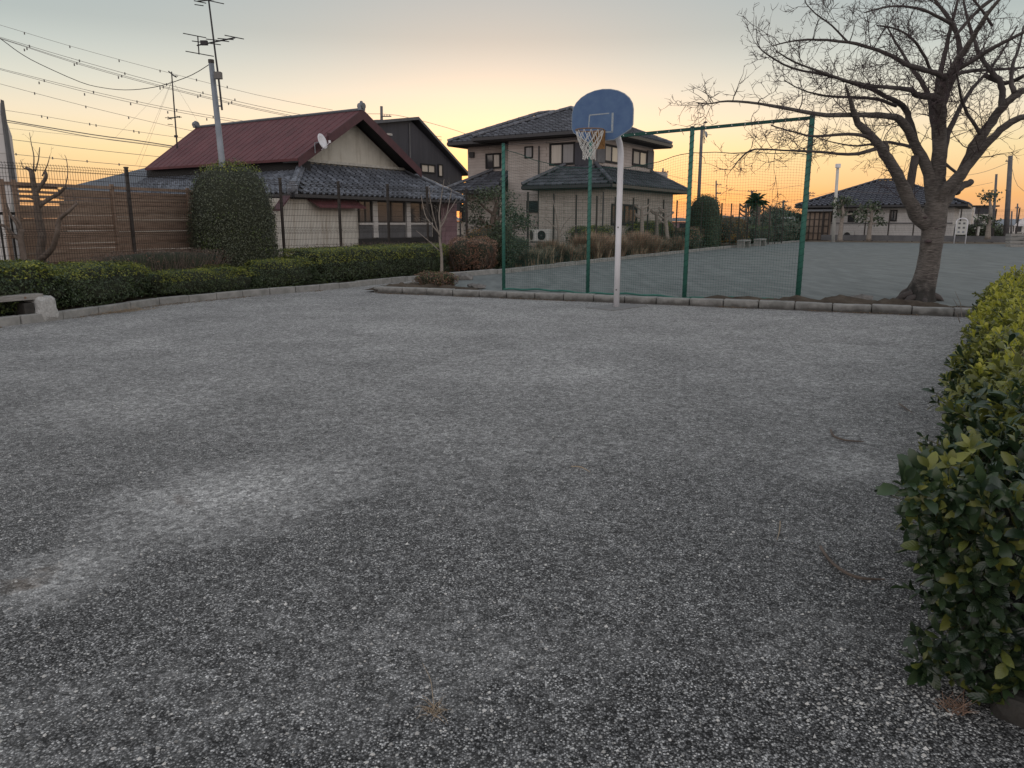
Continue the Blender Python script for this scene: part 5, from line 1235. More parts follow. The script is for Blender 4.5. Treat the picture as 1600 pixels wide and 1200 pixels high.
shrub('hedge', fkp(925, 2.4), 3.2, 1.2, 1.25, U, 'rounded green hedge behind the plume grass left of the white pole', 'hedge', HM, 5200, leaf=.07, e=4, rough=.1, group='green hedges behind the dry grass')
shrub('hedge', fkp(1010, 2.6), 6.2, 1.4, 1.45, U, 'long rounded green hedge right of the white pole under the beige house', 'hedge', HM, 9000, leaf=.08, e=4, rough=.1, group='green hedges behind the dry grass', topmix=.6)
shrub('hedge', fkp(1075, 1.2), 2.8, 1.5, 1.15, U, 'mixed dull green shrub at the third net post', 'hedge', [M['leaf_grey'], M['leaf_mid'], M['straw_red']], 4000, leaf=.07, e=3, rough=.14, topmix=.5)
shrub('amber_bush', fkp(1142, 1.5), 4.6, 1.8, 1.75, U, 'amber-coloured bush right of the bullet-shaped bush', 'bush', [M['leaf_amber'], M['leaf_russet'], M['leaf_grey']], 6500, leaf=.09, e=2.6, rough=.14, topmix=.2, twiggy=300)
shrub('hedge', fkp(1182, 1.6), 6, 1.5, 1.15, U, 'dull olive hedge behind the two concrete benches', 'hedge', [M['leaf_grey'], M['leaf_mid']], 6500, leaf=.10, e=4, rough=.1)
shrub('hedge', fkp(1228, 1.6), 8, 1.5, 1.2, U, 'far dull olive hedge left of the last net post', 'hedge', [M['leaf_grey'], M['leaf_dark']], 6000, leaf=.11, e=4, rough=.1)

# ------------------------------------------------------------------ bare and pruned trees
def bare_tree(base, name, limbs_, label, cat='tree', m='bark2', group=None, tw_n=2.0, tw_len=.4, lv=1, minr=.003, up=.12, cloud=None, lf=.09):
    r = empty(name, base, label, cat, group)
    tmb = MB()
    for i, (l, dens) in enumerate(limbs_):
        pts = [p for p, _ in l]; rr = [q for _, q in l]; pts, rr = densify(pts, rr)
        MB().tube(pts, rr, 9 if rr[0] > .03 else 6).build('trunk' if i == 0 else 'branch', M[m], r, smooth=True)
        if dens: twigs(tmb, pts, max(.006, rr[-1]), 0, dens * tw_n, tw_len, up=up, lv_max=lv, minr=minr)
    if tmb.v: tag(tmb.build('twigs', M[m], r), kind='stuff')
    if cloud:
        b = MB()
        for (c, s_, n_) in cloud:
            for k in range(n_):
                p = c + Vector((random.gauss(0, s_), random.gauss(0, s_), random.gauss(0, s_ * .55))); leaf_quad(b, p, Vector((random.gauss(0, 1), random.gauss(0, 1), random.gauss(0, 1))).normalized(), lf, lf * .55, random.random() < .35)
        tag(b.build('foliage', [M['leaf_dark'], M['leaf_grey']], r), kind='stuff')
    return r
def T(Y, *l): return [(atY(x, y, Y + (dy[0] if dy else 0)), r) for x, y, r, *dy in l]
Y1 = 14.2
bare_tree(atY(66, 420, Y1), 'pruned_tree', [
 (T(Y1, (66, 422, 0.094), (63, 395, 0.076), (66, 370, 0.072), (60, 340, 0.065), (58, 315, 0.056), (52, 285, 0.048), (49, 268, 0.042), (40, 262, 0.022)), 0),
 (T(Y1, (64, 405, 0.065, -.1), (82, 388, 0.047, -.2), (89, 365, 0.040, -.3), (93, 343, 0.036, -.3), (108, 330, 0.029, -.4), (120, 318, 0.022, -.4)), .8),
 (T(Y1, (61, 322, 0.043), (75, 312, 0.036, .1), (92, 302, 0.032, .2), (102, 292, 0.025, .2)), .9), (T(Y1, (56, 300, 0.043), (64, 290, 0.036), (72, 276, 0.032), (70, 268, 0.029)), .9),
 (T(Y1, (58, 312, 0.036), (48, 308, 0.025), (40, 306, 0.014)), .5),
 (T(Y1, (52, 268, 0.014), (53, 245, 0.010), (49, 225, 0.007), (46, 207, 0.004)), .9), (T(Y1, (55, 268, 0.014), (60, 250, 0.010), (62, 230, 0.007)), .8), (T(Y1, (66, 275, 0.013), (74, 258, 0.009), (78, 243, 0.005)), .8),
 (T(Y1, (102, 292, 0.012), (106, 270, 0.008), (104, 250, 0.006), (101, 242, 0.004)), .6), (T(Y1, (44, 263, 0.014), (36, 262, 0.009), (32, 250, 0.004)), .5), (T(Y1, (120, 318, 0.014), (116, 308, 0.009), (114, 300, 0.004)), .8)],
 'brown hard-pruned bare tree with knuckled limbs before the timber screen', tw_n=3.5, tw_len=.38, lv=1, up=.10)
Y1 = 13.4
bare_tree(atY(38, 425, Y1), 'pruned_tree', [(T(Y1, (39, 425, 0.065), (36, 395, 0.054), (32, 372, 0.050), (34, 358, 0.043)), 0), (T(Y1, (34, 378, 0.036), (20, 366, 0.029), (8, 354, 0.025), (-10, 348, 0.022)), .8), (T(Y1, (33, 366, 0.032), (25, 348, 0.025), (16, 335, 0.020), (10, 318, 0.014)), .8), (T(Y1, (34, 360, 0.029), (29, 345, 0.022), (22, 338, 0.014)), .8)],
 'small knuckled bare tree at the left border before the black bars', tw_n=3, tw_len=.35)
Y1 = G(690, 440, .1).y
bare_tree(atY(690, 440, Y1), 'sapling', [
 (T(Y1, (690, 440, .04), (690, 400, .034), (687, 372, .030), (688, 355, .026), (686, 335, .018), (690, 305, .010), (694, 280, .005)), 1.0),
 (T(Y1, (687, 366, .020), (674, 350, .016), (664, 335, .012), (658, 305, .007)), 1.0), (T(Y1, (688, 356, .020), (696, 342, .016), (700, 325, .012), (706, 295, .006)), 1.0),
 (T(Y1, (687, 370, .016, -.1), (678, 340, .013, -.2), (672, 310, .009, -.3), (670, 290, .005, -.3)), 1.0), (T(Y1, (688, 350, .014, .2), (702, 330, .011, .3), (714, 310, .006, .4)), 1.0), (T(Y1, (687, 392, .012), (668, 375, .009), (650, 360, .005)), .8)],
 'slender bare young tree in front of the mauve panel', m='bark_pale', tw_n=3.2, tw_len=.6, lv=2, up=.10, minr=.0028)
Yq = 26
bare_tree(atY(772, 400, Yq), 'cloud_pruned_tree', [(T(Yq, (774, 405, .16), (772, 370, .14), (770, 345, .11), (776, 320, .08), (772, 302, .04)), .8), (T(Yq, (772, 365, .08), (760, 352, .06), (748, 340, .04)), 1), (T(Yq, (772, 350, .08), (786, 336, .06), (796, 318, .04)), 1), (T(Yq, (771, 372, .06), (790, 362, .05), (815, 352, .03)), 1), (T(Yq, (772, 335, .06), (758, 325, .04), (745, 312, .03)), 1)],
 'cloud-pruned evergreen with gaps between its leaf pads, left of the beige house', tw_n=3, tw_len=.4, cloud=[(atY(x, y, Yq + random.uniform(-.4, .4)), s_, n_) for x, y, s_, n_ in ((752, 308, .22, 220), (765, 300, .22, 260), (785, 305, .2, 200), (745, 325, .22, 220), (742, 345, .2, 200), (790, 322, .2, 180), (755, 352, .2, 180), (808, 343, .26, 420), (815, 352, .24, 300), (800, 332, .2, 200), (744, 366, .18, 120))])
Yq = 27.5
bare_tree(atY(873, 390, Yq), 'sapling', [(T(Yq, (873, 392, .06), (873, 365, .05), (870, 340, .03), (864, 312, .012)), 1.2), (T(Yq, (873, 368, .03), (882, 350, .02), (896, 335, .01)), 1.2), (T(Yq, (873, 362, .025), (860, 348, .018), (848, 340, .01)), 1.2), (T(Yq, (873, 372, .025), (886, 360, .018), (900, 352, .01)), 1.2)],
 'small bare grey tree right of the air conditioners', m='bark_pale', tw_n=2.5, tw_len=.6, lv=2, minr=.004)
def kn(px, Y, y0, y1, lab, lean=0, m='bark_pale'):
    h = y0 - y1; L0 = T(Y, (px, y0, .11), (px + lean, y0 - h * .4, .09), (px + lean * 1.5, y0 - h * .7, .075), (px + lean, y1, .06))
    ls = [(L0, 0)]
    for k in range(5):
        yy = y0 - h * random.uniform(.45, .95); sg = random.choice((-1, 1)) if k > 1 else (-1, 1)[k]
        ls.append((T(Y, (px + lean, yy, .05), (px + lean + sg * h * .14, yy - h * .06, .045), (px + lean + sg * h * .22, yy - h * .14, .05)), .6))
    return bare_tree(atY(px, y0, Y), 'pollarded_tree', ls, lab, m=m, tw_n=2.5, tw_len=.3, group='pollarded trees', minr=.005)
kn(1003, 35, 372, 322, 'pale pollarded trunk right of the white pole'); kn(1043, 36, 374, 322, 'pale pollarded trunk left of the third net post', -2)
kn(1026, 38, 372, 330, 'thin pollarded trunk between two thicker ones under the beige house')
kn(1166, 52, 365, 318, 'thin dark pollard left of the palm', m='bark2'); kn(1145, 48, 360, 336, 'low twisted pollard right of the bullet-shaped bush', m='bark2'); kn(1186, 54, 360, 323, 'knobbly pollard right of the palm', m='bark2'); kn(1203, 58, 360, 321, 'forked pollard behind the olive shrubs', m='bark2')
Yq = far0.y - 2
def niwaki(px, Y, y0, y1, lab, clouds):
    h = y0 - y1; base = atY(px, y0, Y)
    return bare_tree(base, 'pruned_pine', [(T(Y, (px - 2, y0 + 1, .20), (px, y0 - h * .35, .14), (px + 3, y0 - h * .7, .12), (px + 1, y1, .06)), 0)] + [(T(Y, (px + 1, y, .08), ((px + x) / 2, y - 1, .06), (x, y - 2, .03)), .5) for x, y in clouds], lab, m='bark_pale', tw_n=1.5, tw_len=.4, group='pruned garden trees before the bungalow', minr=.008, lf=.22,
        cloud=[(atY(x, y - 2, Y), .24, 50) for x, y in clouds] + [(atY(px + 1, y1, Y), .28, 70)])
niwaki(1314, Yq - 2, 377, 314, 'pale-trunked pruned tree with stubby arms left of the air conditioner', [(1308, 322), (1327, 317), (1312, 337), (1340, 336), (1322, 314)])
niwaki(1359, Yq, 375, 322, 'slimmer pruned tree with many small arms before the bungalow', [(1350, 338), (1345, 346), (1370, 330), (1372, 342), (1352, 328), (1374, 350), (1366, 322)])
niwaki(1545, Yq - 4, 373, 310, 'pale knobbly pollard before the grey shed', [(1538, 308), (1552, 304), (1540, 340), (1552, 350), (1536, 346)])
# dull trees behind the far hedge and by the bungalow
for px, Y, y0, y1, wd, lab in ((1196, 63, 362, 336, 5.5, 'dense grey-green garden shrub behind the olive hedge, left of the white van'), (1218, 68, 362, 326, 3.2, 'tall grey-green tree left of the bungalow'), (1240, 66, 362, 331, 3.4, 'grey-green tree touching the bungalow eave'), (1225, 60, 362, 342, 4.0, 'lower grey-green shrub right of the white van')):
    t_ = atY(px, y1, Y); shrub('garden_shrub', t_.xy, wd, 3, t_.z, U, lab, 'shrub', [M['leaf_grey'], M['leaf_dark']], 5200, leaf=.17, e=2.1, rough=.28, core=.72, group='garden shrubs left of the bungalow')
for px, Y, y1, wd, lab in ((1535, 60, 352, 3.4, 'dark clipped shrub behind the cross-shaped post'), (1475, 61, 352, 3.2, 'dark loose shrub left of the white notice board'), (1450, 61.5, 360, 2.4, 'low dark shrub behind the cherry trunk'), (1398, 62, 362, 2.6, 'low dark shrub at the bungalow wall'), (1371, 62.3, 364, 1.6, 'small dark shrub right of the slimmer pruned tree')):
    t_ = atY(px, y1, Y); shrub('dark_shrub', t_.xy, wd, 1.6, t_.z, V, lab, 'shrub', [M['leaf_dark'], M['leaf_grey']], 2600, leaf=.14, e=2.4, rough=.16, group='dark shrubs along the bungalow wall')
# palm
Yp = 74; pb = atY(1178, 360, Yp); pm = empty('palm_tree', pb, 'tall thin palm silhouetted far beyond the net', 'tree')
ptop = atY(1181, 314, Yp); MB().tube([Vector((ptop.x, Yp, .1)), ptop], [.25, .2], 8).build('trunk', M['bark2'], pm)
b = MB()
for i in range(90):
    a = random.uniform(0, 6.28); e_ = random.uniform(-1.3, 1.2); d = Vector((math.cos(a) * math.cos(e_), math.sin(a) * math.cos(e_), math.sin(e_))); L_ = random.uniform(.8, 1.5); q = ptop + d * L_ + Vector((0, 0, -.25 * L_)); s_ = d.cross(Vector((0, 0, 1))).normalized() * .10
    b.add([ptop, ptop + d * L_ * .6 + s_ * 2.2, q, ptop + d * L_ * .6 - s_ * 2.2], [(0, 1, 2, 3)])
tag(b.build('fronds', M['leaf_dark'], pm), kind='stuff')

# ------------------------------------------------------------------ near hedge on the right, large glossy leaves
HA = Vector((1.42, 2.28)); HB = Vector((7.28, 11.35)); HD_ = (HB - HA).normalized(); HN = Vector((HD_.y, -HD_.x))     # HN points right, into the hedge
nh = empty('broadleaf_hedge', (HA.x, HA.y, .0), 'glossy broad-leaved evergreen hedge with yellow-green young tips along the right border', 'hedge')
HL = (HB - HA).length; HW = 1.5; HH = .76
def hpt(a, b, z): q = HA + HD_ * a + HN * b; return Vector((q.x, q.y, z))
def wob(a, z): return .17 * noise.noise(Vector((a * 1.1, z * 1.5, 3))) + .10 * noise.noise(Vector((a * 3.3, z * 4, 9)))
# inner growth
mb = MB(); nx, cross = 60, [(.34, .06), (.26, .25), (.22, .42), (.30, .56), (.50, .63), (1.0, .65), (HW - .1, .66), (HW, .4), (HW, .05)]
vs = []
for i in range(nx + 1):
    a = .12 + (HL - .1) * i / nx
    for b_, z in cross: vs.append(hpt(a, b_ + wob(a, z) * .8, z + (.06 * noise.noise(Vector((a * 2, b_ * 2, 0))) if z > .3 else 0)))
nc = len(cross)
fs = [(i * nc + k, i * nc + k + 1, (i + 1) * nc + k + 1, (i + 1) * nc + k) for i in range(nx) for k in range(nc - 1)] + [tuple(range(nc)), tuple(nx * nc + k for k in range(nc))[::-1]]
mb.add(vs, fs); mb.build('inner_growth', M['core'], nh)
def leaf_shape(w=.40, curl=.12, cup=.09):
    """an obovate leaf along +x, folded on its midrib and drooping at the tip; 10 verts"""
    st = [(0, .03), (.28, .55), (.62, 1.0), (.88, .62), (1.0, .04)]
    v = []
    for x, k in st:
        z = .10 * math.sin(x * 2.4) - curl * x * x
        v += [(x, -w * k / 2, z + cup * k * w * 1.6), (x, 0, z), (x, w * k / 2, z + cup * k * w)]
    f = []
    for i in range(4): b_ = i * 3; f += [(b_, b_ + 3, b_ + 4, b_ + 1), (b_ + 1, b_ + 4, b_ + 5, b_ + 2)]
    return v, f
LS_ = [leaf_shape(*a) for a in ((.34, .05, .20), (.40, .18, .12), (.46, .30, .05), (.38, -.10, .28), (.50, .12, .16), (.32, .42, .10))]
leafme = {}
for i, (v, f) in enumerate(LS_):
    for mk in ('hedge_dark1', 'hedge_mid1', 'hedge_young1'):
        me = bpy.data.meshes.new('leaf'); me.from_pydata(v, [], f); me.polygons.foreach_set('use_smooth', [True] * len(f)); leafme[(i, mk)] = me
def solid_leaf(name, c, c2, rough, tr):
    def ex(t, n, l, b, src):
        rp = n.new('ShaderNodeValToRGB'); ramp_stops(rp, [(0, c), (1, c2)]); l.new(n.new('ShaderNodeObjectInfo').outputs['Random'], rp.inputs[0])
        no = n.new('ShaderNodeTexNoise'); no.inputs['Scale'].default_value = 4; no.inputs['Detail'].default_value = 4; l.new(src, no.inputs[0])
        m = n.new('ShaderNodeMix'); m.data_type = 'RGBA'; m.blend_type = 'MULTIPLY'; m.inputs[0].default_value = .5; l.new(rp.outputs[0], m.inputs[6]); l.new(no.outputs[0], m.inputs[7]); l.new(m.outputs[2], b.inputs['Base Color'])
        sx = n.new('ShaderNodeSeparateXYZ'); l.new(src, sx.inputs[0]); ab = n.new('ShaderNodeMath'); ab.operation = 'ABSOLUTE'; l.new(sx.outputs[1], ab.inputs[0])
        wv = n.new('ShaderNodeMath'); wv.operation = 'MULTIPLY_ADD'; l.new(ab.outputs[0], wv.inputs[0]); wv.inputs[1].default_value = -1.4; l.new(sx.outputs[0], wv.inputs[2])
        sn = n.new('ShaderNodeMath'); sn.operation = 'MULTIPLY'; l.new(wv.outputs[0], sn.inputs[0]); sn.inputs[1].default_value = 44
        s2 = n.new('ShaderNodeMath'); s2.operation = 'SINE'; l.new(sn.outputs[0], s2.inputs[0])
        bp = n.new('ShaderNodeBump'); bp.inputs['Strength'].default_value = .15; bp.inputs['Distance'].default_value = .004; l.new(s2.outputs[0], bp.inputs['Height']); l.new(bp.outputs[0], b.inputs['Normal'])
    return mat(name, c, rough, trans=tr, extra=ex)
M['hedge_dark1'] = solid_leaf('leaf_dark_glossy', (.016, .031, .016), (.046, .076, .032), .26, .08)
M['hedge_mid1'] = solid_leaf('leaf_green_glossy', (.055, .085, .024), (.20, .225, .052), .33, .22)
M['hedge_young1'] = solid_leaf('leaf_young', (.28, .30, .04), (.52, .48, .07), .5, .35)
for (i, mk), me in leafme.items(): me.materials.append(M[mk])
near_leaves = []; rest = MB(); stems = MB(); rng = random.Random(11)
def whorl(p, ax, n, ln, kind, spread):
    """leaves set round a shoot tip"""
    ax = ax.normalized(); s0 = ax.orthogonal().normalized(); ph = rng.uniform(0, 6.28)
    for k in range(n):
        s_ = s0.copy(); s_.rotate(Matrix.Rotation(ph + k * 2.4, 3, ax)); f = k / max(1, n - 1)
        d = (s_ * spread * (1 - .45 * f) + ax * (.35 + .8 * f)).normalized()
        up = (ax - d * ax.dot(d)).normalized(); y = up.cross(d).normalized(); L_ = ln * rng.uniform(.55, 1.2) * (1 - .25 * f); d = (d + Vector((rng.gauss(0, .16), rng.gauss(0, .16), rng.gauss(0, .16)))).normalized()
        o = p + ax * (-.03 + .035 * f); i = rng.randrange(6)
        mk = kind if rng.random() < .85 else 'hedge_mid1'
        R3 = Matrix((d * L_, y * L_, up * L_)).transposed()
        near_leaves.append((o, R3, i, mk))
NS = 6200
for q in range(NS):
    a = HL * rng.random() ** 1.3
    if q < 520:
        b_ = rng.uniform(-.06, 1.0); z = rng.uniform(.02, .74); a = -.05 - .12 * math.sin(min(1, z / .5) * 2.2) + rng.gauss(0, .03); nrm = Vector((-HD_.x, -HD_.y, .5))
    elif rng.random() < .54: t = rng.random(); z = .12 + .62 * t ** .8; b_ = .10 - .13 * math.sin(min(1, z / .55) * 2.4) + max(0, z - .60) * 1.2; nrm = Vector((-HN.x, -HN.y, .35 + z * .5))
    else: b_ = rng.uniform(.12, HW); z = .73 + rng.uniform(-.02, .05); nrm = Vector((-HN.x * .25, -HN.y * .25, 1))
    z += .06 * noise.noise(Vector((a * 1.6, b_ * 2, 5))); p = hpt(a, b_ + wob(a, z) - (.05 if rng.random() < .12 and z < .7 else 0) - (rng.uniform(.05, .14) if rng.random() < .06 and z < .72 else 0), z)
    if z > .7 and rng.random() < .14: p.z += rng.uniform(.03, .13)
    dist = p.length
    d = (nrm.normalized() + Vector((rng.gauss(0, .35), rng.gauss(0, .35), rng.gauss(0, .35) + .15))).normalized()
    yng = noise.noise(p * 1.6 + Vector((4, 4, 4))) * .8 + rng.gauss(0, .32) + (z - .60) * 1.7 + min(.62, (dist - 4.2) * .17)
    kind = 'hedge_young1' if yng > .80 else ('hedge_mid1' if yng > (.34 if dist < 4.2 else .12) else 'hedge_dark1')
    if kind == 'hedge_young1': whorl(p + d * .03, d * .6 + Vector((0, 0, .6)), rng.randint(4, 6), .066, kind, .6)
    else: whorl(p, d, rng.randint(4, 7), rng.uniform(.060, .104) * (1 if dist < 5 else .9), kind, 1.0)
    if rng.random() < .30 and q >= 520: e_ = hpt(a - .03, b_ + .14, max(.1, z - .14)); stems.tube([e_, (e_ + p) / 2 + Vector((0, 0, .02)), p], [.0035, .003, .002], 4, cap=False)
def in_view(p):
    y = p.y * math.cos(PITCH) - (p.z - EYE) * math.sin(PITCH); return y > .3 and p.x / y < .70 and p.z < 2
vis = sorted([l for l in near_leaves if in_view(l[0])], key=lambda l: l[0].length)
ids = set(id(l) for l in [l for l in vis if True][:300])
base_ = wloc(nh)
for l in near_leaves:
    o, R3, i, mk = l
    if id(l) in ids:
        ob = bpy.data.objects.new('leaf', leafme[(i, mk)]); col.objects.link(ob); ob.parent = nh
        ob.matrix_local = Matrix.Translation(o - base_) @ R3.to_4x4()
    else:
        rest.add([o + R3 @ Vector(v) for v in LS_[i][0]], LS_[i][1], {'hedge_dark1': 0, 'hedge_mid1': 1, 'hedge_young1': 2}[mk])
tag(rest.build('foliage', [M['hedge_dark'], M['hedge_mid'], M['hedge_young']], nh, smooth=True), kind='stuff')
tag(stems.build('stems', M['stem'], nh), kind='stuff')
# two bare shoots at the far end
for x0, y0, x1, y1 in ((1496, 488, 1489, 466), (1503, 492, 1492, 455), (1500, 500, 1482, 478)):
    p = G(x0, y0 + 4); e_ = atY(x1, y1, p.y - .2); MB().tube([p, (p + e_) / 2 + Vector((.03, 0, .02)), e_], [.007, .005, .002], 5).build('bare_shoot', M['bark_pale'], nh)
# dark stone kerb under the near hedge
k0 = HA + HN * .13 - HD_ * .02
kn2 = [k0 + HN * (.62 * i + .35) - HD_ * .08 for i in range(3)]
kr = empty('hedge_kerb', (k0.x, k0.y, 0), kind='structure'); kr['label'] = 'dark stone kerb beneath the near hedge'
for i in range(10):
    dd, nn_ = (HD_, HN) if i < 7 else (HN, -HD_)
    a = k0 + HD_ * (.62 * i + .36) if i < 7 else kn2[i - 7]; mb = MB(); vs_, fs_ = ICO3
    pts = []
    for v in vs_:
        q = superpt(v, 8) * (1 + .05 * noise.noise(v * 2 + Vector((i, 0, 0)))); w_ = a + dd * q.x * .295 + nn_ * q.y * .07; pts.append(Vector((w_.x, w_.y, -.01 + q.z * .085)))
    mb.add(pts, fs_); mb.build('kerb_stone', M['dark_stone'], kr)

# ------------------------------------------------------------------ loose chippings, twigs and litter on the lot
pb_ = MB()
for i in range(13000):
    y = 1.2 + 5.6 * random.random() ** 1.5; x = random.uniform(-.75, .75) * (y + .6)
    if random.random() < .34: a = random.uniform(0, 5); q = HA + HD_ * (a - .5) + HN * .1 - HN * abs(random.gauss(.05, .30)); x, y = q
    if noise.noise(Vector((x * 1.3, y * 1.3, 7))) < -.05 and random.random() < .7: continue
    r = .0028 + .0055 * random.random() ** 3
    mb_ = [Vector((random.uniform(.7, 1.3), 0, 0)), ]
    a0 = random.uniform(0, 6.28); n_ = 5; v_ = [Vector((x + math.cos(a0 + k * 6.283 / n_) * r * random.uniform(.7, 1.3), y + math.sin(a0 + k * 6.283 / n_) * r * random.uniform(.7, 1.3), .001)) for k in range(n_)]
    tp = Vector((x + random.gauss(0, r * .3), y + random.gauss(0, r * .3), r * random.uniform(.7, 1.2)))
    pb_.add(v_ + [tp], [(k, (k + 1) % n_, n_) for k in range(n_)])
tag(pb_.build('gravel', M['pebble']), 'loose pale chippings scattered over the near asphalt', 'gravel', kind='stuff')
def stick(px, label, rad=.006, m='bark2', wid=.9):
    pts = [G(x, y, .008) + Vector((0, 0, random.uniform(0, .01))) for x, y in px]; pts, rr = densify(pts, [rad] * (len(px) - 1) + [rad * .4])
    return tag(MB().tube(pts, rr, 6).build('twig', M[m], origin=tuple(pts[0])), label, 'twig')
stick([(1282, 855), (1296, 878), (1318, 895), (1345, 905), (1382, 907)], 'longest fallen twig, curving towards the near hedge', .007)
stick([(1298, 672), (1303, 683), (1322, 689), (1350, 690)], 'short hooked dark twig on the asphalt, farther than the curved one', .007)
stick([(1405, 632), (1416, 640), (1425, 646)], 'small straight twig close to the hedge, farthest of the fallen twigs', .006)
stick([(893, 729), (908, 732), (922, 738)], 'thin pale twig lying alone in the middle of the lot', .004, 'straw')
stick([(1219, 815), (1218, 830), (1214, 846)], 'dry grass stalk left of the curved twig', .003, 'straw')
g0 = G(680, 1112); gr = MB()
for i in range(46):
    a = random.uniform(0, 6.28); L_ = random.uniform(.015, .055); q = g0 + Vector((random.gauss(0, .012), random.gauss(0, .012), .003)); d = Vector((math.cos(a), math.sin(a), random.uniform(.1, .9)))
    gr.tube([q, q + d * L_ * .6, q + d * L_ + Vector((0, 0, -.012))], [.0011, .0009, .0005], 3, cap=False)
gt_ = tag(empty('dry_weed', g0), 'dried straw-coloured weed with one long stalk, lowest in the lot', 'weed')
tag(gr.build('tuft', M['straw'], gt_), kind='stuff')
pts = [G(x, y, .012) for x, y in ((678, 1108), (676, 1085), (672, 1060), (660, 1036))]; pts, rr = densify(pts, [.0016, .0014, .0012, .0006]); MB().tube(pts, rr, 5).build('stalk', M['straw'], gt_)
# reddish weed at the stone under the near hedge
g1 = G(1492, 1108); gr = MB()
for i in range(70):
    a = random.uniform(0, 6.28); L_ = random.uniform(.015, .05); q = g1 + Vector((random.gauss(0, .018), random.gauss(0, .018), .0)); d = Vector((math.cos(a), math.sin(a), random.uniform(.2, 1.2)))
    gr.tube([q, q + d * L_ * .6, q + d * L_], [.0011, .0009, .0005], 3, cap=False)
tag(gr.build('withered_weed', M['straw_red'], origin=tuple(g1)), 'withered russet weed against the stone under the near hedge', 'weed')
# dry leaf litter along kerbs
lt = MB()
for i in range(4200):
    if random.random() < .5: f = random.random() * (len(leftk) - 2); k = int(f); q = leftk[k].lerp(leftk[k + 1], f - k) - v3 * abs(random.gauss(.02, .10)); 
    else: q = M0.lerp(M1, random.random()) - Vector((0, 1, 0)) * abs(random.gauss(.01, .05))
    if noise.noise(q * .9) < -.05: continue
    leaf_quad(lt, Vector((q.x, q.y, .006 + random.random() * .012)), Vector((random.gauss(0, .3), random.gauss(0, .3), 1)).normalized(), random.uniform(.015, .05), random.uniform(.008, .02), 0)
tag(lt.build('leaf_litter', M['litter']), 'dry brown leaf litter gathered along the kerbs', 'leaf litter', kind='stuff')
g2 = G(192, 487, .0); gr = MB()
for i in range(260):
    q = g2 + u3 * random.gauss(0, .28) - v3 * abs(random.gauss(0, .06)); d = Vector((random.gauss(0, 1), random.gauss(0, 1) - .5, random.uniform(.1, .8))).normalized() * random.uniform(.05, .18)
    gr.tube([q, q + d * .6, q + d + Vector((0, 0, -.03))], [.002, .0016, .001], 3, cap=False)
tag(gr.build('dry_grass', M['straw'], origin=tuple(g2)), kind='stuff'); tag(bpy.data.objects['dry_grass'], 'bleached dry grass tuft at the foot of the left kerb', 'weed')

# ------------------------------------------------------------------ poles, antennas, wires
Yp = 17.2
gp_ = atY(350, 420, Yp); gp_.z = .1
sp = empty('steel_pole', gp_, 'leaning galvanised service pole rising behind the round-topped bush', 'pole')
b0_, t0_ = atY(352, 300, Yp), atY(330, 97, Yp); b0_ = b0_ + (b0_ - t0_) * ((b0_.z - .1) / (t0_.z - b0_.z))
MB().tube([b0_, t0_], [.085, .055], 16).build('pole', M['pole_grey'], sp, smooth=True)
MB().tube([t0_ + Vector((0, 0, -.02)), t0_ + Vector((0, 0, .05))], .062, 16).build('pole_cap', M['post_brown'], sp)
bx_ = atY(341, 118, Yp - .05); MB().box(bx_, .14, .12, .14).build('junction_box', M['insul'], sp)
MB().bar(atY(332, 118, Yp), atY(345, 119, Yp), .03, .04).build('bracket', M['pole_grey'], sp); MB().bar(atY(334, 165, Yp), atY(347, 166, Yp), .03, .03).build('bracket', M['pole_grey'], sp)
Yn = Yp - .08
am = empty('antenna_mast', atY(347, 172, Yn), 'tall thin mast clamped to the steel pole with two yagi antennas', 'antenna')
MB().tube([atY(347, 172, Yn), atY(341, 118, Yn), atY(337, 88, Yn), atY(326, 0, Yn), atY(323, -25, Yn)], [.022, .022, .020, .018, .016], 8).build('mast', M['cable'], am)
def yagi(cx, cy, Y, els, boom, parent, r=.010, name='yagi_antenna'):
    o = MB().tube([atY(*boom[0], Y + boom[2]), atY(*boom[1], Y - boom[2])], r * 1.5, 6).build(name, M['cable'], parent)
    for e in els: MB().tube([atY(e[0], e[1], Y + e[4]), atY(e[2], e[3], Y + e[4])], r, 5).build('element', M['cable'], o)
    return o
yagi(335, 66, Yn - .05, [(286, 52, 322, 59, .3), (300, 64, 345, 70, .15), (322, 61, 358, 65, .0), (340, 60, 365, 62, -.1), (351, 55, 381, 61, -.3), (290, 80, 334, 88, .25)], ((308, 71), (367, 59), .35), am)
MB().tube([atY(309, 57, Yn + .2), atY(311, 85, Yn + .2)], .014, 6).build('reflector_stand', M['cable'], am); MB().box(atY(319, 67, Yn), .14, .07, .09).build('balun_box', M['cable'], am)
yagi(325, 3, Yn - .05, [(303, 1, 322, 5, .2), (304, 7, 318, 9, .2), (322, 0, 350, 6, -.2)], ((309, 2), (334, -1), .2), am)
Ym = 33
rm = empty('roof_antenna', atY(277, 229, Ym), 'thin guyed antenna mast standing on the far end of the red roof', 'antenna')
MB().tube([atY(277, 232, Ym), atY(268, 112, Ym)], [.035, .025], 6).build('mast', M['cable'], rm)
yagi(272, 185, Ym, [(262, 182, 268, 187, 0), (258, 184, 284, 183, .1), (276, 181, 281, 184, -.1), (262, 194, 270, 195, .1)], ((262, 186), (281, 182), .3), rm, r=.014)
yagi(268, 116, Ym, [(263, 111, 276, 121, 0), (270, 118, 278, 119, 0)], ((264, 112), (274, 120), .2), rm, r=.018)
MB().box(atY(275, 213, Ym), .12, .1, .09).build('amplifier', M['cable'], rm)
for x, y, dy in ((180, 215, 0), (212, 258, -2), (215, 268, 3), (318, 205, 4)): MB().tube([atY(269, 125, Ym), atY(x, y, Ym + dy)], .004, 3).build('guy_wire', M['far_wire'], rm)
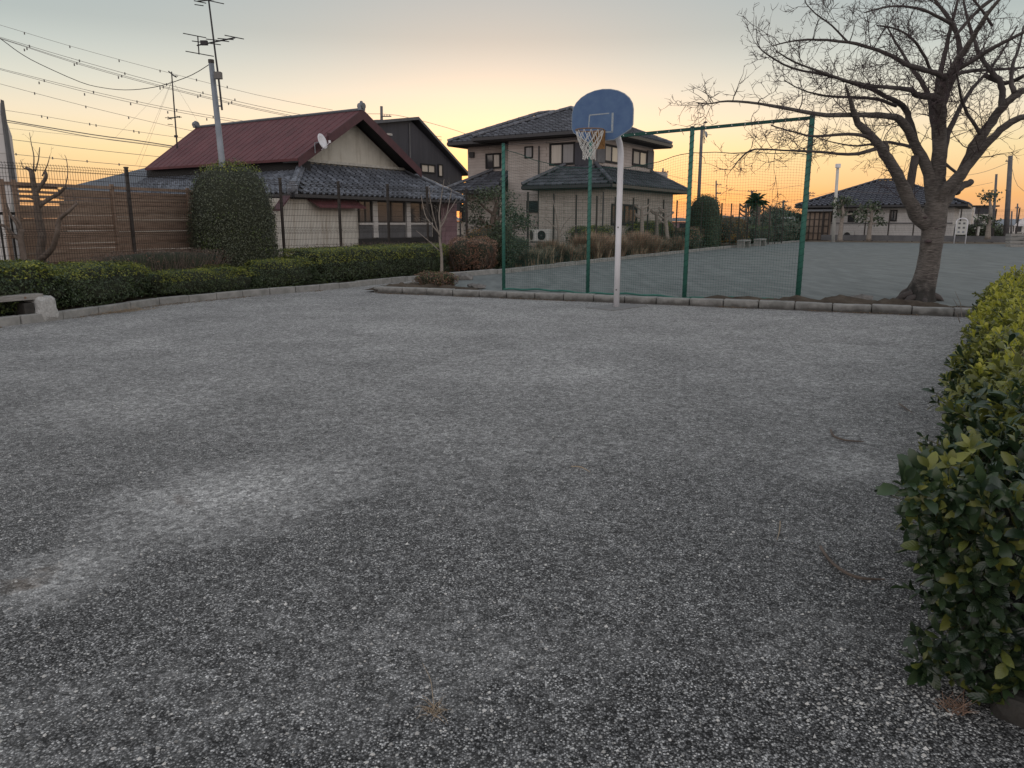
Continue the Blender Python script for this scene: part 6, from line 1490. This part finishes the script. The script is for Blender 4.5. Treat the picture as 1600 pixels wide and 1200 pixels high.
def wire(name, pts, Y, r, label, m='far_wire', dY=0, spacers=None, group='power lines across the left sky'):
    n = len(pts); P_ = [atY(x, y, Y + dY * i / (n - 1)) for i, (x, y) in enumerate(pts)]; P_, _ = densify(P_, [r] * n)
    o = tag(MB().tube(P_, r, 4).build(name, M[m], origin=tuple(P_[0])), label, 'power line' if group else 'cable', group)
    if spacers:
        for x, y in spacers:
            mb = MB(); q = atY(x, y, Y + dY * (x - pts[0][0]) / max(1, pts[-1][0] - pts[0][0])); mb.box(q - Vector((0, 0, .08 * Y / 100)), .12 * Y / 100, .1, .30 * Y / 100); mb.build('spacer', M['insul'], o)
    return o
wr = .042
for k, (dy, lab) in enumerate(((0, 'upper strand of the topmost dark power line bundle'), (4, 'middle strand of the topmost dark power line bundle'), (6, 'lowest strand of the topmost dark power line bundle'))):
    wire('power_line', [(-30, 50 + dy), (0, 58 + dy * .4), (125, 95 + dy), (260, 132 + dy), (400, 165 + dy), (480, 181 + dy), (560, 195 + dy), (690, 214 + dy)], 120, wr, lab, spacers=[(46 + k * -4, 71 + dy), (124 - k * 4, 94 + dy), (195 - k * 5, 114 + dy), (260 - k * 5, 131 + dy), (317 - k * 4, 144 + dy), (367 - k * 5, 155 + dy)])
for k, (dy, lab) in enumerate(((0, 'upper strand of the second power line bundle'), (3.5, 'lower strand of the second power line bundle'))):
    wire('power_line', [(-30, 100 + dy), (0, 107 + dy * .5), (145, 143 + dy), (275, 171 + dy), (400, 192 + dy), (520, 210 + dy)], 120, wr, lab, spacers=[(69 - k * 8, 125 + dy), (146 - k * 14, 143 + dy), (214 - k * 10, 158 + dy), (276 - k * 14, 171 + dy), (333 - k * 10, 182 + dy), (385 - k * 8, 190 + dy)])
wire('power_line', [(-30, 32), (0, 39), (110, 72), (250, 110), (400, 148), (520, 172)], 170, .045, 'faint highest thin line with small spacers', spacers=[(38, 51), (109, 72), (186, 94), (250, 110), (307, 124), (355, 135)])
wire('power_line', [(-30, 122), (0, 131), (134, 166), (265, 197), (330, 210)], 140, .045, 'thin single line below the second bundle', spacers=[(54, 145), (134, 166), (201, 183)])
wire('power_line', [(-30, 166), (0, 171), (65, 181), (140, 194), (217, 206), (310, 219)], 150, .045, 'thin line with paired spacers in the glow', spacers=[(65, 181), (74, 183), (140, 193), (150, 195), (209, 204), (217, 206)])
wire('power_line', [(-30, 178), (5, 187), (142, 210), (210, 219), (275, 229), (300, 232)], 60, .05, 'thicker dark low line ending behind the red roof')
wire('power_line', [(-30, 184), (5, 190), (50, 197), (142, 214), (240, 227), (300, 235)], 60, .035, 'slack line just below the thicker dark low line')
wire('power_line', [(-30, 214), (10, 217), (120, 231), (240, 244), (300, 250)], 110, .045, 'line crossing the glow above the screen, second from the bottom')
wire('power_line', [(-30, 237), (12, 240), (110, 250), (210, 259), (300, 266)], 110, .045, 'lowest line above the screen, with sparse spacers', spacers=[(25, 240), (82, 246), (136, 251), (186, 256)])
wire('power_line', [(-30, 195), (0, 199), (140, 214), (260, 228), (330, 236)], 170, .035, 'faintest line between the low dark ones')
wire('service_cable', [(-60, 20), (0, 60), (30, 82), (62, 100), (125, 128), (160, 137), (195, 140.5), (230, 138), (262, 131), (300, 117), (328, 100)], Yp, .009, 'sagging service cable hanging from the steel pole top to the upper left', m='cable', group=None)
wire('power_line', [(555, 178), (620, 180), (700, 200), (740, 214)], 90, .03, 'faint line above the charcoal house')
def util_pole(px, y0, y1, Y, r, label, arms=(), lean=0, name='utility_pole', m='concrete_pole'):
    t = atY(px + lean, y1, Y); b_ = atY(px, y0, Y); b_.z = .05; o = empty(name, b_, label, 'pole', 'poles beyond the houses' if name == 'utility_pole' else None)
    MB().tube([b_, t], [r, r * .75], 10).build('pole', M[m], o, smooth=True)
    for (ya, wl_, wr_) in arms:
        q = atY(px + lean * .9, ya, Y); s_ = Y / F
        MB().bar(q + Vector((-wl_ * s_, -.1, 0)), q + Vector((wr_ * s_, -.1, 0)), .08, .08).build('crossarm', M['concrete_pole'], o)
        k = -wl_ + 1.5
        while k < wr_: MB().tube([q + Vector((k * s_, -.1, .03)), q + Vector((k * s_, -.1, .03 + 1.7 * s_))], .5 * s_, 6).build('insulator', M['insul'], o); k += 4
    return o
util_pole(596, 300, 166, 62, .14, 'pole top with three insulators behind the charcoal house ridge', arms=[(182, 1, 15)])
util_pole(1036, 320, 263, 70, .10, 'antenna-like thin pole top at the right eave of the beige house', arms=[(269, 3, 8), (280, 1, 8)])
util_pole(1119, 365, 282, 82, .10, 'thin pole with stubby right-hand arms beyond the bullet-shaped bush', arms=[(289, 0, 8), (302, 0, 7)])
util_pole(1175, 365, 298, 80, .15, 'pole with one wide crossarm beside the palm', arms=[(299, 7, 7)])
util_pole(1224, 350, 313, 95, .16, 'small distant pole left of the bungalow roof', arms=[(315, 0, 6)])
util_pole(1264, 330, 300, 90, .10, 'antenna pole peeking over the left bungalow eave', arms=[(302, 0, 9), (306, 0, 8)])
util_pole(1424, 300, 250, 80, .12, 'pole rising behind the bungalow ridge between cherry limbs', arms=[(262, 2, 2)])
up = util_pole(1572, 374, 243, 58, .20, 'stout dark utility pole right of the cherry tree', lean=7, arms=[(252, 8, 1)], name='street_pole')
util_pole(1551, 372, 272, 55, .10, 'slim pole just left of the stout one', lean=6)
util_pole(1581, 358, 330, 85, .10, 'tiny distant pole right of the stout one', lean=0)
util_pole(1590, 348, 318, 90, .10, 'thin distant mast at the right border', arms=[(325, 5, 4)])
wire('power_line', [(1578, 253), (1540, 268), (1500, 275), (1440, 278)], 42, .012, 'thin line from the stout right pole towards the tree', group='thin lines in the right sky')
wire('power_line', [(1300, 297), (1400, 303), (1470, 300), (1551, 285)], 60, .014, 'thin line low behind the cherry limbs', group='thin lines in the right sky')
wire('power_line', [(1580, 256), (1590, 290), (1620, 310)], 40, .010, 'guy line dropping right of the stout pole', group='thin lines in the right sky')
wire('power_line', [(1020, 268), (1119, 291), (1175, 299), (1260, 288)], 82, .02, 'thin line linking the poles behind the net', group='thin lines in the right sky')
wire('power_line', [(1060, 312), (1119, 303), (1175, 306), (1224, 316), (1300, 300)], 82, .02, 'second thin line behind the net, lower', group='thin lines in the right sky')
# tall lamp pole right of the beige house
Yl = 46; lpq = atY(1091, 330, Yl); lpq.z = .1; lm = empty('lamp_pole', lpq, 'tall slim pole with a round lamp and a small dish behind the net', 'pole')
MB().tube([lpq, atY(1097, 196, Yl)], [.12, .085], 10).build('pole', M['concrete_pole'], lm, smooth=True)
MB().tube([atY(1100, 224, Yl), atY(1100, 190, Yl)], .03, 6).build('bracket', M['concrete_pole'], lm)
q = atY(1102.5, 191, Yl); mb = MB(); v_, f_ = ICO1; mb.add([q + Vector((a.x * .13, a.y * .13, a.z * .07)) for a in v_], f_); mb.build('lamp_head', M['insul'], lm, smooth=True)
q = atY(1103, 210, Yl); MB().tube([q, q + Vector((.05, -.03, .01))], [.20, .14], 14).build('dish', M['pole_grey'], lm); MB().tube([q, q + Vector((.30, -.1, -.04))], .012, 5).build('feed_arm', M['cable'], lm)
# white-topped pole before the bungalow
Yw = far0.y - 3; q0 = atY(1302, 372, Yw); q0.z = .1; wp = empty('white_pole', q0, 'slim pale lamp pole standing before the left end of the bungalow', 'pole')
MB().tube([q0, atY(1309, 262, Yw)], [.13, .10], 10).build('pole', M['ac'], wp, smooth=True); MB().tube([atY(1309, 262, Yw), atY(1309.5, 256, Yw)], .19, 10).build('lamp_head', M['white'], wp)

# ------------------------------------------------------------------ small things round the field
def block_bench(px, py, Wd, label):
    q = G(px, py, FZ); r = empty('concrete_bench', q, label, 'bench', 'small concrete benches on the field edge'); ax = U
    MB().box(q + Vector((0, 0, .41)), 1.5, .42, .09, ax).build('seat', M['kerb'], r, bevel=.01)
    for sg in (-1, 1): c = q + u3 * sg * .62; MB().box(c + Vector((0, 0, .18)), .14, .40, .37, ax).build('leg', M['kerb'], r)
    return r
block_bench(1162, 387, 1.2, 'pale low concrete bench on the field edge, nearer one'); block_bench(1187, 384.5, 1.2, 'pale low concrete bench on the field edge, farther one')
# notice board, arched white frame
Yb = far0.y - 6; nbq = atY(1500, 374, Yb); s_ = Yb / F
nb = empty('notice_board', Vector((nbq.x, nbq.y, FZ)), 'white arched-frame notice board with six small pictures by the cherry trunk', 'sign')
hN = atY(1500, 341, Yb).z - FZ; ax = (-V).normalized(); a3 = Vector((ax.x, ax.y, 0)); c_ = Vector((nbq.x, nbq.y, FZ)); hw = .34
arch = [c_ - a3 * hw + Vector((0, 0, 0)), c_ - a3 * hw + Vector((0, 0, hN - .25))] + [c_ + a3 * hw * -math.cos(k * math.pi / 8) + Vector((0, 0, hN - .25 + .25 * math.sin(k * math.pi / 8))) for k in range(1, 8)] + [c_ + a3 * hw + Vector((0, 0, hN - .25)), c_ + a3 * hw]
MB().tube(arch, .035, 8).build('frame', M['white'], nb, smooth=True)
MB().box(c_ + Vector((0, 0, hN * .62)), hw * 2 - .06, .03, hN * .52, ax).build('panel', M['ac'], nb)
nfr = Vector((-U.x, -U.y, 0))
for i in range(3):
    for j in (-1, 1): MB().box(c_ + a3 * j * .14 + nfr * .02 + Vector((0, 0, hN * (.80 - .17 * i))), .14, .012, .13, ax).build('picture', M['grey_panel'] if i < 2 else M['pole_grey'], nb)
# post with a cross bar
q = G(1526, 378, FZ); cp_ = empty('exercise_post', q, 'short worn post with a thin cross bar on the field', 'post'); hP = atY(1527, 354, q.y).z
MB().tube([q, q + Vector((0, 0, hP * .4))], .06, 10).build('post_foot', M['rust'], cp_); MB().tube([q + Vector((0, 0, hP * .4)), Vector((q.x + .03, q.y, hP))], .09, 10).build('post', M['ac'], cp_)
MB().bar(Vector((q.x - .33, q.y, hP - .12)), Vector((q.x + .36, q.y, hP - .12)), .04, .04).build('cross_bar', M['ac'], cp_)
# spring rider with yellow seat ends
q = G(1362, 377.5, FZ); sr_ = empty('spring_seat', q, 'small play seesaw with yellow ends before the slimmer pruned tree', 'play equipment')
MB().tube([q, q + Vector((0, 0, .5))], .09, 8).build('post', M['post_brown'], sr_)
for sg in (-1, 1): MB().box(q + Vector((sg * .36, 0, .22)), .42, .3, .10).build('seat', M['yellow'], sr_, bevel=.03)
MB().bar(q + Vector((-.5, 0, .55)), q + Vector((.5, 0, .55)), .05, .05).build('handle_bar', M['ac'], sr_)
# trolley with yellow top
q = G(1391, 376.5, FZ); tl_ = empty('low_table', q, 'low dark table with a yellow box on top beside the fence', 'table')
MB().box(q + Vector((0, 0, .50)), 1.0, .4, .08, -V).build('table_top', M['ac'], tl_)
for sg in (-1, 1): MB().box(q - v3 * sg * .4 + Vector((0, 0, .23)), .09, .36, .46, -V).build('leg', M['ac'], tl_)
q2_ = q + Vector((.0, .9, 0)); yb = tag(MB().box((q2_.x, q2_.y, .95), .7, .4, .18, -V).build('yellow_crate', M['yellow'], origin=(q2_.x, q2_.y, .86)), 'yellow box above the low table, against the base wall', 'box')
MB().box((q2_.x, q2_.y, .46), .5, .3, .8, -V).build('crate_stand', M['grey_panel'], yb)
# stone wall ends / climbing frame at the right border
Ys = 46; st = empty('timber_steps', atY(1590, 372, Ys), 'weathered timber play steps behind the stout pole at the right border', 'play equipment')
for k in range(4):
    a, b = atY(1576, 374 - k * 3.9, Ys + k * .8), atY(1660, 374 - k * 3.9, Ys + k * .8); a.z = b.z = .12 + k * .20; MB().bar(a, b, .5, .16).build('step', M['bench_wood'], st)
for x in (1576, 1640): p = atY(x, 374, Ys + 3); MB().box((p.x, Ys + 1.2, .35), .1, 3.2, .7).build('side_rail', M['bench_wood'], st)
q = G(1572, 378, FZ); bl = empty('blue_post', q, 'short blue and grey post beside the stout utility pole', 'post'); MB().tube([q, q + Vector((0, 0, .35))], .07, 8).build('foot', M['ac'], bl); MB().tube([q + Vector((.0, 0, .35)), q + Vector((-.05, 0, .75))], .07, 8).build('post', M['blue_paint'], bl)

# cars
def car(p, ax, label, van=False, h=1.5):
    r = empty('parked_car', (p.x, p.y, .1), label, 'car', 'white vehicles parked beyond the hedge'); X = Vector((ax.x, ax.y, 0)).normalized(); Y = Vector((-X.y, X.x, 0)); c = Vector((p.x, p.y, .1))
    prof = [(-2.1, .35), (-2.1, .85), (-1.35, .98), (-.75, h - .04), (.3, h), (1.5, h - .04), (1.95, .95), (2.05, .4)] if not van else [(-1.7, .35), (-1.7, .95), (-1.35, 1.1), (-.95, h - .06), (.0, h), (1.55, h - .03), (1.7, 1.0), (1.7, .4)]
    MB().slab([c + X * x - Y * .78 + Vector((0, 0, z)) for x, z in prof], Y * 1.56).build('body', M['car_white'], r, bevel=.10)
    for sg in (-1, 1):
        w_ = [(-1.15 if not van else -1.15, 1.0), (-.72, h - .13), (1.35, h - .13), (1.6, 1.0)]
        g_ = MB().slab([c + X * x + Y * (.79 * sg) + Vector((0, 0, z)) for x, z in w_], Y * .02 * sg).build('side_window', M['car_glass'], r)
        for x in (-1.25, 1.25): q = c + X * x + Y * .70 * sg + Vector((0, 0, .30)); wv = MB().tube([q, q + Y * .14 * sg], .30, 16).build('wheel', M['tyre'], r); MB().tube([q + Y * .142 * sg, q + Y * .16 * sg], .17, 12).build('hubcap', M['alu'], wv)
    f0 = [c + X * (-2.02 if not van else -1.62) + Y * y + Vector((0, 0, z)) for y, z in ((-.6, 1.0), (.6, 1.0))]
    a, b = (-1.40, 1.0), (-.80, h - .06)
    if van: a, b = (-1.40, 1.12), (-.98, h - .10)
    MB().slab([c + X * (a[0] - .03) - Y * .66 + Vector((0, 0, a[1] + .02)), c + X * (a[0] - .03) + Y * .66 + Vector((0, 0, a[1] + .02)), c + X * (b[0] - .03) + Y * .6 + Vector((0, 0, b[1])), c + X * (b[0] - .03) - Y * .6 + Vector((0, 0, b[1]))], X * .02).build('windscreen', M['car_glass'], r)
    for sg in (-1, 1): MB().box(c - X * (2.09 if not van else 1.69) + Y * sg * .58 + Vector((0, 0, .72)), .05, .32, .16, ax).build('headlight', M['alu'], r)
    return r
cq = atY(1178, 352, 66); car(Vector((cq.x, cq.y)), Vector((-1, -.12)), 'white car with only its rounded nose showing left of the grey-green shrub')
cq = atY(1208, 352, 64); car(Vector((cq.x, cq.y)), Vector((1, .15)), 'white van-like car half hidden between the garden shrubs left of the bungalow', van=True, h=1.85)

# far buildings
def block_house(x0, x1, ytop, yeave, Y, label, wall='beige', roof='blue_tile', dep=8, flat=False, name='far_house'):
    a, b = atY(x0, 350, Y), atY(x1, 350, Y); ez = atY(x0, yeave, Y).z; tz = atY(x0, ytop, Y).z; r = empty(name, ((a.x + b.x) / 2, Y, .0), label, 'house', 'distant low houses on the horizon')
    MB().slab([(a.x, Y, -.05), (b.x, Y, -.05), (b.x, Y + dep, -.05), (a.x, Y + dep, -.05)], (0, 0, ez)).build('wall', M[wall], r)
    o = .5
    if flat: MB().slab([(a.x - .2, Y - .2, ez), (b.x + .2, Y - .2, ez), (b.x + .2, Y + dep + .2, ez), (a.x - .2, Y + dep + .2, ez)], (0, 0, max(.1, tz - ez))).build('roof', M[roof], r)
    else:
        w_ = b.x - a.x; ins = min(w_ * .22, 3)
        v = [(a.x - o, Y - o, ez), (b.x + o, Y - o, ez), (b.x + o, Y + dep + o, ez), (a.x - o, Y + dep + o, ez), (a.x + ins, Y + dep / 2, tz), (b.x - ins, Y + dep / 2, tz)]
        MB().add(v, [(0, 1, 5, 4), (1, 2, 5), (2, 3, 4, 5), (3, 0, 4), (3, 2, 1, 0)]).build('roof', M[roof], r)
    n_ = max(1, int((b.x - a.x) / 3.2))
    for k in range(n_):
        x = a.x + (b.x - a.x) * (k + .5) / n_; w = MB().box((x, Y - .02, ez * .55), 1.3, .06, 1.0).build('window', M['dark_eave'], r); MB().box((x, Y - .06, ez * .55), 1.15, .02, .85).build('pane', M['glass'], w)
    return r
block_house(1056, 1084, 340, 346, 96, 'low far house between the beige house and the bullet-shaped bush', 'mauve')
block_house(1118, 1152, 336, 343, 110, 'low far hip-roofed house right of the bullet-shaped bush', 'beige_low')
block_house(1148, 1216, 338, 344, 105, 'long low far house behind the palm', 'beige_low')
block_house(1212, 1236, 330, 339, 100, 'small far house with a light gable left of the bungalow', 'offwhite', 'pole_grey')
block_house(1574, 1640, 342, 352, 120, 'pale far building at the right border', 'offwhite', 'pole_grey')
block_house(655, 722, 338, 345, 90, 'far low house seen past the charcoal house', 'beige_low')
# grey shed and maroon panel right of the bungalow
Yd = 70
gs = empty('garden_shed', atY(1540, 360, Yd), 'grey monopitch shed with dark top band right of the bungalow', 'shed')
q = [atY(1519, 323, Yd), atY(1555, 325, Yd)]; a, b = q
MB().slab([(a.x, Yd, .0), (b.x, Yd, .0), (b.x, Yd + 4, .0), (a.x, Yd + 4, .0)], (0, 0, a.z)).build('wall', M['offwhite'], gs)
MB().slab([(a.x + .2, Yd - .05, a.z * .78), (b.x, Yd - .05, a.z * .78), (b.x, Yd - .05, a.z - .05), (a.x + .2, Yd - .05, a.z - .05)], (0, .04, 0)).build('top_band', M['navy'], gs)
MB().slab([(a.x - .2, Yd - .3, a.z), (b.x + .2, Yd - .3, a.z), (b.x + .2, Yd + 4.3, a.z - .2), (a.x - .2, Yd + 4.3, a.z - .2)], (0, 0, .12)).build('roof', M['dark_eave'], gs)
w1, w2 = atY(1522, 343, Yd), atY(1534, 352, Yd); MB().slab([(w1.x, Yd - .04, w2.z), (w2.x, Yd - .04, w2.z), (w2.x, Yd - .04, w1.z), (w1.x, Yd - .04, w1.z)], (0, .03, 0)).build('window', M['glass'], gs)
MB().bar(atY(1518, 358, Yd - .6), atY(1522, 324, Yd - .6), .25, .08).build('leaning_board', M['alu'], gs)
a, b = atY(1507, 331, 72), atY(1519, 360, 72); ms_ = tag(MB().slab([(a.x, 72, 0), (b.x, 72, 0), (b.x, 74, 0), (a.x, 74, 0)], (0, 0, a.z)).build('maroon_shed', M['maroon'], origin=(a.x, 72, 0)), 'narrow maroon shed between the bungalow and the grey shed', 'shed')
MB().slab([(a.x - .1, 71.9, a.z), (b.x + .1, 71.9, a.z), (b.x + .1, 74.1, a.z), (a.x - .1, 74.1, a.z)], (0, 0, .15)).build('roof', M['alu'], ms_)
# white marquee roofs far right
Yt = 75; tn = empty('white_canopy', atY(1595, 360, Yt), 'white tent-like canopy at the far right border', 'canopy')
MB().add([atY(1583, 353, Yt), atY(1600, 340, Yt), atY(1660, 340, Yt), atY(1660, 356, Yt), atY(1583, 353, Yt + 3), atY(1600, 340, Yt + 3)], [(0, 1, 2, 3), (0, 4, 5, 1)]).build('roof', M['white'], tn)
for x in (1586, 1600, 1640): p = atY(x, 352, Yt); MB().tube([(p.x, Yt, 0), (p.x, Yt, p.z)], .05, 6).build('pole', M['alu'], tn)
